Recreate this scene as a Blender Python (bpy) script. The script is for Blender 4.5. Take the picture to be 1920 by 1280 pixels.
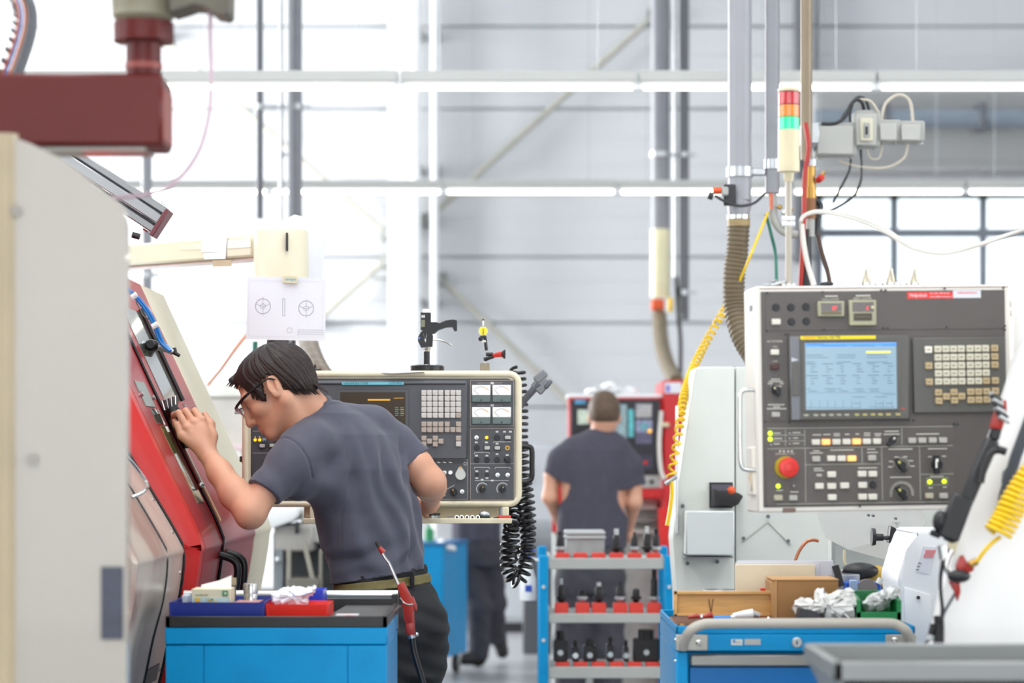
import bpy, bmesh, math, random
import numpy as np
from mathutils import Vector, Matrix, Euler
random.seed(7)
sc = bpy.context.scene
for o in list(bpy.data.objects): bpy.data.objects.remove(o)
# ---------------------------------------------------------------- camera (85 mm, level, risen front)
LENS, FPX, HOR, CH = 85.0, 85.0 / 36.0 * 1920.0, 860.0, 1.40
cd = bpy.data.cameras.new('camera'); cam = bpy.data.objects.new('camera', cd); sc.collection.objects.link(cam)
cam.location = (0, 0, CH); cam.rotation_euler = (math.pi / 2, 0, 0)
cd.lens = LENS; cd.sensor_width = 36.0; cd.shift_y = (HOR - 640.0) / 1920.0; cd.clip_end = 200
cd.dof.use_dof = True; cd.dof.focus_distance = 7.0; cd.dof.aperture_fstop = 2.8; cd.dof.aperture_blades = 9
sc.camera = cam
# ---------------------------------------------------------------- view, sky, daylight and added unseen lamps
sc.view_settings.view_transform = 'Standard'; sc.view_settings.look = 'None'
sc.view_settings.gamma = 1.0; sc.view_settings.use_curve_mapping = False
sc.view_settings.exposure = 0.12
w = bpy.data.worlds.new('overcast_sky'); sc.world = w; w.use_nodes = True
bg = w.node_tree.nodes['Background']; bg.inputs[0].default_value = (0.93, 0.965, 1.0, 1); bg.inputs[1].default_value = 2.2
def area(name, loc, direction, sx, sy, power, col=(1, 1, 1)):
    l = bpy.data.lights.new(name, 'AREA'); l.shape = 'RECTANGLE'; l.size = sx; l.size_y = sy; l.energy = power; l.color = col
    o = bpy.data.objects.new(name, l); sc.collection.objects.link(o); o.location = loc
    o.rotation_euler = Vector(direction).to_track_quat('-Z', 'Y').to_euler(); return o
HX0, HX1, HY0, HY1, HZ = -9.0, 9.0, -5.0, 23.5, 8.0          # the hall
DAY = (1.0, 0.995, 0.985)
for i, (x, p) in enumerate(((-5.0, 330), (-0.2, 310), (4.6, 190))):   # three unseen roof area lights, shortened so the back wall gets less
    area('unseen_roof_light', (x, 3.0, HZ - 0.1), (0, 0, -1), 2.0, 11.0, p, DAY)
area('unseen_side_daylight', (HX0 + 0.15, 20.0, 3.5), (1, 0.05, -0.03), 6.5, 5.0, 1900, DAY)
area('unseen_side_daylight', (HX0 + 0.15, 4.0, 3.2), (1, 0, -0.05), 10.0, 3.6, 330, DAY)  # unseen fill from the left, keeps the foreground bright
area('unseen_side_daylight', (HX1 - 0.15, 3.5, 3.2), (-1, 0, -0.05), 10.0, 3.6, 330, DAY)  # added unseen fill from the right for the foreground
area('added_front_fill', (0.0, HY0 + 0.15, 2.6), (0, 1, 0), 9.0, 4.2, 190, DAY)  # added unseen fill light behind the camera
# ---------------------------------------------------------------- helpers
def P(px, py, Z): return Vector(((px - 960.0) * Z / FPX, Z, CH + (HOR - py) * Z / FPX))
def lin(h):
    h = h.lstrip('#'); c = [int(h[i:i + 2], 16) / 255.0 for i in (0, 2, 4)]
    return tuple(v / 12.92 if v <= 0.04045 else ((v + 0.055) / 1.055) ** 2.4 for v in c)
MATS = {}
def M(name, hexcol='#808080', rough=0.5, metal=0.0, var=0.10, scale=6.0, bump=0.0, bscale=80.0, coat=0.0, emit=None, es=0.0, trans=0.0, alpha=1.0, stretch=None, sss=0.0, spec=0.5, sheen=0.0, dirt_or_reflection=None, dscale=3.0, damt=0.5):
    if name in MATS: return MATS[name]
    m = bpy.data.materials.new(name); m.use_nodes = True; nt = m.node_tree; N = nt.nodes; L = nt.links
    b = N['Principled BSDF']; c = lin(hexcol)
    b.inputs['Roughness'].default_value = rough; b.inputs['Metallic'].default_value = metal
    b.inputs['Coat Weight'].default_value = coat; b.inputs['Transmission Weight'].default_value = trans
    b.inputs['Alpha'].default_value = alpha; b.inputs['Specular IOR Level'].default_value = spec
    b.inputs['Sheen Weight'].default_value = sheen
    if sss: b.inputs['Subsurface Weight'].default_value = sss; b.inputs['Subsurface Scale'].default_value = 0.006; b.inputs['Subsurface Radius'].default_value = (1, 0.4, 0.25)
    tc = N.new('ShaderNodeTexCoord'); mp = N.new('ShaderNodeMapping'); L.new(tc.outputs['Object'], mp.inputs['Vector'])
    if stretch: mp.inputs['Scale'].default_value = stretch
    nz = N.new('ShaderNodeTexNoise'); nz.inputs['Scale'].default_value = scale; nz.inputs['Detail'].default_value = 5
    L.new(mp.outputs[0], nz.inputs['Vector'])
    mr = N.new('ShaderNodeMapRange'); mr.inputs[1].default_value = 0.3; mr.inputs[2].default_value = 0.7
    mr.inputs[3].default_value = 1 - var; mr.inputs[4].default_value = 1 + var * 0.5
    L.new(nz.outputs[0], mr.inputs[0])
    mx = N.new('ShaderNodeMix'); mx.data_type = 'RGBA'; mx.blend_type = 'MULTIPLY'; mx.inputs[0].default_value = 1.0
    mx.inputs[6].default_value = (*c, 1); L.new(mr.outputs[0], mx.inputs[7])
    colout = mx.outputs[2]
    if dirt_or_reflection:
        n2 = N.new('ShaderNodeTexNoise'); n2.inputs['Scale'].default_value = dscale; n2.inputs['Detail'].default_value = 6; L.new(mp.outputs[0], n2.inputs['Vector'])
        r2 = N.new('ShaderNodeMapRange'); r2.inputs[1].default_value = 0.52; r2.inputs[2].default_value = 0.68; r2.inputs[3].default_value = 0; r2.inputs[4].default_value = damt; L.new(n2.outputs[0], r2.inputs[0])
        m2 = N.new('ShaderNodeMix'); m2.data_type = 'RGBA'; L.new(r2.outputs[0], m2.inputs[0]); L.new(colout, m2.inputs[6]); m2.inputs[7].default_value = (*lin(dirt_or_reflection), 1); colout = m2.outputs[2]
    L.new(colout, b.inputs['Base Color'])
    if bump:
        n3 = N.new('ShaderNodeTexNoise'); n3.inputs['Scale'].default_value = bscale; n3.inputs['Detail'].default_value = 4; L.new(mp.outputs[0], n3.inputs['Vector'])
        bp = N.new('ShaderNodeBump'); bp.inputs['Strength'].default_value = bump; bp.inputs['Distance'].default_value = 0.004
        L.new(n3.outputs[0], bp.inputs['Height']); L.new(bp.outputs[0], b.inputs['Normal'])
    if emit: b.inputs['Emission Color'].default_value = (*lin(emit), 1); b.inputs['Emission Strength'].default_value = es
    MATS[name] = m; return m
def wm(o):
    m = o.matrix_basis.copy()
    while o.parent: o = o.parent; m = o.matrix_basis @ m
    return m
def tag(o, label=None, cat=None, group=None, kind=None):
    if label: o['label'] = label
    if cat: o['category'] = cat
    if group: o['group'] = group
    if kind: o['kind'] = kind
    return o
def root(name, loc, label, cat, group=None, rot=None):
    o = bpy.data.objects.new(name, None); sc.collection.objects.link(o); o.empty_display_size = 0.05
    m = Matrix.Translation(Vector(loc))
    if rot is not None: m = m @ rot
    o.matrix_basis = m
    return tag(o, label, cat, group)
def mesh_obj(name, me, parent=None, loc=None):
    o = bpy.data.objects.new(name, me); sc.collection.objects.link(o)
    if parent: o.parent = parent
    if loc is not None: o.location = loc
    return o
def ortho(d):
    d = d.normalized(); a = Vector((0, 0, 1)) if abs(d.z) < 0.9 else Vector((1, 0, 0))
    u = d.cross(a).normalized(); return u, d.cross(u).normalized()
def spline(pts, n=8):
    pts = [Vector(p) for p in pts]; out = []
    for i in range(len(pts) - 1):
        p0 = pts[max(i - 1, 0)]; p1 = pts[i]; p2 = pts[i + 1]; p3 = pts[min(i + 2, len(pts) - 1)]
        for k in range(n):
            t = k / n; out.append(0.5 * ((2 * p1) + (p2 - p0) * t + (2 * p0 - 5 * p1 + 4 * p2 - p3) * t * t + (3 * p1 - p0 - 3 * p2 + p3) * t ** 3))
    out.append(pts[-1]); return out
def frames(path):
    T = []
    for i in range(len(path)):
        a = path[max(i - 1, 0)]; b = path[min(i + 1, len(path) - 1)]; T.append((b - a).normalized())
    u, v = ortho(T[0]); out = []
    for t in T:
        u = (u - t * u.dot(t)); u = u.normalized() if u.length > 1e-6 else ortho(t)[0]
        out.append((t, u, t.cross(u)))
    return out
class B:
    """collects shapes in one bmesh; build() links them as one mesh object"""
    def __init__(s): s.bm = bmesh.new()
    def box(s, lo, hi, bev=0.0, mat=None, seg=1):
        lo, hi = Vector(lo), Vector(hi); c = (lo + hi) / 2; d = hi - lo
        m = Matrix.Translation(c) @ Matrix.Diagonal((*[max(abs(v), 1e-5) for v in d], 1))
        g = bmesh.ops.create_cube(s.bm, size=1, matrix=m); vs = g['verts']
        if bev > 0:
            es = list({e for v in vs for e in v.link_edges})
            r = bmesh.ops.bevel(s.bm, geom=es, offset=bev, segments=seg, profile=0.5, affect='EDGES')
            vs = list({v for f in r['faces'] for v in f.verts} | {v for v in vs if v.is_valid})
        if mat is not None: bmesh.ops.transform(s.bm, matrix=mat, verts=vs)
        return s
    def beam(s, a, b, wu, wv, bev=0.0, up=None):
        a, b = Vector(a), Vector(b); d = (b - a); L = d.length; d.normalize()
        if up is None: u, v = ortho(d)
        else: v = Vector(up); v = (v - d * v.dot(d)).normalized(); u = v.cross(d)
        m = Matrix((u, v, d)).transposed().to_4x4(); m.translation = (a + b) / 2
        return s.box((-wu / 2, -wv / 2, -L / 2), (wu / 2, wv / 2, L / 2), bev, m)
    def tube(s, path, r, n=10, caps=True, closed=False):
        path = [Vector(p) for p in path]; rr = r if hasattr(r, '__len__') else [r] * len(path); rings = []
        for (t, u, v), p, q in zip(frames(path), path, rr):
            rings.append([s.bm.verts.new(p + (u * math.cos(2 * math.pi * k / n) + v * math.sin(2 * math.pi * k / n)) * q) for k in range(n)])
        for a, b in zip(rings, rings[1:]):
            for k in range(n): s.bm.faces.new((a[k], a[(k + 1) % n], b[(k + 1) % n], b[k]))
        if caps:
            s.bm.faces.new(list(reversed(rings[0]))); s.bm.faces.new(rings[-1])
        return s
    def cyl(s, a, b, r0, r1=None, n=20): return s.tube([a, b], [r0, r0 if r1 is None else r1], n)
    def lathe(s, prof, origin, axis=(0, 0, 1), n=24):
        o = Vector(origin); d = Vector(axis).normalized(); u, v = ortho(d); rings = []
        for r, h in prof: rings.append([s.bm.verts.new(o + d * h + (u * math.cos(2 * math.pi * k / n) + v * math.sin(2 * math.pi * k / n)) * max(r, 1e-4)) for k in range(n)])
        for a, b in zip(rings, rings[1:]):
            for k in range(n): s.bm.faces.new((a[k], a[(k + 1) % n], b[(k + 1) % n], b[k]))
        s.bm.faces.new(list(reversed(rings[0]))); s.bm.faces.new(rings[-1]); return s
    def prism(s, poly, off):
        """poly: list of 3D points (planar); extruded by the vector off"""
        off = Vector(off); a = [s.bm.verts.new(Vector(p)) for p in poly]; b = [s.bm.verts.new(Vector(p) + off) for p in poly]
        s.bm.faces.new(list(reversed(a))); s.bm.faces.new(b); n = len(a)
        for k in range(n): s.bm.faces.new((a[k], a[(k + 1) % n], b[(k + 1) % n], b[k]))
        return s
    def quad(s, *pts): s.bm.faces.new([s.bm.verts.new(Vector(p)) for p in pts]); return s
    def ball(s, c, r, sub=2, scale=(1, 1, 1), rot=None):
        m = Matrix.Translation(Vector(c)) @ (rot.to_4x4() if rot is not None else Matrix.Identity(4)) @ Matrix.Diagonal((r * scale[0], r * scale[1], r * scale[2], 1))
        bmesh.ops.create_icosphere(s.bm, subdivisions=sub, radius=1, matrix=m); return s
    def mesh(s, name, angle=38, mat=None, world=None):
        bm = s.bm
        if world is not None: bmesh.ops.transform(bm, matrix=world, verts=bm.verts)
        bmesh.ops.recalc_face_normals(bm, faces=bm.faces)
        ca = math.radians(angle)
        for f in bm.faces: f.smooth = True
        for e in bm.edges:
            if len(e.link_faces) == 2:
                if e.calc_face_angle(0) > ca: e.smooth = False
        me = bpy.data.meshes.new(name); bm.to_mesh(me); bm.free()
        if mat: me.materials.append(mat)
        return me
    def build(s, name, mat, parent=None, local=False, angle=38):
        loc = None
        if parent is None:
            vs = [v.co for v in s.bm.verts]
            loc = Vector(((min(v.x for v in vs) + max(v.x for v in vs)) / 2, (min(v.y for v in vs) + max(v.y for v in vs)) / 2, min(v.z for v in vs)))
            world = Matrix.Translation(-loc)
        else: world = None if local else wm(parent).inverted()
        return mesh_obj(name, s.mesh(name, angle, mat, world), parent, loc)
def coil_path(path, R, turns, per=14, phase=0.0):
    path = [Vector(p) for p in path]; n = int(turns * per); L = [0]
    for a, b in zip(path, path[1:]): L.append(L[-1] + (b - a).length)
    fr = frames(path); out = []
    for k in range(n + 1):
        d = L[-1] * k / n; i = 0
        while i < len(path) - 2 and L[i + 1] < d: i += 1
        t = (d - L[i]) / max(L[i + 1] - L[i], 1e-9); p = path[i].lerp(path[i + 1], t)
        u = fr[i][1].lerp(fr[i + 1][1], t); v = fr[i][2].lerp(fr[i + 1][2], t); a = phase + 2 * math.pi * k / per
        out.append(p + (u * math.cos(a) + v * math.sin(a)) * R)
    return out
def text_obj(name, s, size, mat, parent, loc, rot=None, align='LEFT', ext=0.0002, sx=1.0):
    cu = bpy.data.curves.new('t', 'FONT'); cu.body = s; cu.size = size; cu.extrude = ext; cu.align_x = align; cu.align_y = 'CENTER'; cu.resolution_u = 2
    t = bpy.data.objects.new('t', cu); sc.collection.objects.link(t)
    dg = bpy.context.evaluated_depsgraph_get(); me = bpy.data.meshes.new_from_object(t.evaluated_get(dg))
    bpy.data.objects.remove(t); me.materials.clear(); me.materials.append(mat)
    m = Matrix.Translation(Vector(loc)) @ (rot if rot is not None else Matrix.Identity(4)) @ Matrix.Diagonal((sx, 1, 1, 1))
    me.transform(m); me.name = name
    return mesh_obj(name, me, parent)
FACE = Matrix.Rotation(math.pi / 2, 4, 'X')      # local x right, y up, z towards the viewer
class Face:
    """a plane that faces the viewer: pixels on it become its own x, y"""
    def __init__(s, px, py, Z, yaw=0.0, roll=0.0, pitch=0.0):
        s.o = P(px, py, Z); s.rot = Matrix.Rotation(math.radians(yaw), 4, 'Z') @ Matrix.Rotation(math.radians(pitch), 4, 'X') @ FACE @ Matrix.Rotation(math.radians(roll), 4, 'Z')
        s.m = Matrix.Translation(s.o) @ s.rot; s.inv = s.m.inverted(); s.n = s.rot.to_3x3() @ Vector((0, 0, 1))
    def uv(s, px, py, dz=0.0):
        c = Vector((0, 0, CH)); d = P(px, py, 1.0) - c; q = s.o + s.n * dz
        t = (q - c).dot(s.n) / d.dot(s.n); l = s.inv @ (c + d * t); return Vector((l.x, l.y, dz))
    def rect(s, b, x0, y0, x1, y1, z0, z1, bev=0.0, seg=1):
        p = s.uv(x0, y1, z1); q = s.uv(x1, y0, z1); b.box((p.x, p.y, z0), (q.x, q.y, z1), bev, None, seg); return b
    def part(s, name, parent, x0, y0, x1, y1, z0, z1, mat, bev=0.0, seg=1): return s.rect(B(), x0, y0, x1, y1, z0, z1, bev, seg).build(name, mat, parent, True)
    def disc(s, name, parent, px, py, rpx, z0, z1, mat, n=24, r2=None):
        c = s.uv(px, py, z0); r = abs(s.uv(px + rpx, py, z0).x - c.x); k = (r2 / rpx if r2 else 1.0)
        return B().tube([(c.x, c.y, z0), (c.x, c.y, z1)], [r, r * k], n).build(name, mat, parent, True)
    def text(s, name, parent, st, px, py, hpx, mat, z, align='LEFT', wpx=None):
        c = s.uv(px, py, z); h = abs(s.uv(px, py - hpx, z).y - c.y)
        o = text_obj(name, st, h * 1.4, mat, parent, (c.x, c.y, z), None, align)
        if wpx:
            xs = [v.co.x for v in o.data.vertices]; wid = max(xs) - min(xs); want = abs(s.uv(px + wpx, py, z).x - c.x)
            k = want / max(wid, 1e-6)
            for v in o.data.vertices: v.co.x = c.x + (v.co.x - c.x) * k
        return o
# ================================================================ the hall
m_wall = M('wall_cladding', '#c9cbce', 0.55, var=0.03, scale=1.2)
m_joint = M('cladding_joint', '#b9bec2', 0.7)
m_floor = M('epoxy_floor', '#a2a3a6', 0.28, var=0.12, scale=1.4, dirt_or_reflection='#7d7e80', dscale=0.9, damt=0.35)
m_ceil = M('ceiling_sheet', '#cfd2d4', 0.7)
m_lintel = M('shutter_housing_paint', '#9c9d9d', 0.5, var=0.05, scale=2)
m_white = M('white_paint', '#eceeef', 0.45, var=0.03)
m_pipe = M('grey_pipe', '#8f9096', 0.45, var=0.05, scale=3)
m_pipe_d = M('dark_grey_pipe', '#64666c', 0.45, var=0.05)
m_galv = M('galvanised', '#b6b9bb', 0.35, 0.8, var=0.15, scale=20)
m_steel = M('bright_steel', '#c9c9c6', 0.22, 1.0, var=0.12, scale=25)
m_glass = M('window_glass', '#f4fbff', 0.02, trans=1.0, var=0.0)
m_frame = M('window_frame_paint', '#7d858e', 0.45)
m_black = M('black_plastic', '#17171a', 0.42, var=0.12, bump=0.15, bscale=300)
m_dark = M('dark_metal', '#2b2c2f', 0.5)
m_orange = M('orange_plastic', '#d9531e', 0.45)
m_brownhose = M('brown_flexible_hose', '#6d5f48', 0.45, var=0.1)
m_cream = M('cream_plastic', '#d2c7a6', 0.4, var=0.04)
m_ltgrey = M('light_grey_plastic', '#a4a49f', 0.5, var=0.04)
m_brass = M('brass', '#b18a4a', 0.35, 0.8, var=0.15)
m_yellow = M('yellow_hose', '#f0c60f', 0.35, var=0.05)
def struct(b, name, mat, parent=None):
    o = b.build(name, mat, parent)
    if parent is None: tag(o, kind='structure')
    return o
struct(B().box((HX0, HY0, -0.12), (HX1, HY1 + 0.3, 0.0)), 'floor', m_floor)
# ceiling with three roof-light strips left open
ceil = struct(B().box((HX0, HY0, HZ), (-6.0, HY1, HZ + 0.1)), 'ceiling', m_ceil)
for x0, x1 in ((-4.0, -1.2), (0.8, 3.6), (5.6, HX1)): struct(B().box((x0, HY0, HZ), (x1, HY1, HZ + 0.1)), 'ceiling_sheet', m_ceil, ceil)
for x in (-5.0, -0.2, 4.6): struct(B().box((x - 1.05, HY0, HZ + 0.12), (x + 1.05, HY1, HZ + 0.13)), 'roof_light_pane', m_glass, ceil)
def side_wall(name, x, s, wins):
    wl = struct(B().box((x, HY0, 0), (x + s * 0.2, HY1, 1.0)), name, m_wall)
    struct(B().box((x, HY0, 6.2), (x + s * 0.2, HY1, HZ)), 'wall_panel', m_wall, wl)
    ys = [HY0] + [v for w_ in wins for v in w_] + [HY1]
    for a, b_ in zip(ys[0::2], ys[1::2]):
        if b_ - a > 0.01: struct(B().box((x, a, 1.0), (x + s * 0.2, b_, 6.2)), 'wall_panel', m_wall, wl)
    for a, b_ in wins: struct(B().box((x + s * 0.1, a, 1.0), (x + s * 0.11, b_, 6.2)), 'window_pane', m_glass, wl)
side_wall('wall_left', HX0, -1, [(-1.0, 9.0), (16.5, 23.3)]); side_wall('wall_right', HX1, 1, [(-1.5, 8.5)])
wf = struct(B().box((HX0, HY0 - 0.2, 0), (-4.5, HY0, HZ)), 'wall_front', m_wall)
struct(B().box((4.5, HY0 - 0.2, 0), (HX1, HY0, HZ)), 'wall_panel', m_wall, wf); struct(B().box((-4.5, HY0 - 0.2, 4.7), (4.5, HY0, HZ)), 'wall_panel', m_wall, wf)
struct(B().box((-4.5, HY0 - 0.1, 0.0), (4.5, HY0 - 0.09, 4.7)), 'window_pane', m_glass, wf)
# back wall: a backing with separate cladding panels in front, and a window band on the right
WX0, WX1, WZ0, WZ1 = P(1532, 0, HY1).x, 7.6, 1.95, P(0, 360, HY1).z
wb = B().box((HX0, HY1 + 0.05, 0), (WX0, HY1 + 0.2, HZ)).box((WX1, HY1 + 0.05, 0), (HX1, HY1 + 0.2, HZ)).box((WX0, HY1 + 0.05, 0), (WX1, HY1 + 0.2, WZ0)).box((WX0, HY1 + 0.05, WZ1), (WX1, HY1 + 0.2, HZ))
wall = struct(wb, 'wall_back', m_joint)
jz = [0.0, 0.95, 1.9, 2.72, 3.36, 3.98, 4.80, 5.60, 6.4, 7.2, HZ]
cols = [HX0, -5.6, P(752, 0, HY1).x, P(1532, 0, HY1).x, WX1, HX1]
for i in range(len(jz) - 1):
    for k in range(len(cols) - 1):
        a, b_, c, d = cols[k] + 0.012, cols[k + 1] - 0.012, jz[i] + 0.012, jz[i + 1] - 0.012
        if k == 3:
            if c > WZ0 - 0.1 and d < WZ1 + 0.05: continue
            c = max(c, 0.012)
            if c < WZ0 < d: d = WZ0
            if c < WZ1 < d: c = WZ1
        pl = B().box((a, HY1, c), (b_, HY1 + 0.05, d), 0.006)
        for q in (0.33, 0.66): pl.box((a + 0.01, HY1 - 0.004, c + (d - c) * q - 0.012), (b_ - 0.01, HY1 + 0.01, c + (d - c) * q + 0.012), 0.003)
        struct(pl, 'wall_panel', m_wall, wall)
bbd = struct(B().box((HX0, HY1 - 0.03, 0), (HX1, HY1 - 0.001, 0.14), 0.005), 'baseboard_back', M('baseboard_grey', '#4e5053', 0.6))
win = B().box((WX0, HY1 + 0.02, WZ1 - 0.06), (WX1, HY1 + 0.12, WZ1)).box((WX0, HY1 + 0.02, WZ0), (WX1, HY1 + 0.12, WZ0 + 0.06))
win.box((WX0, HY1 + 0.02, WZ0), (WX0 + 0.06, HY1 + 0.12, WZ1)).box((WX1 - 0.06, HY1 + 0.02, WZ0), (WX1, HY1 + 0.12, WZ1))
wn = struct(win, 'window_1', m_frame)
mull = [P(1678, 0, HY1).x, P(1845, 0, HY1).x]; step = mull[1] - mull[0]; xs = [mull[0] + step * k for k in range(-0, 5)]
ztr = P(0, 435, HY1).z
for x in xs: struct(B().box((x - 0.035, HY1 + 0.02, WZ0), (x + 0.035, HY1 + 0.1, WZ1), 0.004), 'mullion', m_frame, wn)
struct(B().box((WX0, HY1 + 0.015, ztr - 0.045), (WX1, HY1 + 0.1, ztr + 0.035), 0.004), 'transom', m_frame, wn)
ex = [WX0 + 0.03] + xs + [WX1 - 0.03]
for a, b_ in zip(ex, ex[1:]):
    for c, d in ((WZ0 + 0.03, ztr), (ztr, WZ1 - 0.03)): struct(B().box((a, HY1 + 0.055, c), (b_, HY1 + 0.063, d)), 'pane', m_glass, wn)
# shutter housing above the window band and its pipe
hs = root('shutter_housing', (P(1740, 0, 22.6).x, 22.9, P(0, 322, 22.6).z), 'long grey shutter housing on the wall above the gridded window', 'housing')
z0, z1 = P(0, 322, 22.6).z, P(0, 168, 22.6).z
B().box((P(1528, 0, 22.6).x, 22.6, z0), (8.4, 23.44, z1), 0.02).build('case', m_lintel, hs)
B().box((P(1528, 0, 22.6).x, 22.56, z0 + 0.02), (8.4, 22.61, z0 + 0.07), 0.005).build('lower_lip', m_lintel, hs)
B().box((P(1528, 0, 22.6).x, 22.75, P(0, 345, 22.6).z), (8.4, 23.3, z0 - 0.002), 0.005).build('rail', M('rail_light', '#b5b5ba', 0.4), hs)
pr = root('ceiling_pipe', P(1740, 222, 22.2), 'horizontal blue-grey pipe running in front of the shutter housing', 'pipe')
a, b_ = P(1528, 222, 22.35), Vector((8.4, 22.35, P(0, 222, 22.35).z)); B().cyl(a, b_, 0.085).build('tube', M('blue_grey_pipe', '#7f8a96', 0.4), pr)
for px in (1660, 1840, 2020): B().box((P(px, 0, 22.35).x - 0.03, 22.26, a.z - 0.1), (P(px, 0, 22.35).x + 0.03, 22.6, a.z + 0.14), 0.005).build('bracket', m_pipe_d, pr)
# upper wall over the shutter and the dark vertical slot
tag(B().box((P(1494, 0, 23.2).x, 23.2, 3.3), (P(1506, 0, 23.2).x, 23.49, HZ - 0.1), 0.005).build('steel_post', m_pipe_d), 'dark slate steel post on the back wall beside the window', 'post')
# white column with its two riser pipes and the diagonal braces
zc = 23.1
col = root('steel_column', P(750, 860 + 1.4 * FPX / zc, zc), 'broad white steel column dividing the back wall', 'column')
xa, xb = P(729, 0, zc).x, P(768, 0, zc).x
B().box((xa, zc - 0.12, 0), (xb, zc - 0.10, HZ - 0.05)).build('front_flange', m_white, col)
B().box((xa, zc + 0.16, 0), (xb, zc + 0.18, HZ - 0.05)).build('rear_flange', m_white, col)
B().box(((xa + xb) / 2 - 0.01, zc - 0.11, 0), ((xa + xb) / 2 + 0.01, zc + 0.17, HZ - 0.05)).build('web', m_white, col)
B().box((xa, zc - 0.13, 0), (xb, zc + 0.19, 0.03)).build('foot_plate', m_white, col)
B().box((xb + 0.006, zc - 0.10, 0.02), (xb + 0.024, zc - 0.08, HZ - 0.05)).build('shadow_strip', M('green_grey_shadow', '#5c7268', 0.5), col)  # shadow along the column edge, put in as a dark green strip
for px, r, lb in ((779, 0.052, 'thick white riser pipe fixed close beside the white column'), (815, 0.038, 'slim white riser pipe standing off the white column')):
    rp = root('riser_pipe', P(px, 860, 22.75).xyz * 1, lb, 'pipe'); rp.location.z = 0
    x = P(px, 0, 22.75).x
    B().cyl((x, 22.75, 0), (x, 22.75, HZ - 0.1), r).build('tube', m_white, rp)
    for py in (48, 307, 560, 760): B().box((x - r * 0.5, 22.75, P(0, py, 22.75).z - 0.04), (x + r * 0.9, 23.48, P(0, py, 22.75).z + 0.04), 0.004).build('bracket', m_pipe, rp)
def brace(p0, p1, lb):
    a, b_ = P(*p0, 23.3), P(*p1, 23.3); o = root('brace_bar', b_ if b_.z < a.z else a, lb, 'brace', 'diagonal braces on the back wall')
    B().cyl(a, b_, 0.032, n=12).build('bar', M('brace_steel', '#b7b5aa', 0.45, 0.3), o)
    d = (b_ - a).normalized(); e = a if a.z > b_.z else b_
    B().box((b_.x - 0.06, 23.27, b_.z - 0.06), (b_.x + 0.06, 23.49, b_.z + 0.06), 0.005).build('gusset_plate', M('brace_plate', '#8d8f8c', 0.5), o)
    B().box((a.x - 0.06, 23.27, a.z - 0.06), (a.x + 0.06, 23.49, a.z + 0.06), 0.005).build('gusset_plate', MATS['brace_plate'], o)
brace((1225, 30), (800, 412), 'diagonal brace rising from the white column towards the tall grey pipes')
brace((300, 68), (724, 437), 'diagonal brace dropping from the red arm side to the white column')
brace((722, 488), (590, 606), 'short diagonal brace dropping from the white column behind the pinned drawing')
brace((826, 522), (1130, 815), 'diagonal brace dropping from the white column to the red machine')
tag(B().box(P(700, 524, 23.45), P(730, 519, 23.2), 0.003).build('bracket_plate', M('brace_plate'), None), 'small flat bracket sticking out from the white column', 'bracket')
# hanging strip lights: two rows, each lamp its own thing
LZ = 3.25
m_tube = M('fluorescent_tube', '#ffffff', 0.4, emit='#fffbe6', es=6.0)
m_trunk = M('lamp_trunking', '#b9bab7', 0.4, var=0.03)
def lamp(x0, x1, Y, lb, gr):
    o = root('strip_light', ((x0 + x1) / 2, Y, LZ - 0.02), lb, 'ceiling light', gr)
    B().box((x0 + 0.004, Y - 0.04, LZ + 0.018), (x1 - 0.004, Y + 0.04, LZ + 0.072), 0.006).build('housing', m_trunk, o)
    B().prism([(x0 + 0.004, Y - 0.03, LZ + 0.02), (x0 + 0.004, Y + 0.03, LZ + 0.02), (x0 + 0.004, Y + 0.014, LZ + 0.004), (x0 + 0.004, Y - 0.014, LZ + 0.004)], (x1 - x0 - 0.008, 0, 0)).build('reflector', m_white, o)
    B().cyl((x0 + 0.03, Y, LZ - 0.004), (x1 - 0.03, Y, LZ - 0.004), 0.017, n=16).build('tube', m_tube, o)
    for x in (x0 + 0.016, x1 - 0.016): B().box((x - 0.014, Y - 0.016, LZ - 0.022), (x + 0.014, Y + 0.016, LZ + 0.02), 0.003).build('lamp_holder', m_white, o)
    for x in (x0 + 0.2, x1 - 0.2): B().cyl((x, Y, LZ + 0.07), (x, Y, HZ), 0.0025, n=6).build('wire', m_galv, o)
for k in range(5): lamp(P(-145 + 447 * k, 0, 12.0).x, P(-145 + 447 * (k + 1), 0, 12.0).x, 12.0, ['upper-row strip light running behind the dark red jib arm', 'upper-row strip light crossing the grey pipes above the cream hub', 'upper-row strip light crossing the broad white column', 'upper-row strip light running behind the thick grey duct', 'upper-row strip light directly above the grey junction boxes'][k], 'strip lights of the upper row')
for k in range(6): lamp(P(180 + 326 * k, 0, 16.7).x, P(180 + 326 * (k + 1), 0, 16.7).x, 16.7, ['lower-row strip light behind the silver linear rail', 'lower-row strip light just above the cream hub', 'lower-row strip light crossing between the white column and the tall grey duct', 'lower-row strip light behind the slide gate of the thick duct', 'lower-row strip light under the junction boxes, above the window', 'lower-row strip light over the far window panes by the white machine'][k], 'strip lights of the lower row')
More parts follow.
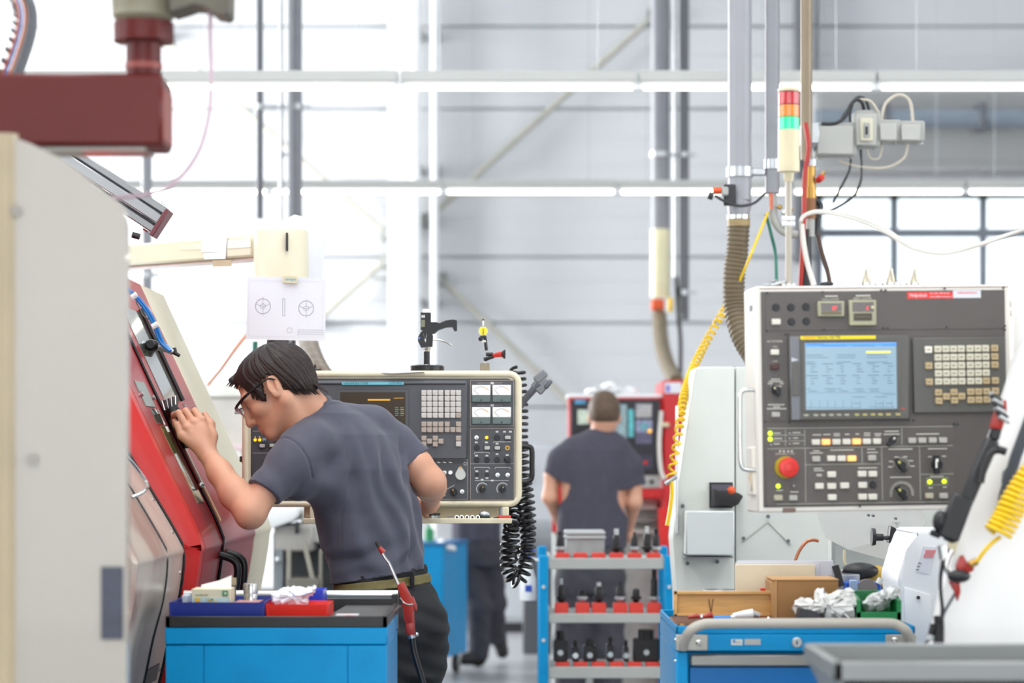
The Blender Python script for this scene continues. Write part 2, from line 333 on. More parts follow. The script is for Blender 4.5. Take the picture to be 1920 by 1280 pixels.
# tall vertical pipes
def vpipe(name, px, Z, r, y_bot, mat, lb, clamps=()):
    o = root(name, P(px, y_bot, Z), lb, 'pipe'); x = P(px, 0, Z).x
    B().cyl((x, Z, P(0, y_bot, Z).z), (x, Z, HZ), r, n=24).build('tube', mat, o)
    for cy in clamps:
        z = P(0, cy, Z).z; B().cyl((x, Z, z - 0.018), (x, Z, z + 0.018), r * 1.14, n=24).build('clamp_ring', m_galv, o)
        B().box((x + r, Z - 0.02, z - 0.012), (x + r + 0.05, Z + 0.02, z + 0.012), 0.003).build('clamp_lug', m_galv, o)
    return o
vpipe('extraction_pipe', 487, 14.5, 0.021, 410, m_pipe_d, 'slim dark grey pipe hanging down behind the cream swing arm', (200,))
vpipe('extraction_pipe', 527, 14.6, 0.012, 415, m_galv, 'thin pale conduit between two grey pipes behind the cream arm', (290,))
o = vpipe('extraction_pipe', 545, 14.5, 0.018, 420, m_pipe, 'light mauve-grey pipe hugging a wider grey duct', ())
vpipe('extraction_pipe', 556, 14.58, 0.034, 420, M('mid_grey_duct', '#84858c', 0.4), 'wider grey duct hanging down above the cream hub', (200,))
tag(B().box(P(490, 207, 14.7), P(575, 196, 14.62), 0.004).build('pipe_rail', m_galv), 'short galvanised rail tying the grey pipes together', 'rail')
vpipe('extraction_pipe', 275, 16, 0.035, 560, m_pipe, 'grey pipe behind the silver linear rail', (515,))
o = vpipe('extraction_pipe', 1238, 17.2, 0.068, 430, M('mid_grey_duct'), 'tall grey extraction duct ending above the red machine', (290,))
B().cyl(P(1238, 430, 17.2), P(1238, 558, 17.2), 0.07, n=24).build('cream_sleeve', M('cream_sleeve', '#d9d3b0', 0.35), o)
hz = spline([P(1236, 590, 17.0), P(1240, 640, 16.6), P(1250, 680, 16.2), P(1268, 716, 15.6)], 10)
B().tube(hz, [0.05 + 0.004 * (i % 2) for i in range(len(hz))], 16).build('flexible_hose', m_brownhose, o)
B().box(P(1220, 583, 17.1), P(1246, 560, 16.95), 0.01).build('valve_box', m_orange, o)
B().box(P(1226, 592, 17.1), P(1244, 582, 16.95), 0.005).build('collar', m_dark, o)
o = vpipe('extraction_pipe', 1283, 17.2, 0.034, 600, m_pipe_d, 'narrow dark pipe beside the tall grey extraction duct', (290, 548))
o = vpipe('extraction_pipe', 1266, 17.3, 0.016, 520, m_galv, 'thin pale conduit between the duct and the dark pipe', (290,))
B().box(P(1252, 585, 17.2), P(1262, 558, 17.1), 0.005).build('yellow_valve', m_yellow, o)
B().tube(spline([P(1268, 520, 17.3), P(1272, 590, 17.0), P(1276, 640, 16.8), P(1276, 710, 16.4)], 8), 0.016, 8).build('drop_hose', m_black, o)
# the near pipes: thick duct with a ribbed brown hose, thinner pipes beside it
dz = 9.0
o = vpipe('extraction_duct', 1387, dz, 0.0445, 376, M('duct_grey', '#96969c', 0.4, var=0.04), 'thick grey extraction duct feeding the ribbed brown hose', (323,))
B().tube([P(1387, 376, dz), P(1386, 385, dz), P(1385, 402, dz), P(1385, 414, dz)], [0.0445, 0.047, 0.040, 0.040], 24).build('reducer', MATS['duct_grey'], o)
B().cyl(P(1385, 404, dz), P(1385, 411, dz), 0.0445, n=24).build('band_clamp', m_steel, o)
B().cyl(P(1385, 412, dz), P(1385, 424, dz), 0.043, n=24).build('rubber_cuff', M('tan_cuff', '#a08a5e', 0.5), o)
hp = spline([P(1385, 420, dz), P(1382, 470, dz), P(1376, 520, dz), P(1378, 575, dz), P(1392, 630, 8.95), P(1418, 675, 8.9), P(1440, 720, 8.8)], 26)
B().tube(hp, [0.0395 + (0.0035 if i % 4 < 2 else -0.001) for i in range(len(hp))], 24).build('ribbed_hose', M('brown_flexible_hose'), o)
B().box(P(1356, 386, dz - 0.05), P(1380, 345, dz - 0.07), 0.004).build('slide_gate', m_dark, o)
B().box(P(1352, 368, dz - 0.06), P(1366, 350, dz - 0.10), 0.004).build('gate_motor', m_ltgrey, o)
B().cyl(P(1352, 357, dz - 0.08), P(1337, 357, dz - 0.08), 0.012, n=16).build('orange_cap', m_orange, o)
B().cyl(P(1337, 368, dz - 0.08), P(1328, 366, dz - 0.08), 0.014, n=16).build('end_knob', m_dark, o)
B().tube(spline([P(1340, 366, dz - .09), P(1360, 378, dz - .09), P(1388, 386, dz - .08), P(1415, 380, dz - .06), P(1434, 362, dz)], 8), 0.005, 8).build('cable', m_dark, o)
o = vpipe('extraction_pipe', 1448, dz, 0.0275, 362, M('pipe_mid', '#85868c', 0.4), 'mid grey pipe with a bright clamp beside the thick duct', (308,))
B().tube(spline([P(1448, 362, dz), P(1450, 400, dz), P(1456, 420, dz), P(1470, 434, dz), P(1495, 440, dz)], 8), 0.016, 12).build('elbow_hose', m_ltgrey, o)
B().cyl(P(1446, 362, dz - .03), P(1446, 392, dz - .03), 0.005, n=8).build('orange_tube', m_orange, o)
for i, (px, py) in enumerate(((1462, 388), (1470, 398), (1478, 408), (1470, 420), (1482, 394))): B().ball(P(px, py, dz - 0.02), 0.011, 1).build('fitting', (m_brass, m_steel)[i % 2], o)
o = vpipe('compressed_air_pipe', 1512, dz, 0.022, 300, M('tan_pipe', '#857763', 0.38, 0.3), 'tan steel air pipe rising behind the signal tower', ())
for a, b_, r, mt in ((300, 312, 0.024, m_galv), (312, 352, 0.017, m_brass), (352, 372, 0.022, m_brass), (372, 410, 0.021, M('rust_filter', '#8a5a35', 0.5)), (410, 444, 0.017, m_ltgrey)):
    B().cyl(P(1520, a, dz), P(1520, b_, dz), r, n=16).build('fitting', mt, o)
B().tube([P(1524, 345, dz), P(1537, 334, dz), P(1546, 322, dz)], 0.007, 8).build('brass_branch', m_brass, o); B().cyl(P(1534, 338, dz - .01), P(1541, 332, dz - .03), 0.012, n=12).build('red_knob', M('red_plastic', '#c0271f', 0.4), o)
tag(B().tube(spline([P(1510, 230, dz - .05), P(1516, 275, dz - .05), P(1509, 330, dz - .04), P(1507, 420, dz - .04), P(1500, 560, dz)], 8), 0.009, 10).build('red_hose', M('red_hose', '#a92a20', 0.4)), 'red hose hanging beside the signal tower pole', 'hose')
tag(B().tube(spline([P(1436, 402, dz), P(1446, 440, dz), P(1454, 480, dz), P(1456, 560, dz - .1)], 8), 0.0065, 10).build('green_hose', M('green_hose', '#1c6a58', 0.4)), 'dark green hose hanging behind the large grey control panel', 'hose')
tag(B().tube(spline([P(1440, 398, dz), P(1418, 452, 8.95), P(1404, 486, 8.9), P(1360, 590, 9.1)], 6), 0.005, 8).build('yellow_line', m_yellow), 'thin yellow air line slanting behind the ribbed hose', 'hose')
tag(B().tube(spline([P(1532, 430, dz), P(1540, 470, dz), P(1552, 510, dz), P(1560, 560, dz)], 8), 0.009, 10).build('brown_cable', M('brown_cable', '#4a3428', 0.5)), 'dark brown cable hanging left of the gridded window', 'cable')
tag(B().cyl(P(1511, 430, dz), P(1513, 640, dz), 0.02, n=16).build('black_post', m_black), 'black conduit behind the signal tower pole', 'conduit')
tag(B().tube(spline([P(1526, 375, dz), P(1538, 385, dz), P(1534, 410, dz), P(1530, 440, dz)], 6), 0.012, 8).build('rubber_hose', m_black), 'short black rubber hose under the brass air fittings', 'hose')
# junction boxes with their cables
jb = 9.2
def jbox(x0, y0, x1, y1, lb, extra=None):
    o = root('junction_box', P((x0 + x1) / 2, y1, jb), lb, 'junction box')
    B().box(P(x0, y1, jb), P(x1, y0, jb + 0.09), 0.006).build('case', m_ltgrey, o)
    B().box(P(x0 + 2, y1 - 2, jb - 0.016), P(x1 - 2, y0 + 2, jb - 0.001), 0.004).build('lid', M('box_lid', '#b0b0ab', 0.5, var=0.03), o)
    for x in (x0 + 6, x1 - 6): B().cyl(P(x, y1, jb + 0.045), P(x, y1 + 7, jb + 0.045), 0.010, n=12).build('cable_gland', m_ltgrey, o)
    if extra: extra(o)
    return o
jbox(1530, 235, 1601, 291, 'largest of the grey junction boxes, wide with a plain lid')
def iso(o):
    B().box(P(1613, 264, jb - 0.03), P(1636, 222, jb - 0.012), 0.004).build('cover', M('cover_cream', '#cfcab4', 0.4), o)
    B().box(P(1619, 258, jb - 0.034), P(1631, 230, jb - 0.029), 0.002).build('face_plate', m_ltgrey, o)
    B().box(P(1623, 252, jb - 0.04), P(1627, 237, jb - 0.033), 0.001).build('toggle', m_dark, o)
jbox(1603, 212, 1645, 274, 'tall grey junction box with a dark toggle switch', iso)
jbox(1648, 230, 1683, 265, 'small square junction box between the toggle box and its neighbour')
jbox(1688, 232, 1727, 265, 'outermost small junction box with an arched pale cable on top')
mr_ = root('mounting_rail', P(1620, 272, jb + 0.1), 'flat galvanised rail carrying the grey junction boxes', 'rail'); B().box(P(1504, 272, jb + 0.095), P(1730, 246, jb + 0.12), 0.003).build('bar', m_galv, mr_); B().box(P(1504, 268, 9.0), P(1518, 250, jb + 0.1), 0.003).build('pipe_bracket', m_galv, mr_)
def cable(pts, r, mat, name, lb): return tag(B().tube(spline([P(x, y, z) for x, y, z in pts], 10), r, 8).build(name, mat), lb, 'cable')
cable([(1540, 232, jb), (1566, 231, jb), (1585, 218, jb), (1594, 198, jb), (1605, 187, jb), (1616, 192, jb), (1620, 208, jb + .04)], 0.007, m_dark, 'black_cable', 'black cable arching from the wide junction box to the toggle box')
cable([(1572, 232, jb + .02), (1590, 205, jb + .02), (1606, 184, jb + .02), (1622, 186, jb + .02), (1630, 208, jb + .04)], 0.006, m_dark, 'black_cable', 'second black cable arching into the top of the toggle box')
cable([(1594, 235, jb + .05), (1593, 215, jb + .05), (1598, 196, jb + .05)], 0.005, m_dark, 'black_cable', 'short dark cable rising from the wide junction box')
m_pale = M('pale_cable', '#c7bfae', 0.5)
cable([(1612, 186, jb), (1632, 190, jb), (1645, 208, jb), (1652, 228, jb + .04)], 0.005, m_pale, 'pale_cable', 'pale cable dropping into the small square junction box')
cable([(1652, 228, jb + .03), (1660, 195, jb + .03), (1684, 178, jb + .03), (1706, 190, jb + .03), (1712, 232, jb + .04)], 0.006, m_pale, 'pale_cable', 'pale cable arching high onto the outermost junction box')
cable([(1702, 270, jb + .04), (1694, 297, jb + .04), (1660, 314, jb + .04), (1610, 312, jb + .04), (1574, 302, jb + .04)], 0.005, m_pale, 'pale_cable', 'pale cable sagging below the junction boxes')
cable([(1626, 280, jb + .04), (1632, 296, jb + .04), (1648, 296, jb + .04), (1654, 272, jb + .04)], 0.004, m_pale, 'pale_cable', 'short pale cable looping under the toggle junction box')
cable([(1596, 292, jb + .04), (1592, 320, jb + .04), (1580, 345, jb + .04), (1562, 380, jb + .04)], 0.005, m_dark, 'dark_cable', 'dark cable slanting down from the wide junction box')
cable([(1614, 280, jb + .04), (1615, 320, jb + .04), (1612, 345, jb + .04), (1596, 372, jb + .04), (1550, 398, 9.1), (1522, 400, 9.0)], 0.005, m_dark, 'dark_cable', 'dark cable dropping from the toggle junction box')
# ================================================================ red slant-bed lathe on the left
m_red = M('red_machine_paint', '#c81a16', 0.38, var=0.05, coat=0.1)
m_redgloss = M('red_door_lacquer', '#a3242a', 0.33, var=0.10, coat=0.12, spec=0.35)
m_sheet = M('worn_red_reflection_sheet', '#c9bfb2', 0.32, 0.15, var=0.10, scale=5, dirt_or_reflection='#8f5650', dscale=4.5, damt=0.55)  # worn sheet; red reflections painted in as reddish patches
m_beige = M('beige_machine_paint', '#d6ceb6', 0.38, var=0.04)
m_beige2 = M('beige_panel_frame', '#e4dabd', 0.42, var=0.05, dirt_or_reflection='#b9a987', dscale=5, damt=0.35)
m_gl = M('tinted_door_glass', '#6f7166', 0.06, var=0.1, coat=1.0)
m_glg = M('oily_green_glass', '#8e8a58', 0.08, var=0.35, scale=9, coat=1.0)
m_rub = M('black_rubber', '#121214', 0.38, var=0.1)
KL = 1.08     # lathe stands this much further back than first measured, clear of the cart
def prof(pix, Z): return [(P(x, y, Z).x, P(x, y, Z).z) for x, y in pix]
S = prof([(262, 1420), (300, 1265), (318, 1180), (336, 1110), (343, 1045), (335, 1010), (237, 845), (60, 547), (20, 480)], 6.0 * KL)
D = prof([(318, 1420), (340, 1265), (352, 1180), (365, 1110), (374, 1045), (371, 1005), (294, 845), (240, 730), (150, 535), (118, 465)], 6.03 * KL)
def smooth_prof(p, n=5): return [(v.x, v.z) for v in spline([Vector((x, 0, z)) for x, z in p], n)]
def dsurf(pr, z, Y, off=0.0):
    for (xa, za), (xb, zb) in zip(pr, pr[1:]):
        if za <= z <= zb:
            t = (z - za) / (zb - za); n = Vector((zb - za, 0, xa - xb)).normalized(); return Vector((xa + (xb - xa) * t, Y, z)) + n * off
    return Vector((pr[-1][0], Y, z))
def shell(pr, y0, y1, xb, name, mat, parent, inset=0.0, lead=0.0):
    """profile extruded along the machine, with a chamfered leading edge"""
    b = B(); n = len(pr); rows = []
    for Y, off in ((y0, inset), (y0 + lead, 0.0), (y1 - 0.006, 0.0), (y1, 0.006)):
        rows.append([b.bm.verts.new(dsurf(pr, z, Y, -off) if off else Vector((x, Y, z))) for x, z in pr] + [b.bm.verts.new((xb, Y, pr[-1][1])), b.bm.verts.new((xb, Y, pr[0][1]))])
    for a, c in zip(rows, rows[1:]):
        for k in range(len(a)): b.bm.faces.new((a[k], a[(k + 1) % len(a)], c[(k + 1) % len(a)], c[k]))
    b.bm.faces.new(rows[0]); b.bm.faces.new(list(reversed(rows[-1])))
    return b.build(name, mat, parent, angle=30)
Ss, Ds = smooth_prof(S), smooth_prof(D)
Ds = [p for p in Ds]; Ss = [p for p in Ss]
lathe = root('red_lathe', (-1.3, 7.1, 0), 'red and beige slant-front lathe with sloping sliding doors under the worker\'s hand', 'machine')
xb = -1.75
B().box((xb, 5.67, 0.0), (-1.06, 8.37, Ds[0][1] + 0.02), 0.02).build('plinth', m_dark, lathe)
B().box((xb - 0.5, 5.72, 0.02), (xb + 0.05, 8.5, 1.9), 0.03).build('rear_body', m_beige, lathe)
fc = shell(Ss, 5.670, 6.480, xb, 'front_cover', m_sheet, lathe, 0.01, 0.01)
shell(Ds, 6.483, 6.588, xb, 'red_frame', m_red, lathe, 0.075, 0.03)
d1 = shell(Ds, 6.591, 7.017, xb, 'sliding_door', m_redgloss, lathe)
d2 = shell(Ds, 7.023, 7.873, xb, 'sliding_door', m_redgloss, lathe)
shell(Ds, 7.879, 8.402, xb, 'beige_end', m_beige, lathe, 0.012, 0.01)
shell(smooth_prof([(x - 0.02, z) for x, z in D]), 8.405, 8.49, xb, 'blue_grey_edge', M('blue_grey_sheet', '#9fb6c8', 0.3), lathe)
# black gasket along the seam between cover and frame
def ds(pr, z, Y, off=0.0): return dsurf(pr, CH + (z - CH) * KL, Y * KL, off)
zz = [CH + (Ss[0][1] + (Ss[-1][1] - Ss[0][1]) * k / 40 - CH) / KL for k in range(41)]
B().tube([ds(Ss, z, 5.998, 0.003) for z in zz], 0.004, 6).build('gasket', m_rub, lathe)
def patch(pr, z0, z1, ya, yb, off, th, name, mat, parent, n=10, skew=0.0):
    b = B(); rows = []
    for k in range(n + 1):
        z = z0 + (z1 - z0) * k / n; s = skew * k / n
        rows.append([b.bm.verts.new(ds(pr, z, y, o)) for y, o in ((ya + s, off), (yb + s, off), (yb + s, off - th), (ya + s, off - th))])
    for a, c in zip(rows, rows[1:]):
        for k in range(4): b.bm.faces.new((a[k], a[(k + 1) % 4], c[(k + 1) % 4], c[k]))
    b.bm.faces.new(rows[0]); b.bm.faces.new(list(reversed(rows[-1]))); return b.build(name, mat, parent)
# door furniture
patch(Ds, 1.285, 1.485, 6.30, 6.43, 0.002, 0.01, 'window', m_glg, d1)
B().tube([ds(Ds, z, 6.475, 0.004) for z in zz[4:]], 0.005, 6).build('door_seal', m_rub, d1)
B().tube([ds(Ds, 1.33 + 0.012 * k, 6.462, 0.012) for k in range(13)], 0.006, 8).build('guide_rod', m_steel, d1)
for y in (6.44, 6.468): B().ball(ds(Ds, 1.325, y, 0.012), 0.008, 2).build('bolt', m_steel, d1)
g = B()
g.tube([ds(Ds, 1.42, 6.45, 0.02), ds(Ds, 1.45, 6.45, 0.03), ds(Ds, 1.49, 6.45, 0.034), ds(Ds, 1.525, 6.45, 0.03)], [0.010, 0.018, 0.022, 0.020], 14)
g.build('grip', m_rub, d1)
for k in range(8): B().cyl(ds(Ds, 1.525, 6.44 + 0.004 * k, 0.012 + 0.005 * k), ds(Ds, 1.548, 6.44 + 0.006 * k, 0.016 + 0.006 * k), 0.003, n=6).build('grip_rib', (m_steel, m_rub)[k % 2], d1)
patch(Ds, 1.535, 1.60, 6.20, 6.36, 0.003, 0.006, 'rating_plate', M('plate_grey', '#9aa39c', 0.35, 0.4), d1)
patch(Ds, 1.49, 1.53, 6.26, 6.40, 0.002, 0.006, 'window', m_gl, d1)
patch(Ds, 1.565, 1.82, 6.62, 6.96, 0.002, 0.008, 'window', m_gl, d2)
B().tube([ds(Ds, z, 6.975, 0.006) for z in (1.565, 1.65, 1.75, 1.83)], 0.008, 6).build('window_seal', m_rub, d2)
for k in range(6): B().cyl(ds(Ds, 1.565 - 0.004 * k, 6.20 + 0.19 * k, -0.002), ds(Ds, 1.565 - 0.004 * k, 6.20 + 0.19 * k, 0.009), 0.008, n=10).build('bolt', m_steel, d1 if k < 2 else d2)
B().tube([ds(Ds, 1.5 - 0.01 * k, 6.56, 0.003) for k in range(28)], 0.004, 6).build('highlight_strip', M('cream_strip', '#e6cfa0', 0.3), d2)
for y, d in ((6.44, d1), (6.60, d2)):
    B().tube(spline([ds(Ds, 1.145, y, 0.0), ds(Ds, 1.13, y, 0.05), ds(Ds, 1.08, y, 0.062), ds(Ds, 1.0, y, 0.06), ds(Ds, 0.96, y, 0.05), ds(Ds, 0.945, y, 0.0)], 6), 0.011, 12).build('handle', m_rub, d)
B().tube(spline([ds(Ss, 1.40, 5.72, 0.0), ds(Ss, 1.40, 5.72, 0.03), ds(Ss, 1.33, 5.78, 0.035), ds(Ss, 1.31, 5.70, 0.03), ds(Ss, 1.31, 5.66, 0.0)], 5), 0.005, 8).build('bar_handle', m_steel, fc)
for z in (1.22, 1.30, 1.12, 1.04, 0.96, 0.88): B().cyl(ds(Ss, z, 5.96, -.002), ds(Ss, z, 5.96, 0.003), 0.006, n=8).build('rivet', m_steel, fc)
B().tube([ds(Ss, z, 5.72, 0.001) for z in zz[2:30]], 0.0035, 6).build('panel_seam', m_dark, fc)
patch(Ss, 0.86, 0.90, 5.72, 5.92, 0.004, 0.006, 'vent_slot', m_dark, fc)
# silver linear rail over the doors
ra, rb = P(60, 262, 6.858), P(300, 418, 6.858); dv = (rb - ra).normalized(); nv = Vector((dv.z, 0, -dv.x)) * -1
if nv.z < 0: nv = -nv
rail = root('linear_rail', ra.lerp(rb, 0.5), 'silver aluminium linear rail sloping down above the red lathe', 'rail')
for off, wd, th, mt in ((0.036, 0.020, 0.06, M('rail_steel', '#8b8c8d', 0.35, 0.6)), (0.008, 0.028, 0.075, M('alu_profile', '#97999b', 0.35, 0.6, var=0.06)), (-0.024, 0.022, 0.06, M('rail_steel'))):
    B().beam(ra + nv * off, rb + nv * off, th, wd, 0.003, nv).build('profile', mt, rail)
for off in (0.024, -0.010): B().beam(ra + nv * off, rb + nv * off, 0.05, 0.007, 0, nv).build('groove', m_dark, rail)
B().beam(rb - dv * 0.002, rb + dv * 0.011, 0.085, 0.088, 0.002, nv).build('end_plate', M('dark_red_plate', '#6b3038', 0.4), rail)
for off in (0.045, -0.036, -0.03): B().cyl(rb + nv * off - dv * 0.03, rb + nv * off - dv * 0.014, 0.007, n=10).build('end_bolt', m_steel, rail)
B().cyl(P(248, 440, 6.836), P(262, 444, 6.836), 0.009, n=10).build('sensor', m_black, rail)
B().beam(P(95, 330, 6.912), Vector((-1.70, 6.934, 1.93)), 0.05, 0.04, 0.003).build('bracket', m_galv, rail)
# coolant nozzle clamp with blue air hoses
nz_ = root('coolant_nozzle', P(285, 650, 7.290), 'black and chrome coolant nozzle clamp on the red door with blue tubes', 'nozzle')
B().tube([P(236, 628, 7.258), P(252, 636, 7.268), P(275, 645, 7.279)], 0.007, 10).build('rod', m_steel, nz_)
B().ball(P(243, 630, 7.258), 0.018, 2).build('rod_end', m_steel, nz_)
B().ball(P(284, 648, 7.279), 0.022, 2, (1.1, 0.9, 0.9)).build('clamp_body', M('gunmetal', '#3a3834', 0.35, 0.7), nz_)
B().cyl(P(283, 645, 7.279), P(282, 645, 7.214), 0.012, n=12).build('clamp_screw', m_black, nz_)
B().prism([P(270, 648, 7.268), P(290, 655, 7.268), P(282, 668, 7.268), P(276, 660, 7.268)], (0, 0.03, 0)).build('bracket', MATS['gunmetal'], nz_)
B().tube([P(298, 648, 7.268), P(315, 654, 7.268), P(325, 660, 7.268)], [0.015, 0.012, 0.010], 12).build('nozzle_body', m_galv, nz_)
B().cyl(P(325, 660, 7.268), P(337, 667, 7.268), 0.007, 0.005, 10).build('nozzle_tip', m_black, nz_)
B().cyl(P(326, 652, 7.268), P(328, 660, 7.268), 0.007, n=10).build('valve', m_black, nz_)
m_blue_t = M('blue_tube', '#1f78c8', 0.3)
for dx, lb in ((0, 'outer blue air tube bundled down to the coolant nozzle'), (5, 'inner blue air tube bundled down to the coolant nozzle')):
    tag(B().tube(spline([P(225 + dx, 535, 7.236), P(252 + dx, 556, 7.236), P(275 + dx, 585, 7.236), P(290 + dx, 615, 7.236), P(300 + dx, 640, 7.236), P(318 + dx * .4, 658, 7.225)], 8), 0.0048, 8).build('air_tube', m_blue_t), lb, 'hose')
tag(B().tube(spline([P(255, 565, 7.247), P(264, 583, 7.247), P(270, 593, 7.247), P(285, 602, 7.247), P(300, 625, 7.247), P(308, 640, 7.247), P(303, 655, 7.247)], 6), 0.0022, 6).build('copper_wire', M('grey_wire', '#8a8478', 0.4)), 'thin grey wire looping beside the blue air tubes', 'wire')
for px, py in ((251, 555), (290, 610)): tag(B().cyl(P(px - 4, py + 3, 7.236), P(px + 6, py - 3, 7.236), 0.010, n=12).build('cable_tie', m_white), 'white cable tie around the blue tubes' + (' at the top' if py < 600 else ' close to the nozzle'), 'cable tie')
# ================================================================ foreground left: open beige machine door, red jib arm
fz = 4.2
cab = root('beige_cabinet', (P(40, 0, fz).x, fz + 0.3, 0), 'blurred beige steel cabinet with an open door and a dark plate', 'cabinet')
m_cab = M('cabinet_beige', '#a0998e', 0.22, var=0.04, scale=2, coat=0.25)
zt = P(0, 262, fz).z; xr = P(237, 0, fz).x; xl = P(22, 0, fz).x
pts = [(xl, fz, 0.06), (xr, fz, 0.06), (xr, fz, P(0, 420, fz).z), (P(228, 0, fz).x, fz, P(0, 385, fz).z), (P(120, 0, fz).x, fz, P(0, 300, fz).z), (P(60, 0, fz).x, fz, P(0, 270, fz).z), (xl, fz, P(0, 256, fz).z)]
dr = B().prism(pts, (0, 0.035, 0)).build('door', m_cab, cab)
B().cyl((xl - 0.012, fz + 0.012, 0.05), (xl - 0.012, fz + 0.012, P(0, 250, fz).z), 0.022, n=16).build('hinge_post', M('cabinet_tan', '#a8987c', 0.35), cab)
B().box((P(190, 0, fz).x, fz - 0.004, P(0, 1198, fz).z), (P(231, 0, fz).x, fz + 0.001, P(0, 1062, fz).z), 0.001).build('name_plate', M('slate_plate', '#343848', 0.4, var=0.25, scale=14, stretch=(1, 1, 4)), dr)
for py in (395, 860): B().cyl(P(30 if py < 500 else 60, py, fz), P(30 if py < 500 else 60, py, fz - 0.006), 0.010, n=12).build('door_screw', M('dull_screw', '#9a958c', 0.6), dr)
B().box((xl - 0.75, fz + 0.05, 0.0), (xl - 0.04, fz + 0.95, P(0, 256, fz).z - 0.01), 0.02).build('carcass', m_cab, cab)
az = 4.4
arm = root('red_jib_arm', (P(270, 0, az).x, az + 0.07, P(0, 272, az).z), 'dark red jib arm with a round red pivot, close and blurred', 'jib arm')
m_armred = M('jib_red', '#5a1310', 0.4, var=0.06, spec=0.3)
B().box((P(-260, 0, az).x, az, P(0, 272, az).z), (P(303, 0, az).x, az + 0.135, P(0, 137, az).z), 0.006).build('beam', m_armred, arm)
B().box((P(302, 0, az).x, az + 0.01, P(0, 272, az).z + 0.01), (P(306, 0, az).x, az + 0.125, P(0, 160, az).z), 0.002).build('end_plate', M('jib_end', '#8d4038', 0.45), arm)
B().box((P(75, 0, az).x, az + 0.02, P(0, 275, az).z - 0.004), (P(270, 0, az).x, az + 0.12, P(0, 272, az).z + 0.001)).build('under_cover', m_cab, arm)
cx, cy = P(268, 0, az + 0.06).x, az + 0.067
pz = lambda y: P(0, y, az + 0.06).z
B().cyl((cx, cy, pz(140)), (cx, cy, pz(76)), 0.033, n=28).build('pivot_post', m_armred, arm)
B().cyl((cx, cy, pz(130)), (cx, cy, pz(118)), 0.035, n=28).build('pivot_ring', M('jib_end'), arm)
B().cyl((cx, cy, pz(78)), (cx, cy, pz(42)), 0.056, n=32).build('flange', m_armred, arm)
m_head = M('greasy_housing', '#8c8672', 0.5, var=0.25, scale=9)
B().lathe([(0.045, 0), (0.058, 0.012), (0.060, 0.05), (0.075, 0.07), (0.075, 0.30)], (cx, cy, pz(43)), n=28).build('bearing_housing', m_head, arm)
B().prism([P(318, 20, az), P(345, 12, az), P(362, 6, az), P(385, 10, az), P(400, 22, az), P(420, 26, az), P(428, 20, az), P(430, -40, az), P(318, -40, az)], (0, 0.1, 0)).build('motor_bracket', M('greasy_dark', '#5f5a4c', 0.5, var=0.3, scale=9), arm)
B().box((P(-320, 0, az).x, az + 0.02, 1.951), (P(-240, 0, az).x, az + 0.12, 2.55), 0.01).build('arm_mount', m_armred, arm)
tag(B().tube(spline([P(395, 5, 4.46), P(394, 60, 4.46), P(396, 150, 4.46), P(391, 220, 4.46), P(372, 285, 4.46), P(335, 335, 4.46), P(285, 362, 4.46), P(200, 372, 4.46)], 10), 0.0042, 8).build('pink_hose', M('lilac_hose', '#cbb0ba', 0.4)), 'thin pinkish hose hanging in a wide loop from the jib head', 'hose')
# cable chain at the very top left: separate links
ch = root('cable_chain', P(30, 130, 4.64), 'grey plastic cable chain curving down, with blue and orange wires', 'cable chain')
cp = spline([P(-30, -70, 4.64), P(20, -30, 4.64), P(44, 10, 4.64), P(46, 50, 4.64), P(34, 95, 4.64), P(12, 150, 4.64), P(-30, 215, 4.64)], 5)
m_chain = M('chain_plastic', '#5f6168', 0.45)
for i, (a, b_) in enumerate(zip(cp, cp[1:])):
    d = (b_ - a).normalized(); sd = Vector((d.z, 0, -d.x))
    if sd.x < 0: sd = -sd
    B().beam(a + sd * 0.015 - d * .002, b_ + sd * 0.015 + d * .002, 0.05, 0.010, 0.002, sd).build('link', m_chain, ch)
    B().beam(a - sd * 0.018, b_ - sd * 0.018, 0.05, 0.004, 0.001, sd).build('link_bar', m_chain, ch) if i % 2 == 0 else None
for off, h in ((-0.004, '#1d6fc4'), (-0.010, '#d0622a'), (0.003, '#d0622a'), (0.008, '#b9b2a8')):
    pth = []
    for i, p in enumerate(cp):
        d = (cp[min(i + 1, len(cp) - 1)] - cp[max(i - 1, 0)]).normalized(); sd = Vector((d.z, 0, -d.x)); sd = -sd if sd.x < 0 else sd
        pth.append(p + sd * (off) + Vector((0, -0.012, 0)))
    B().tube(pth, 0.0028, 6).build('wire', M('wire_' + h[1:], h, 0.4), ch)
# ================================================================ cream swing arm, hub, pinned papers
swing = root('swing_arm', P(527, 640, 8.0), 'cream swing arm with a cylindrical hub carrying the older control panel', 'swing arm')
hc = P(527, 0, 8.0); hub_r = 0.0905
B().lathe([(0.086, P(0, 600, 8).z), (hub_r, P(0, 597, 8).z), (hub_r, P(0, 436, 8).z), (0.085, P(0, 432, 8).z), (0.02, P(0, 431, 8).z)], (hc.x, 8.0, 0), n=48).build('hub', m_beige, swing)
B().cyl((hc.x, 8.0, P(0, 705, 8).z), (hc.x, 8.0, P(0, 598, 8).z), 0.050, n=32).build('pole', M('black_gloss_pole', '#1b1a20', 0.22, coat=0.5), swing)
a, b_ = P(500, 462, 8.03), P(205, 484, 8.75)
B().beam(a, b_, 0.12, 0.075, 0.008, (0, 0, 1)).build('beam', m_beige, swing)
B().beam(a - Vector((0, 0, .042)), b_ - Vector((0, 0, .042)), 0.09, 0.006, 0.0, (0, 0, 1)).build('beam_underside', M('red_reflection_paint', '#c9a69a', 0.2, 0.5), swing)  # reddish reflection put into the underside's colour
B().box((P(536, 0, 7.9).x, 7.895, P(0, 470, 7.9).z), (P(540, 0, 7.9).x, 7.912, P(0, 436, 7.9).z), 0.001).build('slot', m_dark, swing)
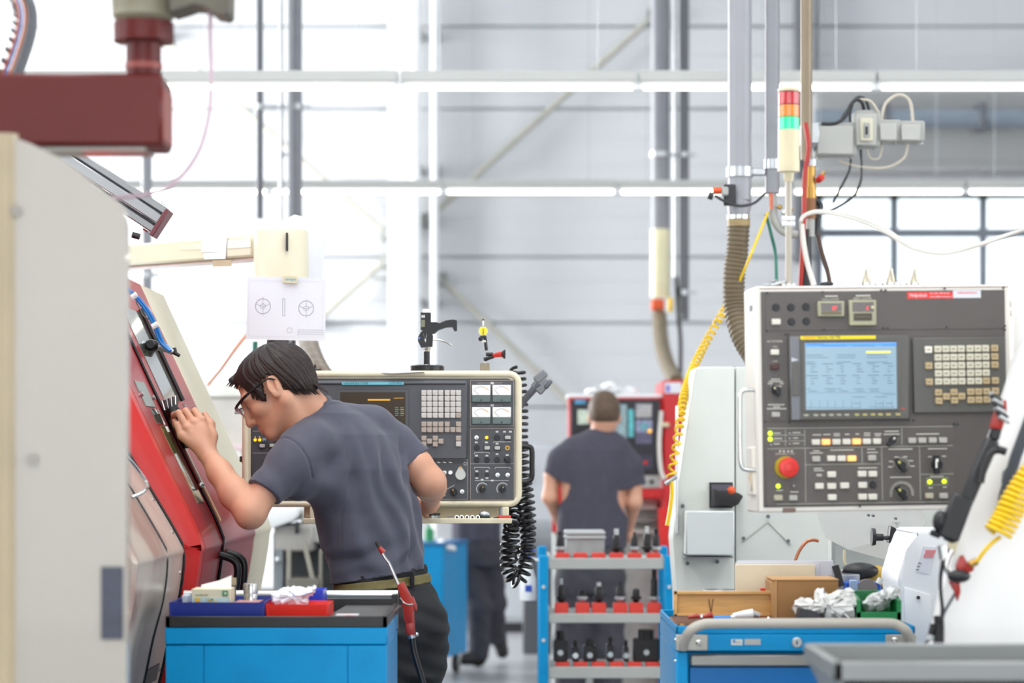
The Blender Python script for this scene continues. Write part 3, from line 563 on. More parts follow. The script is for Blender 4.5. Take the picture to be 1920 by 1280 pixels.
fo = (b_ - a).normalized(); up = Vector((0, 0, 1)); side = Vector((fo.y, -fo.x, 0)).normalized()
if side.y > 0: side = -side
def on_beam(px, py):   # on the beam's viewer side
    q = a + side * 0.062; c = Vector((0, 0, CH)); d = P(px, py, 1) - c; t = (q - c).dot(side) / d.dot(side); return c + d * t
m_paper = M('paper_white', '#dcdce4', 0.6, var=0.02)
def sheet(corners, off, name, lb, mat=None, cat='paper'):
    return tag(B().prism(corners, off).build(name, mat or m_paper), lb, cat)
sheet([on_beam(*p) for p in ((378, 473), (424, 472), (427, 443), (380, 445))], side * 0.0015, 'note_paper', 'white note stuck on the cream swing arm')
sheet([on_beam(*p) + side * 0.002 for p in ((384, 486), (424, 485), (425, 472), (383, 475))], side * 0.0012, 'note_paper', 'lilac-tinted slip hanging under the white note on the arm', M('lilac_paper', '#eae6f2', 0.6))
sheet([on_beam(*p) + side * 0.001 for p in ((400, 500), (435, 499), (435, 487), (400, 488))], side * 0.0015, 'kraft_slip', 'small kraft slip below the cream swing arm', M('kraft', '#b9a488', 0.7), 'slip')
sheet([on_beam(*p) for p in ((336, 468), (379, 467), (379, 456), (336, 459))], side * 0.0008, 'tape_strip', 'yellowed tape strip left of the white note', M('old_tape', '#efe6c0', 0.5), 'tape')
sheet([on_beam(*p) for p in ((427, 466), (470, 463), (470, 445), (427, 450))], side * 0.0008, 'tape_strip', 'pale label strip between the white note and the hub', M('pale_tape', '#f1ead6', 0.5), 'tape')
sheet([P(560, 560, 8.1), P(598, 560, 8.14), P(618, 418, 8.14), P(552, 402, 8.1), P(536, 410, 8.1)], (0, 0.003, 0), 'paper_sheet', 'white sheets sticking up behind the cream hub')
dw = root('technical_drawing', P(536, 637, 7.89), 'large drawing sheet with two circle views clipped to the hub', 'drawing')
Fd = Face(536, 578, 7.895, roll=-1.2)
def fm(o, F): return o
dw.matrix_basis = Fd.m
Fd.part('sheet', dw, 461, 521, 612, 636, -0.002, 0.0, m_paper)
m_ink = M('pencil_ink', '#8b8b95', 0.7)
def ring(F, parent, px, py, r, wpx, name, mat, z=0.0006, n=28):
    c = F.uv(px, py); k = abs(F.uv(px + 1, py).x - c.x); b = B(); a = []
    for i in range(n):
        t = 2 * math.pi * i / n; a.append([b.bm.verts.new((c.x + q * k * math.cos(t), c.y + q * k * math.sin(t), z)) for q in (r, r - wpx)])
    for i in range(n): b.bm.faces.new((a[i][0], a[(i + 1) % n][0], a[(i + 1) % n][1], a[i][1]))
    return b.build(name, mat, parent, True)
def line(F, parent, pts, wpx, name, mat, z=0.0006):
    b = B(); k = abs(F.uv(pts[0][0] + 1, pts[0][1]).x - F.uv(*pts[0]).x) * wpx / 2
    for p, q in zip(pts, pts[1:]):
        u, v = F.uv(*p), F.uv(*q); d = (v - u); d.z = 0
        if d.length < 1e-7: continue
        d.normalize(); n = Vector((-d.y, d.x, 0)) * k; u = Vector((u.x, u.y, z)); v = Vector((v.x, v.y, z)); b.quad(u - n, v - n, v + n, u + n)
    return b.build(name, mat, parent, True)
for cx_, cy_ in ((493, 574), (574, 578)):
    ring(Fd, dw, cx_, cy_, 14.5, 1.0, 'circle_view', m_ink); ring(Fd, dw, cx_, cy_, 5, 0.6, 'bore_circle', m_ink)
    line(Fd, dw, [(cx_ - 13, cy_ - 4), (cx_, cy_ + 1), (cx_ + 13, cy_ - 4)], 0.7, 'centre_line', m_ink); line(Fd, dw, [(cx_, cy_ - 18), (cx_, cy_ + 18)], 0.5, 'centre_line', m_ink)
line(Fd, dw, [(530, 560), (530, 592), (534, 592), (534, 560), (530, 560)], 0.7, 'side_view', m_ink)
ring(Fd, dw, 543, 619, 5, 0.6, 'detail_circle', m_ink)
for y in (618, 622, 626): line(Fd, dw, [(559, y), (608, y + 1)], 0.5, 'title_block_line', m_ink)
line(Fd, dw, [(559, 618), (559, 630)], 0.5, 'title_block_line', m_ink)
line(Fd, dw, [(467, 526), (606, 528), (604, 632), (466, 630), (467, 526)], 0.4, 'border_line', M('faint_ink', '#c9c9d2', 0.7))
mg = root('magnet_clip', P(544, 531, 7.88), 'small cream magnet with blue lettering holding the drawing', 'magnet')
Fm = Face(544, 523, 7.88, roll=-3); mg.matrix_basis = Fm.m
Fm.part('body', mg, 530, 517, 558, 530, -0.008, 0.0, m_cream, 0.001)
Fm.text('lettering', mg, 'smijm', 535, 523, 6, M('cyan_ink', '#2f9bc9', 0.5), 0.0005, wpx=20)
# ================================================================ older control panel
Z1 = 7.6; F1 = Face(715, 820, Z1)
cp1 = root('control_panel', F1.o, 'cream-framed older control panel with four meters behind the bending worker', 'control panel'); cp1.matrix_basis = F1.m
m_pan = M('panel_charcoal', '#45464b', 0.42, var=0.05, scale=10, bump=0.05, bscale=200)
m_pan2 = M('panel_graphite', '#515257', 0.45, var=0.05)
m_lineb = M('panel_line', '#b9a9a2', 0.5); m_wht = M('panel_white_print', '#dcdcda', 0.5)
def rrect(F, x0, y0, x1, y1, r, n=6, z=0.0):
    out = []
    for cx_, cy_, a0 in ((x1 - r, y0 + r, 270), (x1 - r, y1 - r, 0), (x0 + r, y1 - r, 90), (x0 + r, y0 + r, 180)):
        for k in range(n + 1):
            t = math.radians(a0 + 90 * k / n); p = F.uv(cx_ + r * math.cos(t), cy_ + r * math.sin(t)); out.append(Vector((p.x, p.y, z)))
    return out
fr = B().prism(rrect(F1, 457, 698, 975, 947, 20, z=-0.19), (0, 0, 0.185)); 
fr.build('housing', m_beige2, cp1, True)
# raised rounded rim as a tube loop
rim = rrect(F1, 460, 701, 972, 944, 18, z=-0.008); B().tube(rim + [rim[0]], 0.011, 10, caps=False).build('rim', m_beige2, cp1, True)
B().prism(rrect(F1, 470, 709, 964, 939, 14, z=-0.012), (0, 0, 0.008)).build('face_plate', m_pan, cp1, True)
F1.part('side_panel', cp1, 472, 711, 588, 938, -0.003, 0.001, m_pan, 0.001)
bez = F1.part('screen_unit', cp1, 592, 713, 876, 861, -0.003, 0.012, m_pan2, 0.004)
B().tube([F1.uv(596, 718, 0.012), F1.uv(872, 718, 0.012)], 0.005, 10).build('top_roll', m_pan2, bez, True)
F1.part('title_strip', bez, 641, 716, 757, 721, 0.010, 0.0185, M('cyan_strip', '#6fc3d3', 0.4))
F1.text('lettering', bez, 'NAKAMURA-TOME', 644, 718.5, 3.6, M('strip_ink', '#12333f', 0.5), 0.0187, wpx=46)
F1.text('lettering', bez, 'LUCK-BNC', 729, 718.5, 3.6, M('strip_ink'), 0.0187, wpx=25)
m_scr = M('crt_glass', '#332b22', 0.35, var=0.05, emit='#4a3a28', es=0.25, spec=0.25)
bz = B(); o_ = [F1.uv(*p, 0.0125) for p in ((630, 729), (767, 729), (767, 846), (630, 846))]; i_ = [F1.uv(*p, 0.004) for p in ((640, 736), (759, 736), (759, 840), (640, 840))]
for k in range(4): bz.quad(o_[k], o_[(k + 1) % 4], i_[(k + 1) % 4], i_[k])
bz.build('screen_bezel', M('bezel_dark', '#36363b', 0.45), bez, True)
F1.part('screen', bez, 638, 735, 760, 841, 0.0122, 0.0130, m_scr)
m_amb = M('screen_amber', '#c08a2a', 0.5, emit='#d09a30', es=0.7)
line(F1, bez, [(690, 749.5), (732, 749.5)], 3, 'screen_bar', m_amb, 0.0134)
m_cy = M('screen_cyan', '#4c8a86', 0.5, emit='#5fb0a8', es=0.35)
for r_ in range(5):
    for x in (741, 751): line(F1, bez, [(x, 764 + 3.6 * r_), (x + 6 + (r_ % 2), 764 + 3.6 * r_)], 0.9, 'screen_digits', (m_cy, m_amb)[r_ % 2 if x > 745 else 0], 0.0134)
line(F1, bez, [(739, 746.5), (757, 746.0)], 0.8, 'screen_digits', m_amb, 0.0134)
# keys (each a part of its own, shared meshes)
def key_mesh(F, w_, h_, z0, z1, name, mat):
    c = F.uv(715, 820); k = abs(F.uv(716, 820).x - c.x); return B().box((-w_ * k / 2, -h_ * k / 2, z0), (w_ * k / 2, h_ * k / 2, z1), 0.0012).mesh(name, 38, mat)
m_key = M('key_pale', '#cfcac4', 0.45, var=0.25, scale=160); m_keyb = M('key_tan', '#b3a498', 0.45, var=0.22, scale=160)
m_lgd = M('legend_ink', '#6f6860', 0.6)
kmw, kmb = key_mesh(F1, 9.4, 9.6, 0.012, 0.020, 'key', m_key), key_mesh(F1, 9.4, 9.6, 0.012, 0.020, 'key', m_keyb)
lgm = B().box((-0.0045, -0.0012, 0.0200), (0.0045, 0.0012, 0.0202)).box((-0.003, 0.002, 0.0200), (0.0035, 0.0036, 0.0202)).mesh('legend', 38, m_lgd)
kx = [795.2, 805.7, 816.4, 827.0, 838.8, 849.4, 859.8]
def key(F, x, y, me, parent, lg=None):
    p = F.uv(x, y); o = mesh_obj('key', me, parent, (p.x, p.y, 0))
    if lg: mesh_obj('legend', lg, o)
for r_, y in enumerate((736.3, 746.9, 757.5, 768.0, 778.6)):
    for c_, x in enumerate(kx): key(F1, x, y, kmb if (r_ == 4 and c_ == 6) else kmw, bez)
for y, cs in ((795.0, (0, 1, 2, 3, 4, 6)), (805.6, range(7))):
    for c_ in cs: key(F1, kx[c_], y, kmb, bez)
for x, y in ((795.2, 821.5), (795.2, 832.3), (805.7, 827), (816.4, 821.5), (816.4, 832.3), (827, 827), (859.8, 821.5)): key(F1, x, y, kmb, bez)
key(F1, 859.8, 832, kmw, bez)
# lower operating strip with toggles, cam lever, selector
low = F1.part('operating_strip', cp1, 592, 868, 877, 937, -0.003, 0.001, m_pan, 0.001)
line(F1, low, [(594, 861.5), (877, 861.5), (877, 936), (594, 936)], 0.8, 'border_line', m_lineb, 0.0016)
for x in (811, 822.5, 833.5, 844.5): line(F1, low, [(x - 3, 866), (x + 3, 867)], 1.6, 'printed_symbol', m_wht, 0.0016)
cm = F1.uv(863, 888); b = B()
pt = []
for k in range(25):
    t = math.radians(-40 + 260 * k / 24); pt.append(F1.uv(863.5 + 9.6 * math.cos(t), 889.5 + 9.6 * math.sin(t), 0.004))
pt += [F1.uv(860.8, 875, 0.004), F1.uv(865.5, 875, 0.004)]
lv = B().prism(pt, (0, 0, 0.008)).build('cam_lever', M('satin_alu', '#bdbdb8', 0.4, 0.4), low, True)
F1.disc('lever_screw', lv, 863.2, 876, 2.2, 0.012, 0.014, m_brass, 12)
ring(F1, low, 872.5, 869, 3.4, 0.8, 'printed_symbol', m_wht, 0.0016, 6)
def toggle(F, px, py, parent, tilt=-1):
    F.disc('toggle_base', parent, px, py, 3.8, 0.001, 0.004, m_steel, 12)
    c = F.uv(px, py, 0.003); e = F.uv(px + 0.5, py - 2.4 * tilt, 0.022); B().tube([c, e], [0.0028, 0.0042], 10).build('toggle', m_steel, parent, True)
toggle(F1, 833.5, 885.5, low); toggle(F1, 844.5, 885.5, low, 0); toggle(F1, 866.5, 921, low); toggle(F1, 822.5, 885.5, low)
def selector(F, px, py, rpx, parent, mat=None, ang=20, mark='#d9a640'):
    F.disc('knob', parent, px, py, rpx, 0.001, 0.012, mat or m_black, 18, rpx * 0.85)
    c = F.uv(px, py, 0.018); k = abs(F.uv(px + rpx, py).x - c.x); R_ = Matrix.Translation(c) @ Matrix.Rotation(math.radians(ang), 4, 'Z')
    g_ = B().box((-k * 0.32, -k * 1.15, -0.006), (k * 0.32, k * 1.15, 0.006), 0.0012, R_).build('knob_grip', mat or m_black, parent, True)
    B().box((-k * 0.16, k * 0.35, 0.005), (k * 0.16, k * 0.75, 0.0068), 0, R_).build('knob_mark', M('mark_' + mark[1:], mark, 0.4), g_, True)
selector(F1, 850.5, 922, 7.2, low)
line(F1, low, [(838, 917), (843, 914), (847, 912), (852, 909)], 0.8, 'dial_print', m_wht, 0.0016)
line(F1, low, [(829, 929), (836, 929)], 1.0, 'printed_symbol', m_wht, 0.0016)
# right column: meters and switches
rc = F1.part('switch_panel', cp1, 881, 712, 965, 937, -0.003, 0.001, m_pan, 0.001)
line(F1, rc, [(882, 713), (963, 713), (963, 798), (882, 798), (882, 713)], 0.8, 'border_line', m_lineb, 0.0016)
line(F1, rc, [(882, 803), (964, 803), (964, 937), (882, 937), (882, 803)], 0.8, 'border_line', m_lineb, 0.0016); line(F1, rc, [(882, 869), (964, 869)], 0.8, 'border_line', m_lineb, 0.0016)
m_mtr = M('meter_white', '#f1efe9', 0.3, coat=0.6); m_mtg = M('meter_green', '#2f4a44', 0.3, coat=0.4)
for x0 in (885, 923.5):
    for y0 in (721.5, 763):
        mt_ = F1.part('meter', rc, x0, y0, x0 + 34.5, y0 + 19, 0.001, 0.012, m_mtr, 0.0008)
        F1.part('meter_base', mt_, x0, y0 + 19, x0 + 34.5, y0 + 31.8, 0.001, 0.013, m_mtg, 0.0008)
        line(F1, mt_, [(x0 + 5, y0 + 8), (x0 + 12, y0 + 4), (x0 + 20, y0 + 3), (x0 + 26, y0 + 6), (x0 + 31, y0 + 10)], 0.6, 'scale_print', m_ink, 0.0126)
        line(F1, mt_, [(x0 + 20, y0 + 3.6), (x0 + 26, y0 + 6.2), (x0 + 30, y0 + 9)], 1.1, 'scale_arc', m_amb, 0.0128)
        line(F1, mt_, [(x0 + 12, y0 + 18), (x0 + 3, y0 + 9)], 0.5, 'needle', m_dark, 0.0129)
        F1.disc('zero_screw', mt_, x0 + 17, y0 + 28.5, 1.6, 0.013, 0.0145, m_black, 10)
for y in (718, 759.5):
    line(F1, rc, [(895, y), (942, y - 0.4)], 0.6, 'printed_line', m_lineb, 0.0016); F1.part('printed_symbol', rc, 920, y - 2, 926, y + 2, 0.001, 0.0016, m_wht)
def hole(F, px, py, r, parent): F.disc('blank_plug', parent, px, py, r, 0.001, 0.006, M('plug_black', '#232427', 0.5), 18, r * 0.85)
def pbtn(F, px, py, w_, h_, parent, mat, z1=0.012, lg=False):
    base = F.part('button_frame', parent, px - w_ / 2 - 1.2, py - h_ / 2 - 1.2, px + w_ / 2 + 1.2, py + h_ / 2 + 1.2, 0.0, 0.004, m_black, 0.0008)
    F.part('button', base, px - w_ / 2, py - h_ / 2, px + w_ / 2, py + h_ / 2, 0.002, z1, mat, 0.0015)
m_btn = M('button_grey', '#b7b7b3', 0.4, var=0.04); m_lit = M('lamp_amber', '#ffc21a', 0.3, emit='#ffb400', es=1.2)
toggle(F1, 893.5, 820, rc); F1.disc('lamp', rc, 912.5, 820, 3.2, 0.001, 0.007, m_lit, 16, 2.6)
hole(F1, 932, 820, 5.6, rc); pbtn(F1, 952, 820, 11, 7, rc, m_btn)
hole(F1, 894, 839.5, 5.4, rc); pbtn(F1, 913.5, 839.5, 10.5, 7, rc, m_btn); pbtn(F1, 932.5, 839.5, 10.5, 7, rc, m_btn)
F1.disc('lock', rc, 951.5, 839.5, 4.6, 0.001, 0.007, m_brass, 18); F1.disc('lock_core', rc, 951.5, 839.5, 2, 0.007, 0.009, m_dark, 10)
for x in (893.5, 913, 932): hole(F1, x, 862, 5.2, rc)
selector(F1, 951.5, 862, 6.6, rc, ang=45, mark='#3a3a3a')
for x in (894, 913): hole(F1, x, 889.5, 3.8, rc)
toggle(F1, 933, 890, rc, -1); toggle(F1, 952, 890, rc, -1)
for x in (904.5, 942.5):
    selector(F1, x, 916.5, 6.2, rc, ang=-15)
    ar = [(x + 11 * math.cos(math.radians(t)), 916 + 11 * math.sin(math.radians(t))) for t in range(140, 331, 15)]
    line(F1, rc, ar, 1.3, 'dial_arc', m_wht, 0.0016)
for pts_ in ([(889, 879), (890, 876), (917, 876), (918, 879)], [(928, 879), (929, 876), (956, 876), (957, 879)], [(890, 900.5), (954, 900.5)], [(889, 851), (890, 848), (917, 848), (918, 851)], [(925, 830), (926, 828), (958, 828)]): line(F1, rc, pts_, 0.8, 'printed_line', m_wht, 0.0016)
for x, y in ((932, 809), (946, 809), (957, 809), (893, 829), (912, 829), (932, 831.5), (893.5, 854), (913, 854), (932, 851), (951, 853), (894, 883), (913, 883), (894, 896), (913, 896), (904, 899), (923, 900.5)):
    F1.part('printed_symbol', rc, x - 2.6, y - 1.5, x + 2.6, y + 1.5, 0.001, 0.0015, m_wht)
# left column
lc = F1.part('lamp_column', cp1, 473, 712, 586, 937, -0.002, 0.0012, m_pan)
for y in (808, 849): line(F1, lc, [(474, y), (586, y)], 0.8, 'border_line', m_lineb, 0.0018)
for x in (478.5, 487): F1.disc('lamp', lc, x, 824.5, 3, 0.001, 0.007, m_lit, 16, 2.6); F1.part('printed_symbol', lc, x - 1, 818, x + 1, 820, 0.001, 0.0018, m_wht)
toggle(F1, 495.5, 824.5, lc); pbtn(F1, 491.5, 835.5, 10, 6.5, lc, m_btn)
for x, y in ((510, 835), (520, 822), (535, 860), (555, 880)): pbtn(F1, x, y, 10, 6.5, lc, m_btn)
# brackets, handle, side screws
F1.part('side_latch', cp1, 449, 855, 457, 866, -0.05, -0.02, m_black, 0.002)
hd = spline([F1.uv(975, 836, -0.03), F1.uv(990, 837, -0.03), F1.uv(997, 843, -0.03), F1.uv(997.5, 870, -0.03), F1.uv(997, 894, -0.03), F1.uv(990, 902, -0.03), F1.uv(975, 903, -0.03)], 6)
B().tube(hd, 0.0085, 12).build('handle', m_rub, cp1, True)
F1.part('side_hook', cp1, 440, 770, 456, 776, -0.05, -0.03, m_galv, 0.001)
sp = F1.part('support_neck', cp1, 570, 947, 935, 972, -0.15, -0.03, M('neck_shadow_beige', '#cfc09c', 0.5), 0.004)
trx = root('tool_tray', P(770, 980, 7.45), 'shallow cream tool tray with a dark mat under the older control panel', 'tray')
t0, t1 = P(568, 981, 7.42), P(960, 972, 7.42)
B().box((t0.x, 7.42, t0.z), (t1.x, 7.60, t0.z + 0.008), 0.002).build('base', m_beige2, trx)
B().box((t0.x, 7.415, t0.z), (t1.x, 7.424, t1.z + 0.001), 0.002).build('lip', m_beige2, trx)
B().box((t0.x + .005, 7.43, t0.z + 0.008), (t1.x - .005, 7.595, t0.z + 0.011)).build('mat', M('green_mat', '#1d3a36', 0.6), trx)
for x in (t0.x + 0.01, t1.x - 0.03): B().box((x, 7.56, t0.z), (x + 0.02, 7.6, P(0, 950, 7.6).z), 0.002).build('hanger', m_beige2, trx)
tz = t0.z + 0.012
def gx(px): return P(px, 0, 7.47).x
soc = B
for i, px in enumerate((857, 866, 876, 886, 896)):
    s_ = root('socket', (gx(px), 7.47, tz), ['chrome socket lying beside the dark puck on the tray', 'chrome socket second from the dark puck on the tray', 'chrome socket in the middle of the row on the tray', 'chrome socket second from the grey ratchet head', 'chrome socket lying against the grey ratchet head'][i], 'socket', 'sockets on the tray')
    r_ = 0.0065
    B().tube([(gx(px), 7.445, tz + r_), (gx(px), 7.48, tz + r_)], r_, 16).build('barrel', m_steel, s_)
    B().cyl((gx(px), 7.443, tz + r_), (gx(px), 7.4455, tz + r_), r_ * 0.62, n=12).build('bore', m_dark, s_)
pk = root('dial_puck', (gx(808), 7.5, tz), 'round black and silver puck gauge lying on the tray', 'gauge')
B().cyl((gx(810), 7.5, tz), (gx(810), 7.5, tz + 0.011), 0.022, n=28).build('silver_base', m_galv, pk); B().cyl((gx(810), 7.5, tz + 0.011), (gx(810), 7.5, tz + 0.018), 0.0245, n=28).build('black_top', m_rub, pk)
tag(B().tube([(gx(838), 7.48, tz + .004), (gx(856), 7.462, tz + .004)], 0.004, 8).build('extension_rod', m_steel), 'thin steel rod lying left of the sockets', 'rod')
rt = root('ratchet_head', (gx(908), 7.48, tz), 'rounded grey ratchet head lying on the tray', 'ratchet')
B().ball((gx(908), 7.5, tz + 0.013), 0.018, 3, (1, 0.9, 0.72)).build('head', m_galv, rt); B().cyl((gx(908), 7.5, tz + 0.012), (gx(908), 7.56, tz + 0.014), 0.007, n=12).build('stub', m_steel, rt)
for i, px in enumerate((922, 932)):
    bb_ = root('drill_bit', (gx(px), 7.46, tz), ('short steel bit lying beside the ratchet head', 'short steel bit lying beside the red pouch')[i], 'drill bit'); B().tube([(gx(px - 4), 7.45, tz + 0.004), (gx(px + 5), 7.49, tz + 0.0045)], 0.004, 8).build('shank', m_steel, bb_); B().cyl((gx(px - 4) - .0008, 7.4485, tz + .004), (gx(px - 4), 7.4495, tz + .004), 0.0025, n=8).build('bore', m_dark, bb_)
tag(B().box((gx(934), 7.45, tz), (gx(958), 7.48, tz + 0.012), 0.003).build('pouch', M('red_pouch', '#cf3b34', 0.45)), 'flat red pouch at the end of the tool tray', 'pouch')
# things on top of the panel
tp = F1.uv(0, 698).y + F1.o.z + 0.0055
pg = root('bore_gauge', (P(800, 0, 7.7).x, 7.7, tp), 'black pistol-grip bore gauge standing on a round black base', 'gauge')
F2 = Face(800, 697, 7.7); gz = lambda y: P(0, y, 7.7).z; gxx = P(800, 0, 7.7).x
B().lathe([(0.052, 0.0), (0.056, 0.003), (0.056, 0.017), (0.050, 0.021), (0.012, 0.021)], (gxx, 7.7, tp), n=40).build('base', m_rub, pg)
B().lathe([(0.013, 0.02), (0.010, 0.024), (0.010, 0.030)], (gxx, 7.7, tp), n=20).build('base_boss', m_steel, pg)
B().cyl((gxx, 7.7, tp + 0.021), (gxx, 7.7, gz(658)), 0.0105, n=20).build('spindle', m_black, pg)
B().lathe([(0.0105, gz(659)), (0.0135, gz(656)), (0.0135, gz(651)), (0.016, gz(649))], (gxx, 7.7, 0), n=20).build('chrome_collar', m_steel, pg)
def loc_to(pg_, F, o): o.matrix_basis = wm(pg_).inverted() @ F.m; return o
def prism_in(F, pix, z0, z1, name, mat, parent, bev=0.0):
    b = B().prism([Vector((F.uv(*p).x, F.uv(*p).y, z0)) for p in pix], (0, 0, z1 - z0)); o = mesh_obj(name, b.mesh(name, 38, mat), parent); return loc_to(parent, F, o)
prism_in(F2, ((790, 652), (784, 640), (784, 632), (790, 622), (797, 617), (808, 616), (812, 630), (811, 650)), -0.016, 0.016, 'gauge_body', m_black, pg)
prism_in(F2, ((789, 619), (789, 586), (808, 586), (808, 618)), -0.016, 0.014, 'display_unit', m_black, pg)
prism_in(F2, ((790, 613), (790, 600), (797, 600), (797, 613)), 0.014, 0.0155, 'display', M('lcd_olive', '#6b6a4c', 0.2), pg)
for x in (792, 795.5): prism_in(F2, ((x - 1.3, 596), (x - 1.3, 591), (x + 1.3, 591), (x + 1.3, 596)), 0.014, 0.016, 'display_button', m_wht, pg)
prism_in(F2, ((793, 586), (793, 580), (808, 580), (808, 586)), -0.01, 0.01, 'top_cap', m_steel, pg)
prism_in(F2, ((794, 623), (798, 642), (801, 623), (798.5, 636), (796.5, 636)), 0.016, 0.0172, 'chevron', m_steel, pg)
prism_in(F2, ((784.5, 636), (784.5, 632), (788, 632), (788, 636)), 0.010, 0.0165, 'blue_badge', M('badge_blue', '#5f7fc0', 0.3), pg)
prism_in(F2, ((808, 626), (808, 604), (818, 604), (824, 606), (836, 601), (850, 599), (857, 601), (857, 620), (852, 621), (848, 613), (836, 614), (822, 619), (814, 626)), -0.012, 0.012, 'pistol_grip', m_black, pg)
B().tube(spline([P(810, 636, 7.7), P(822, 637, 7.7), P(836, 641, 7.7), P(848, 648, 7.7)], 5), [0.003] * 15 + [0.0018], 8).build('trigger', m_steel, pg)
ti = root('test_indicator', (P(909, 0, 7.68).x, 7.68, tp), 'yellow dial test indicator on a black arm held by a red clamp', 'indicator')
B().box((P(900, 0, 7.68).x, 7.665, tp), (P(918, 0, 7.68).x, 7.695, tp + P(0, 682, 7.68).z - P(0, 698, 7.68).z), 0.001).build('steel_block', M('ground_block', '#857a68', 0.4, 0.3), ti)
B().cyl(P(910, 684, 7.68), P(910, 676, 7.68), 0.0014, n=8).build('stem', m_steel, ti)
B().tube([P(908, 674, 7.68), P(920, 670, 7.675), P(925, 669, 7.67)], [0.007, 0.0055, 0.005], 12).build('clamp_jaw', m_black, ti)
B().tube([P(911, 664, 7.68), P(925, 664, 7.68)], [0.006, 0.006], 12).build('clamp_jaw', m_black, ti)
B().tube([P(925, 667, 7.675), P(932, 665, 7.67), P(943, 664, 7.66)], [0.006, 0.008, 0.010], 14).build('red_knob', M('red_plastic'), ti)
st = B()
c_ = P(944, 664, 7.66)
for k in range(7): st.ball(c_ + Vector((0.003, 0.011 * math.cos(k * 0.9), 0.011 * math.sin(k * 0.9))), 0.0042, 1)
st.cyl(P(942, 664, 7.66), P(946, 664, 7.66), 0.011, n=14); st.build('star_grip', m_black, ti)
B().tube([P(912, 657, 7.68), P(910, 640, 7.68), P(909, 630, 7.68)], 0.0055, 12).build('arm', m_black, ti)
B().ball(P(908, 640, 7.675), 0.006, 2).build('pivot_ball', m_steel, ti)
B().ball(P(901, 635, 7.675), 0.008, 2).build('swivel', m_black, ti); B().beam(P(900, 632, 7.675), P(911, 631, 7.675), 0.010, 0.009, 0.002).build('swivel_bar', m_black, ti)
B().cyl(P(906, 620.5, 7.682), P(906, 620.5, 7.672), 0.0152, n=32).build('dial_bezel', m_galv, ti)
B().cyl(P(906, 620.5, 7.6725), P(906, 620.5, 7.6712), 0.0138, n=32).build('dial_face', M('dial_yellow', '#f2e22a', 0.35), ti)
B().box(P(905.4, 627, 7.6708), P(906.6, 616, 7.6702)).build('needle', m_dark, ti)
B().beam(P(906, 611, 7.677), P(906, 600, 7.677), 0.007, 0.005, 0.001).build('mount_bar', m_steel, ti); B().ball(P(906, 600, 7.677), 0.0045, 1).build('probe_end', m_black, ti)
tag(B().lathe([(0.02, 0), (0.022, 0.006), (0.02, 0.010), (0.004, 0.012), (0.004, 0.024)], (P(591, 0, 7.72).x, 7.72, tp), n=24).build('knob_fitting', M('gunmetal')), 'small dark knob standing on the panel behind the worker\'s head', 'knob')
tag(B().prism([P(640, 698.5, 7.66), P(690, 697.5, 7.62), P(735, 700, 7.58), P(795, 697, 7.58), P(800, 695, 7.75), P(645, 695.5, 7.75)], (0, 0, 0.0012)).build('paper_sheet', m_paper), 'curled white sheet lying on top of the older control panel', 'paper')
# grey spray-head handle on the right of the panel
sh = root('hose_lance', P(985, 760, 7.66), 'grey hose handle with a forked head clipped to the panel edge', 'handle')
B().tube([P(972, 768, 7.68), P(985, 748, 7.67), P(1003, 727, 7.66), P(1010, 719, 7.66)], [0.009, 0.0105, 0.012, 0.014], 16).build('stick', M('slate_plastic', '#5b5d66', 0.4), sh)
B().beam(P(1004, 712, 7.66), P(1024, 730, 7.66), 0.05, 0.022, 0.004, (0, -1, 0)).build('head', M('mid_grey_plastic', '#77787c', 0.42), sh)
B().beam(P(1008, 700, 7.66), P(1019, 712, 7.66), 0.045, 0.026, 0.005, (0, -1, 0)).build('fork', MATS['mid_grey_plastic'], sh)
B().beam(P(1022, 728, 7.66), P(1034, 713, 7.66), 0.014, 0.03, 0.004, (0, -1, 0)).build('fork', MATS['slate_plastic'], sh)
# black coiled cord hanging beside the panel
c1 = spline([P(970, 690, 7.74), P(975, 760, 7.72), P(975, 830, 7.70), P(980, 900, 7.69), P(983, 960, 7.67), P(990, 1010, 7.66), P(985, 1060, 7.65), P(970, 1088, 7.64), P(955, 1070, 7.62), P(953, 1030, 7.62), P(958, 990, 7.63), P(966, 955, 7.68)], 8)
tag(B().tube(coil_path(c1, 0.022, 46, 12), 0.0056, 7).build('coiled_cord', m_rub), 'thick black coiled cord looping below the older control panel', 'cord')
c2 = spline([P(985, 900, 7.76), P(992, 960, 7.75), P(990, 1020, 7.74), P(968, 1040, 7.74), P(962, 1005, 7.75), P(968, 960, 7.78)], 8)
tag(B().tube(coil_path(c2, 0.018, 20, 12, 1.0), 0.0052, 7).build('coiled_cord', m_rub), 'second black coiled cord tucked behind the larger loop', 'cord')
# ================================================================ blue workshop carts
m_blue = M('cart_blue', '#008cc6', 0.40, var=0.05, scale=3, coat=0.0, spec=0.22, dirt_or_reflection='#00689c', dscale=7, damt=0.2)
m_blued = M('drawer_blue', '#0064a6', 0.36, var=0.05, spec=0.35)
m_tray = M('tray_black', '#1c1b1c', 0.45, var=0.15)
m_grip = M('handle_grey', '#b0aaa0', 0.4, var=0.04); m_plate = M('bracket_grey', '#a7a59d', 0.4, 0.3)
def castor(parent, x, y):
    B().box((x - 0.025, y - 0.03, 0.10), (x + 0.025, y + 0.03, 0.125), 0.003).build('castor_fork', m_galv, parent)
    B().cyl((x - 0.016, y, 0.051), (x + 0.016, y, 0.051), 0.05, n=20).build('castor_wheel', m_rub, parent)
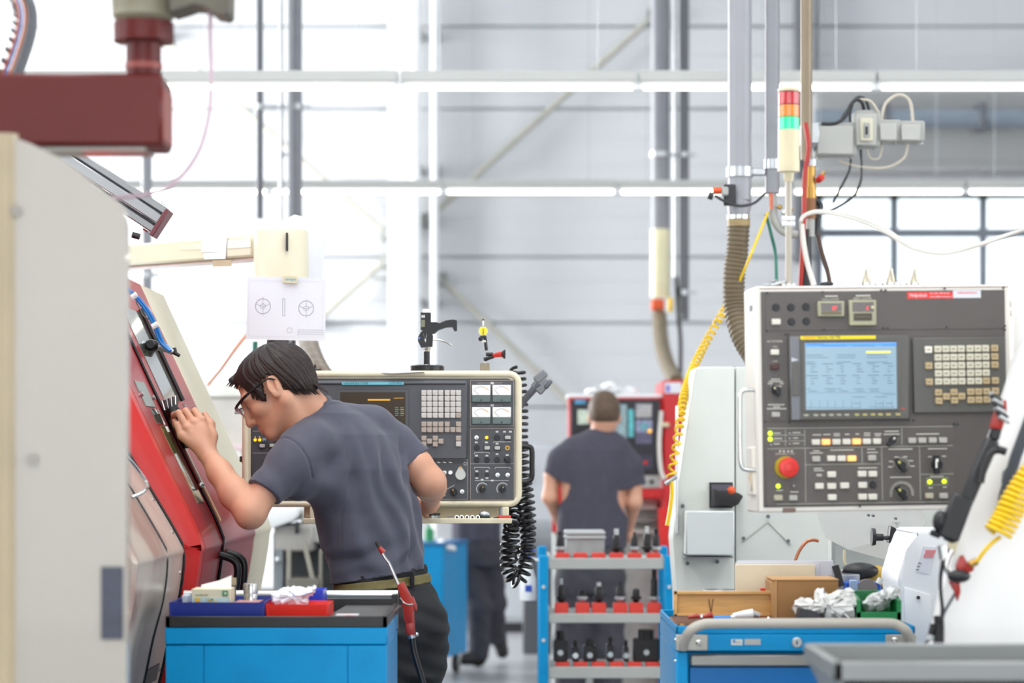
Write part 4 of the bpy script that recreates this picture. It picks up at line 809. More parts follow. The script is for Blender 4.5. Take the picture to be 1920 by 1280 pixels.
# ---- left cart
LZ0, LZ1 = 5.8000, 6.3443; lx0, lx1 = P(310, 0, LZ0).x, P(725, 0, LZ0).x; ltop = P(0, 1155, LZ0).z; lbody = P(0, 1176, LZ0).z
lc_ = root('workshop_cart', ((lx0 + lx1) / 2, (LZ0 + LZ1) / 2, 0), 'blue steel cart with a black rimmed top tray beside the bending worker', 'cart', rot=None)
bd = B().box((lx0, LZ0 + 0.004, 0.13), (lx1, LZ1, lbody - 0.042), 0.004).build('body', m_blue, lc_)
B().box((lx0 - 0.001, LZ0, lbody - 0.0415), (lx1 + 0.001, LZ1 + 0.002, lbody), 0.003).build('top_band', m_blue, lc_)
sx = [lx0, P(382, 0, LZ0).x, P(652, 0, LZ0).x, lx1]
for a, b_ in zip(sx, sx[1:]): B().box((a + 0.0015, LZ0 - 0.001, 0.14), (b_ - 0.0015, LZ0 + 0.01, lbody - 0.044), 0.001).build('front_panel', m_blue, bd)
zr = (lbody, ltop)
for lo, hi in (((lx0, LZ0, zr[0]), (lx1 + 0.001, LZ0 + 0.012, zr[1])), ((lx0, LZ1 - 0.012, zr[0]), (lx1 + 0.001, LZ1, zr[1] + 0.012)), ((lx0, LZ0, zr[0]), (lx0 + 0.012, LZ1, zr[1])), ((lx1 - 0.011, LZ0, zr[0]), (lx1 + 0.001, LZ1, zr[1]))):
    B().box(lo, hi, 0.002).build('tray_rim', m_tray, lc_)
B().box((lx0 + 0.01, LZ0 + 0.01, lbody), (lx1 - 0.01, LZ1 - 0.01, lbody + 0.004)).build('tray_floor', m_tray, lc_)
for i in range(28):
    x = P(600, 0, LZ0).x + (lx1 - 0.02 - P(600, 0, LZ0).x) * i / 27; B().beam((x, LZ0 + 0.03, lbody + 0.012), (x + 0.03, LZ1 - 0.03, lbody + 0.020), 0.004, 0.006, 0.001).build('mat_rib', M('ribbed_mat', '#5d5c5b', 0.35), lc_)
B().tube([P(345, 1114.5, LZ1 + 0.04), P(746, 1114.5, LZ1 + 0.04)], 0.0118, 20).build('push_bar', M('alu_tube', '#dcdcda', 0.22, 0.6), lc_)
for px in (352, 740): B().box((P(px, 0, LZ1).x - 0.008, LZ1, ltop - 0.08), (P(px, 0, LZ1).x + 0.008, LZ1 + 0.045, P(0, 1114, LZ1).z), 0.002).build('bar_bracket', m_tray, lc_)
for x in (lx0 + 0.06, lx1 - 0.06):
    for y in (LZ0 + 0.06, LZ1 - 0.06): castor(lc_, x, y)
def bin_(name, x0, x1, yt, Z0, Z1, zb, mat, lb, th=0.003, flare=0.006):
    o = root(name, ((P(x0, 0, Z0).x + P(x1, 0, Z0).x) / 2, (Z0 + Z1) / 2, zb), lb, 'bin'); a, b_ = P(x0, 0, Z0).x, P(x1, 0, Z0).x; zt_ = P(0, yt, Z0).z
    B().box((a + flare, Z0 + flare, zb), (b_ - flare, Z1 - flare, zb + th)).build('base', mat, o)
    for p in ([(a, Z0), (b_, Z0), 0], [(b_, Z0), (b_, Z1), 1], [(b_, Z1), (a, Z1), 2], [(a, Z1), (a, Z0), 3]):
        (xa, ya), (xb_, yb), k = p; c = Vector(((a + b_) / 2, (Z0 + Z1) / 2, 0)); b2 = B()
        q = [Vector((xa, ya, zt_)), Vector((xb_, yb, zt_)), Vector((xb_, yb, zb)), Vector((xa, ya, zb))]
        inn = [(-1, 1), (-1, -1), (1, -1), (1, 1)][k] if False else None
        nrm = Vector(((0, 1, 0), (-1, 0, 0), (0, -1, 0), (1, 0, 0))[k])
        b2.prism([q[0], q[1], q[2] + nrm * flare, q[3] + nrm * flare], nrm * th).build('wall', mat, o)
    return o
m_dkblue = M('bin_navy', '#1d2f86', 0.35, var=0.04); m_binred = M('bin_red', '#e2281d', 0.35, var=0.04)
zf = lbody + 0.0045
bin_('storage_bin', 317, 496, 1129, 5.8282, 6.1003, zf, m_dkblue, 'navy blue plastic bin holding the tissue box')
bin_('storage_bin', 498, 616, 1133, 5.8563, 6.0252, zf, m_binred, 'small red plastic bin holding the crumpled white paper')
bin_('storage_bin', 545, 606, 1106, 6.0722, 6.1942, zf, M('bin_blue', '#2a44c8', 0.35), 'small bright blue bin standing behind the red bin')
tb = root('tissue_box', P(396, 1130, 5.9126), 'small printed cardboard tissue box with white tissue pulled out', 'tissue box')
x0, x1 = P(359, 0, 5.8939).x, P(432, 0, 5.8939).x; zt_ = P(0, 1104, 5.8939).z; zb_ = zf + 0.004
B().box((x0, 5.8939, zb_), (x1, 5.9877, zt_), 0.001).build('carton', M('carton_cream', '#d8d0b2', 0.6), tb)
B().box((x0 + .001, 5.8924, zb_ + 0.002), (x1 - .001, 5.8943, P(0, 1120, 5.8939).z)).build('printed_band', M('print_pale_blue', '#b9cdc9', 0.6, var=0.3, scale=40), tb)
Ft = Face(396, 1117, 5.8920)
def onface(F, parent, name, mat, x0_, y0_, x1_, y1_, z=0.0012):
    o = mesh_obj(name, F.rect(B(), x0_, y0_, x1_, y1_, 0, z).mesh(name, 38, mat), parent); o.matrix_basis = wm(parent).inverted() @ F.m; return o
for c_, xx, yy, h in (('#e8b81f', 366, 1121, 7), ('#c9a22a', 391, 1123, 4), ('#e2bd22', 401, 1126, 4), ('#6c8a4a', 396, 1122, 3)): onface(Ft, tb, 'printed_flower', M('print_' + c_[1:], c_, 0.6), xx, yy, xx + h * 1.2, yy + h)
onface(Ft, tb, 'green_logo', M('logo_green', '#168a64', 0.5), 417, 1107, 427, 1117); onface(Ft, tb, 'logo_window', M('carton_cream'), 420, 1110, 425, 1114, 0.0016)
t_ = text_obj('lettering', 'und alles klar', 0.006, m_dark, tb, (0, 0, 0)); t_.matrix_basis = wm(tb).inverted() @ Ft.m @ Matrix.Translation(Ft.uv(366, 1115, 0.001))
def crumple(name, outline, Z, depth, mat, lb, cat, parent=None, seed=1, amp=0.006, n=9, bulge=0.03):
    """crumpled sheet/bag: a closed blob over an outline with creases"""
    rnd = random.Random(seed); pts = [P(x, y, Z) for x, y in outline]; c = sum(pts, Vector()) / len(pts); b = B(); rings = []
    fine = spline(pts + [pts[0]], 4)[:-1]
    for k in range(n):
        t = math.pi * k / (n - 1); s = math.sin(t); y = -math.cos(t) * depth / 2
        ring_ = []
        for i, p in enumerate(fine):
            q = c + (p - c) * (max(s, 0.03) ** 0.55); q = Vector((q.x, Z + y, q.z)); q += Vector((rnd.uniform(-1, 1), rnd.uniform(-1, 1) * 1.3, rnd.uniform(-1, 1))) * amp * (0.35 if s > 0.98 else 1.0); ring_.append(b.bm.verts.new(q))
        rings.append(ring_)
    for a, d in zip(rings, rings[1:]):
        for i in range(len(a)): b.bm.faces.new((a[i], a[(i + 1) % len(a)], d[(i + 1) % len(a)], d[i]))
    b.bm.faces.new(rings[0]); b.bm.faces.new(list(reversed(rings[-1])))
    o = b.build(name, mat, parent, angle=24)
    return tag(o, lb, cat) if lb else o
m_tissue = M('tissue', '#f7f8fa', 0.7, var=0.03, bump=0.2, bscale=90); m_film = M('thin_film', '#e9edf0', 0.22, var=0.08, scale=20, coat=0.5, alpha=0.86)
B().prism([P(376, 1104, 5.9408), P(378, 1096, 5.9408), P(410, 1088, 5.9408), P(434, 1078, 5.9408), P(433, 1090, 5.9408), P(433, 1104, 5.9408)], (0, 0.012, 0)).build('tissue', m_tissue, tb)
tag(B().box(P(341, 1131, 5.9689), P(358, 1113, 6.0252), 0.002).build('carton_box', M('carton_blue_white', '#c7d3e0', 0.6, var=0.3, scale=30)), 'small pale blue carton next to the tissue box', 'carton')
crumple('crumpled_paper', [(508, 1114), (530, 1103), (548, 1100), (575, 1102), (592, 1098), (590, 1110), (578, 1120), (575, 1136), (540, 1137), (516, 1138)], 5.9408, 0.10, M('crumpled_white', '#eef0fb', 0.6, var=0.05), 'crumpled white paper bag lying in the red bin', 'paper', seed=4, amp=0.004)
sc_ = root('steel_cylinder', P(470, 1126, 6.0065), 'turned steel cylinder standing in the navy bin', 'workpiece')
cc = P(470, 0, 6.0065); B().lathe([(0.0165, zf), (0.0175, zf + 0.003), (0.0175, P(0, 1113, 6.0065).z), (0.0168, P(0, 1112, 6.0065).z), (0.0182, P(0, 1111, 6.0065).z), (0.0182, P(0, 1095, 6.0065).z), (0.0170, P(0, 1093, 6.0065).z), (0.012, P(0, 1093, 6.0065).z)], (cc.x, 6.0065, 0), n=36).build('body', m_steel, sc_)
vb = root('glass_vial', P(438, 1126, 6.0065), 'small glass vial with a cork-coloured cap by the tissue box', 'vial'); cc = P(438, 0, 6.0252)
B().cyl((cc.x, 6.0252, zf + 0.003), (cc.x, 6.0252, P(0, 1096, 6.0252).z), 0.0065, n=16).build('vial', M('smoky_glass', '#6e645c', 0.15, coat=0.8), vb); B().cyl((cc.x, 6.0252, P(0, 1096, 6.0252).z), (cc.x, 6.0252, P(0, 1083, 6.0252).z), 0.0072, n=16).build('cap', M('cork_cap', '#a89a78', 0.6), vb)
tag(B().box(P(436, 1131, 5.8751), P(494, 1124, 6.0065), 0.001).build('parts_tray', M('old_rose_plastic', '#b98078', 0.4)), 'flat old-rose plastic tray lying in the navy bin', 'tray')
tag(B().box((P(630, 0, 5.9126).x, 5.8751, lbody + 0.021), (P(672, 0, 5.9126).x, 5.9502, lbody + 0.024)).build('packet', M('packet_print', '#dcdcdc', 0.4, var=0.35, scale=30, dirt_or_reflection='#c43a34', dscale=14, damt=0.8)), 'flat red and white packet on the ribbed mat', 'packet')
# red air gun hooked on the cart's far corner
ag = root('air_gun', P(768, 1195, 6.3068), 'red air blow gun with a long steel nozzle hooked on the cart corner', 'air gun')
m_gun = M('gun_red', '#a52a20', 0.35, var=0.06); gz_ = 6.3256
B().tube([P(716, 1036, gz_), P(722, 1046, gz_), P(729, 1055, gz_), P(752, 1108, gz_)], 0.0042, 12).build('nozzle_tube', m_steel, ag)
B().tube([P(711, 1026, gz_), P(719, 1036, gz_)], [0.0055, 0.0085], 14).build('nozzle_collar', m_gun, ag); B().tube([P(705, 1015, gz_), P(711, 1026, gz_)], [0.004, 0.005], 12).build('nozzle_tip', M('gunmetal'), ag)
def poly_prism(pix, Z, th, name, mat, parent, bev=0.004):
    b = B().prism([P(x, y, Z) for x, y in pix], (0, th, 0)); bmesh.ops.bevel(b.bm, geom=list(b.bm.edges), offset=bev, segments=2, profile=0.5, affect='EDGES'); return b.build(name, mat, parent)
poly_prism([(744, 1097), (756, 1090), (770, 1117), (776, 1130), (776, 1150), (778, 1190), (764, 1192), (758, 1160), (754, 1130)], gz_ - 0.012, 0.026, 'body', m_gun, ag)
poly_prism([(764, 1118), (775, 1119), (781, 1134), (782, 1145), (776, 1143), (770, 1130)], gz_ - 0.009, 0.018, 'lever', m_gun, ag, 0.002)
poly_prism([(759, 1168), (762, 1190), (777, 1186), (777, 1166)], gz_ - 0.013, 0.028, 'grip', m_gun, ag)
B().tube(spline([P(750, 1120, gz_ - .014), P(757, 1129, gz_ - .015), P(766, 1133, gz_ - .015), P(774, 1132, gz_ - .012)], 5), 0.0016, 6).build('spring_wire', m_steel, ag)
B().cyl(P(770, 1186, gz_), P(773, 1196, gz_), 0.010, n=16).build('hose_fitting', m_galv, ag); B().ball(P(781, 1189, gz_), 0.006, 2).build('coupling', m_steel, ag)
B().tube(spline([P(772, 1194, gz_), P(777, 1225, gz_), P(788, 1262, gz_), P(800, 1310, gz_), P(812, 1400, gz_)], 8), 0.0082, 12).build('hose', m_rub, ag)
# ---- right cart
RZ0, RZ1 = 5.70, 6.32; rx0, rx1 = P(1268, 0, RZ0).x, P(1716, 0, RZ0).x; rtop = P(0, 1173, RZ0).z
rc_ = root('tool_cart', ((rx0 + rx1) / 2, (RZ0 + RZ1) / 2, 0), 'blue drawer cart with a bent grey tube handle, loaded with boxes', 'cart')
zl = P(0, 1188, RZ0).z; zd = P(0, 1222, RZ0).z
B().box((rx0, RZ0 + 0.03, 0.13), (rx1, RZ1, zd), 0.004).build('body', m_blue, rc_)
for x, s in ((rx0, 1), (rx1 - 0.028, 1)): B().box((x, RZ0 + 0.002, 0.13), (x + 0.028, RZ0 + 0.04, zd), 0.003).build('corner_post', m_blue, rc_)
B().box((rx0, RZ0, zd + 0.002), (rx1, RZ0 + 0.03, zl), 0.003).build('lock_rail', m_blue, rc_); B().box((rx0, RZ0 + 0.03, zd), (rx1, RZ1, zl)).build('upper_body', m_blue, rc_)
for lo, hi in (((rx0, RZ0, zl), (rx1, RZ0 + 0.006, rtop)), ((rx0, RZ1 - 0.006, zl), (rx1, RZ1, rtop)), ((rx0, RZ0, zl), (rx0 + 0.006, RZ1, rtop)), ((rx1 - 0.006, RZ0, zl), (rx1, RZ1, rtop))): B().box(lo, hi, 0.002).build('tray_rim', m_blue, rc_)
B().box((rx0 + 0.006, RZ0 + 0.006, zl), (rx1 - 0.006, RZ1 - 0.006, zl + 0.003)).build('tray_mat', m_tray, rc_)
for k in range(5):
    z1_ = zd - 0.006 - 0.15 * k; dr_ = B().box((rx0 + 0.032, RZ0 + 0.012, z1_ - 0.142), (rx1 - 0.032, RZ0 + 0.035, z1_ - 0.030), 0.002).build('drawer', m_blued, rc_)
    B().box((rx0 + 0.034, RZ0 + 0.002, z1_ - 0.028), (rx1 - 0.034, RZ0 + 0.028, z1_), 0.004).build('drawer_handle', M('handle_strip', '#8c8a86', 0.35, 0.5), dr_)
hy = RZ0 - 0.055
B().tube(spline([P(1281, 1213, RZ0 - 0.01), P(1284, 1200, RZ0 - 0.03), P(1295, 1182, hy), P(1316, 1171, hy), P(1350, 1168.5, hy), P(1500, 1168, hy), P(1650, 1168, hy), P(1681, 1171, hy), P(1698, 1182, hy), P(1706, 1200, RZ0 - 0.03), P(1708, 1212, RZ0 - 0.01)], 8), 0.0122, 16).build('push_handle', m_grip, rc_)
for x0_, x1_ in ((1267, 1327), (1660, 1717)):
    bp_ = B().box((P(x0_, 0, RZ0).x, RZ0 - 0.006, P(0, 1219, RZ0).z), (P(x1_, 0, RZ0).x, RZ0, P(0, 1189, RZ0).z), 0.002).build('handle_bracket', m_plate, rc_)
    cxp = 1310 if x0_ < 1400 else 1677; B().lathe([(0.0075, 0), (0.0075, 0.003), (0.004, 0.006), (0.0005, 0.007)], P(cxp, 1205 if cxp < 1400 else 1200, RZ0 - 0.006), (0, -1, 0), 16).build('bolt', m_steel, bp_)
lk = B().lathe([(0.0125, 0), (0.0125, 0.004), (0.010, 0.006), (0.004, 0.006)], P(1494, 1204, RZ0), (0, -1, 0), 24).build('lock', m_galv, rc_); B().box(P(1493, 1208, RZ0 - 0.0075), P(1495.5, 1201, RZ0 - 0.005)).build('key_slot', m_dark, lk)
F3 = Face(1400, 1203, RZ0)
bg_ = onface(F3, rc_, 'badge', M('badge_silver', '#c9ccc4', 0.35, 0.3), 1371, 1198, 1392, 1209); onface(F3, rc_, 'badge', M('badge_grey', '#a9aaa5', 0.4, 0.3), 1396, 1197.5, 1426, 1208.5); onface(F3, rc_, 'badge_mark', M('badge_blue'), 1374, 1199, 1379, 1205, 0.0016)
t_ = text_obj('lettering', 'LISTA', 0.0052, m_dark, rc_, (0, 0, 0)); t_.matrix_basis = wm(rc_).inverted() @ F3.m @ Matrix.Translation(F3.uv(1379, 1204, 0.0015))
for x in (rx0 + 0.06, rx1 - 0.06):
    for y in (RZ0 + 0.07, RZ1 - 0.07): castor(rc_, x, y)
for py in (1165, 1205): B().ball((rx0 - 0.001, RZ0 + 0.012, P(0, py + 35, RZ0).z), 0.004, 1).build('side_rivet', m_steel, rc_)
rf = zl + 0.0035
def X(px, Z): return P(px, 0, Z).x
def Zz(py, Z): return P(0, py, Z).z
# wooden case, open
wc = root('wooden_case', (X(1350, 5.9), 5.85, rf), 'open light wooden case with its lid standing upright', 'case')
m_wood = M('maple_wood', '#d8a864', 0.45, var=0.2, scale=6, stretch=(1.5, 1.5, 14)); m_woodd = M('walnut_edge', '#7c4a2c', 0.4, var=0.15, scale=8)
lz = 5.98; lx_a, lx_b = X(1264, lz), X(1450, lz); lzt = Zz(1108, lz)
ld = B().box((lx_a, lz + 0.016, rf + 0.020), (lx_b, lz + 0.020, lzt)).build('lid_panel', m_wood, wc)
for lo, hi in (((lx_a, lz, lzt - 0.008), (lx_b, lz + 0.02, lzt)), ((lx_a, lz, rf + 0.020), (lx_a + 0.008, lz + 0.02, lzt)), ((lx_b - 0.006, lz, rf + 0.020), (lx_b, lz + 0.02, lzt)), ((lx_a, lz, rf + 0.020), (lx_b, lz + 0.02, rf + 0.026))): B().box(lo, hi, 0.001).build('lid_frame', m_wood, wc)
bx0, bx1 = X(1266, 5.76), X(1492, 5.76)
B().box((bx0, 5.765, rf), (bx1, 5.975, rf + 0.018), 0.002).build('base', M('walnut_edge'), wc)
B().box((bx0 + 0.004, 5.768, rf + 0.018), (bx1 - 0.004, 5.97, rf + 0.0195)).build('lining', M('case_felt', '#6a4634', 0.8), wc)
B().box((X(1275, 5.76), 5.762, rf + 0.004), (X(1285, 5.76), 5.766, rf + 0.015), 0.001).build('clasp', m_brass, wc)
ct = rf + 0.020
rk = root('red_driver', (X(1315, 5.85), 5.85, ct), 'small red handled tool with a wire fork in the wooden case', 'tool')
B().tube([(X(1290, 5.85), 5.85, ct + .006), (X(1306, 5.85), 5.85, ct + .009), (X(1318, 5.85), 5.85, ct + .007), (X(1336, 5.85), 5.85, ct + .012)], [0.004, 0.006, 0.004, 0.009], 12).build('handle', m_gun, rk)
for dx in (-4, 4): B().tube([(X(1333, 5.85), 5.85, ct + .014), (X(1333 + dx, 5.85), 5.85, Zz(1123, 5.85))], 0.0016, 6).build('prong', M('rust_wire', '#5c3127', 0.5), rk)
B().cyl((X(1313, 5.85), 5.85, ct + .006), (X(1317, 5.85), 5.85, ct + .006), 0.0075, n=12).build('ring', m_steel, rk)
sn = root('blue_syringe', (X(1350, 5.84), 5.84, ct), 'blue and grey syringe-like oiler lying in the wooden case', 'oiler')
B().tube([(X(1338, 5.84), 5.84, ct + .005), (X(1370, 5.84), 5.84, ct + .006)], 0.005, 12).build('blue_barrel', M('syringe_blue', '#2f86d8', 0.35), sn); B().tube([(X(1370, 5.84), 5.84, ct + .006), (X(1378, 5.84), 5.84, ct + .007)], 0.006, 12).build('collar', m_galv, sn)
tb2 = root('grease_tube', (X(1395, 5.86), 5.86, ct), 'white squeeze tube with a grey cap lying in the wooden case', 'tube')
B().tube([(X(1374, 5.86), 5.86, ct + .009), (X(1395, 5.86), 5.86, ct + .012), (X(1412, 5.86), 5.86, ct + .014)], [0.006, 0.010, 0.012], 14).build('tube', m_white, tb2); B().tube([(X(1412, 5.86), 5.86, ct + .013), (X(1424, 5.86), 5.86, ct + .009)], [0.009, 0.007], 12).build('cap', m_galv, tb2)
kx_ = root('hex_key', (X(1412, 5.82), 5.82, ct), 'small steel bracket key lying by the white tube', 'key')
B().box((X(1404, 5.82), 5.815, ct), (X(1428, 5.82), 5.825, ct + 0.004), 0.001).build('bar', m_galv, kx_); B().ball((X(1441, 5.82), 5.82, ct + 0.004), 0.005, 1).build('nut', m_steel, kx_)
# cardboard box, paper folder, tins
cb = root('cardboard_box', (X(1510, 6.0), 5.98, rf), 'plain brown cardboard box standing between the wooden case and the wipes', 'box')
m_card = M('cardboard', '#ad7f4f', 0.75, var=0.08, scale=10)
B().box((X(1457, 5.94), 5.94, rf), (X(1572, 5.94), 6.10, Zz(1088, 5.94)), 0.002).build('body', m_card, cb); B().prism([(X(1447, 5.94), 5.939, Zz(1092, 5.94)), (X(1457, 5.94), 5.939, Zz(1087, 5.94)), (X(1457, 5.94), 5.939, rf), (X(1451, 5.94), 5.939, rf)], (0, 0.16, 0)).build('side_flap', M('cardboard_edge', '#c99a66', 0.75), cb)
B().box((X(1448, 5.94), 5.938, Zz(1088, 5.94)), (X(1573, 5.94), 6.10, Zz(1085.5, 5.94)), 0.001).build('lid', M('cardboard_edge'), cb)
pf = root('paper_folder', (X(1465, 6.2), 6.2, rf), 'stack of white sheets in a cream folder standing upright', 'folder')
B().box((X(1378, 6.18), 6.18, rf), (X(1528, 6.18), 6.184, Zz(1058, 6.18)), 0.001).build('cover', M('folder_cream', '#f3e3c4', 0.6), pf)
for k, (xa, xb_, yy) in enumerate(((1379, 1535, 1054), (1382, 1560, 1052), (1384, 1563, 1050.5), (1400, 1565, 1056))): B().box((X(xa, 6.19), 6.187 + 0.006 * k, rf), (X(xb_, 6.19), 6.189 + 0.006 * k, Zz(yy, 6.19)), 0.0005).build('sheet', m_paper, pf)
tag(B().lathe([(0.045, 0), (0.046, 0.07), (0.043, 0.072), (0.043, 0.06), (0.01, 0.06)], (X(1352, 6.22), 6.24, rf), n=32).build('glass_dish', m_galv), 'round metal dish behind the wooden lid', 'dish')
tag(B().lathe([(0.045, 0), (0.046, Zz(1077, 6.22) - rf), (0.043, Zz(1076, 6.22) - rf), (0.043, 0.06), (0.01, 0.06)], (X(1578, 6.22), 6.22, rf), n=32).build('metal_tin', m_galv), 'round grey metal tin behind the blue clamp box', 'tin')
tag(B().box((X(1428, 6.1), 6.12, rf), (X(1446, 6.1), 6.14, Zz(1103.5, 6.1)), 0.001).build('red_card', M('bin_red')), 'narrow red card peeking out by the cardboard box', 'card')
tag(B().tube(spline([P(1488, 1080, 6.24), P(1491, 1052, 6.24), P(1500, 1030, 6.24), P(1513, 1015, 6.24), P(1526, 1012, 6.24), P(1535, 1014, 6.24)], 8), 0.0042, 10).build('copper_pipe', M('copper', '#b9704c', 0.3, 0.8)), 'bent copper pipe rising behind the white sheets', 'pipe')
tag(B().beam(P(1566, 1060, 6.14), P(1577, 1098, 6.12), 0.018, 0.006, 0.001, (0, -1, 0)).build('black_ruler', m_black), 'flat black bar leaning by the tin', 'bar')
bc = root('clamp_box', (X(1620, 6.16), 6.16, rf), 'bright blue plastic holder with a round metal insert', 'holder'); m_bb = M('holder_blue', '#1763d8', 0.35)
B().box((X(1585, 6.14), 6.14, rf), (X(1652, 6.14), 6.2, Zz(1091, 6.14)), 0.003).build('body', m_bb, bc)
B().cyl((X(1626, 6.13), 6.141, Zz(1104, 6.14)), (X(1626, 6.13), 6.125, Zz(1104, 6.14)), 0.026, n=28).build('metal_insert', M('insert', '#8b8488', 0.4, 0.6), bc)
B().box((X(1593, 6.12), 6.12, Zz(1112, 6.12)), (X(1608, 6.12), 6.138, Zz(1087, 6.12)), 0.002).build('clear_clip', M('clear_clip', '#aac4ee', 0.2, coat=0.5), bc); B().cyl(P(1647, 1094, 6.14), P(1652, 1084, 6.14), 0.008, n=12).build('white_peg', m_white, bc)
gb = root('green_bin', (X(1648, 5.85), 5.85, rf), 'green open-fronted plastic bin with a plastic bag inside', 'bin'); m_grn = M('bin_green', '#1f8a4c', 0.35, var=0.05)
ga, gb_ = X(1606, 5.79), X(1690, 5.79); gt = Zz(1111, 5.9); gl = Zz(1147, 5.79)
B().box((ga, 5.79, rf), (gb_, 5.94, rf + 0.004)).build('base', m_grn, gb); B().box((ga, 5.79, rf), (gb_, 5.795, gl), 0.001).build('front_lip', m_grn, gb); B().box((ga, 5.935, rf), (gb_, 5.94, gt + 0.004), 0.001).build('back_wall', m_grn, gb)
for x in (ga, gb_ - 0.010): B().prism([(x, 5.79, rf), (x, 5.94, rf), (x, 5.94, gt + 0.004), (x, 5.84, gt - 0.004), (x, 5.79, gt - 0.012)], (0.010, 0, 0)).build('side_wall', m_grn, gb)
crumple('plastic_bag', [(1617, 1128), (1640, 1112), (1668, 1101), (1686, 1101), (1688, 1112), (1672, 1126), (1655, 1142), (1632, 1146), (1619, 1142)], 5.86, 0.08, M('bag_film', '#dfe2df', 0.2, var=0.2, scale=30, coat=0.6), 'translucent plastic bag lying in the green bin', 'bag', seed=8, amp=0.005)
wp = crumple('crumpled_wipes', [(1486, 1136), (1497, 1126), (1515, 1122), (1528, 1126), (1530, 1108), (1540, 1104), (1552, 1118), (1572, 1110), (1590, 1104), (1602, 1110), (1604, 1135), (1598, 1156), (1580, 1160), (1545, 1161), (1530, 1150), (1512, 1146), (1492, 1150)], 5.82, 0.13, M('wipes_white', '#fbfaf6', 0.5, var=0.06, scale=25), 'pile of crumpled white wipes in front of the cardboard box', 'wipes', seed=12, amp=0.006)
tag(B().prism([P(1494, 1160, 5.74), P(1500, 1140, 5.74), P(1530, 1146, 5.74), P(1540, 1160, 5.74)], (0, 0.05, 0)).build('black_case', M('black_case', '#2e2f36', 0.45)), 'dark ribbed case half under the crumpled wipes', 'case')
# ---- blurred grey tray trolley in the near right corner
gt_ = root('grey_tray_trolley', (1.0, 4.35, 0), 'grey steel tray trolley, close and blurred in the corner by the drawer cart', 'trolley')
tz0 = 1.049; xa = 0.55; xb_ = 1.45
m_gtray = M('grey_tray_steel', '#5f5d5a', 0.4, var=0.05); m_grim = M('grey_tray_rim', '#818483', 0.35, var=0.04)
B().box((xa + 0.01, 4.15, tz0 - 0.030), (xb_, 4.55, tz0 - 0.024)).build('tray_floor', m_gtray, gt_)
for lo, hi in (((xa, 4.135, tz0 - 0.03), (xb_, 4.15, tz0 + 0.004)), ((xa, 4.545, tz0 - 0.03), (xb_, 4.56, tz0 + 0.004)), ((xa, 4.135, tz0 - 0.03), (xa + 0.018, 4.56, tz0 + 0.004)), ((xb_ - 0.015, 4.135, tz0 - 0.03), (xb_, 4.56, tz0 + 0.004))): B().box(lo, hi, 0.004).build('tray_rim', m_grim, gt_)
B().box((xa + 0.05, 4.16, 0.72), (xb_ - 0.03, 4.53, tz0 - 0.031), 0.01).build('box_body', m_gtray, gt_)
B().prism([(xa + 0.006, 4.14, tz0 - 0.03), (xa + 0.055, 4.17, tz0 - 0.14), (xa + 0.055, 4.50, tz0 - 0.14), (xa + 0.006, 4.54, tz0 - 0.03)], (0.01, 0, 0)).build('side_flange', m_grim, gt_)
for x in (xa + 0.1, xb_ - 0.08):
    for y in (4.2, 4.48): B().cyl((x, y, 0.1), (x, y, 0.73), 0.015, n=12).build('leg', m_galv, gt_); castor(gt_, x, y)
# ---- blue tool-holder trolley in the middle
TZ = 10.0
tt = root('tool_trolley', (X(1137, TZ), TZ + 0.2, 0), 'blue and grey tool trolley with red holder blocks before the standing worker', 'trolley')
pxl = ((1010, 1028), (1246, 1264))
for a, b_ in pxl:
    ps = B().box((X(a, TZ), TZ, 0.16), (X(b_, TZ), TZ + 0.05, Zz(1041, TZ)), 0.006).build('post', m_blue, tt); B().box((X(a, TZ), TZ + 0.4, 0.16), (X(b_, TZ), TZ + 0.45, Zz(1030, TZ)), 0.006).build('post', m_blue, tt)
    for py in (1100, 1200): B().cyl(P((a + b_) / 2, py, TZ), P((a + b_) / 2, py, TZ - 0.004), 0.008, n=10).build('bolt', m_galv, ps)
    B().box((X(a, TZ), TZ - 0.05, 0.12), (X(b_, TZ), TZ + 0.5, 0.17), 0.005).build('foot_beam', m_blue, tt)
    for y in (TZ, TZ + 0.45): castor(tt, X((a + b_) / 2, TZ), y)
m_shelf = M('shelf_grey', '#a9aba8', 0.4, var=0.04)
sh_z = []
for y0_, y1_ in ((1046, 1067), (1150, 1168), (1250, 1272)):
    zt_ = Zz(y0_, TZ); sh_z.append(zt_); s_ = B().box((X(1028, TZ), TZ + 0.01, Zz(y1_, TZ)), (X(1246, TZ), TZ + 0.03, zt_), 0.003).build('shelf_front', m_shelf, tt)
    B().box((X(1028, TZ), TZ + 0.02, zt_ - 0.012), (X(1246, TZ), TZ + 0.43, zt_ - 0.004)).build('shelf', m_shelf, tt)
    for px in (1030, 1242): B().box((X(px, TZ) - 0.006, TZ + 0.03, zt_ - 0.03), (X(px, TZ) + 0.006, TZ + 0.42, zt_ + 0.01)).build('shelf_side', m_shelf, tt)
m_hold = M('holder_red', '#d43a2e', 0.4, var=0.05)
rows = (((1055, 1089, 1123, 1157, 1191, 1227), 9, sh_z[0]), ((1053, 1093, 1124, 1164, 1194, 1228), 19, sh_z[1]), ((1055, 1089, 1123, 1157, 1191, 1225), 8, sh_z[2]))
for xs_, hh, zt_ in rows:
    for x in xs_:
        h_ = hh * TZ / FPX
        B().box((X(x - 13, TZ), TZ + 0.03, zt_ - 0.004), (X(x + 13, TZ), TZ + 0.10, zt_ + h_), 0.004).build('holder_block', m_hold, tt)
m_td = M('tool_dark', '#2c2a2b', 0.35, 0.6, var=0.1)
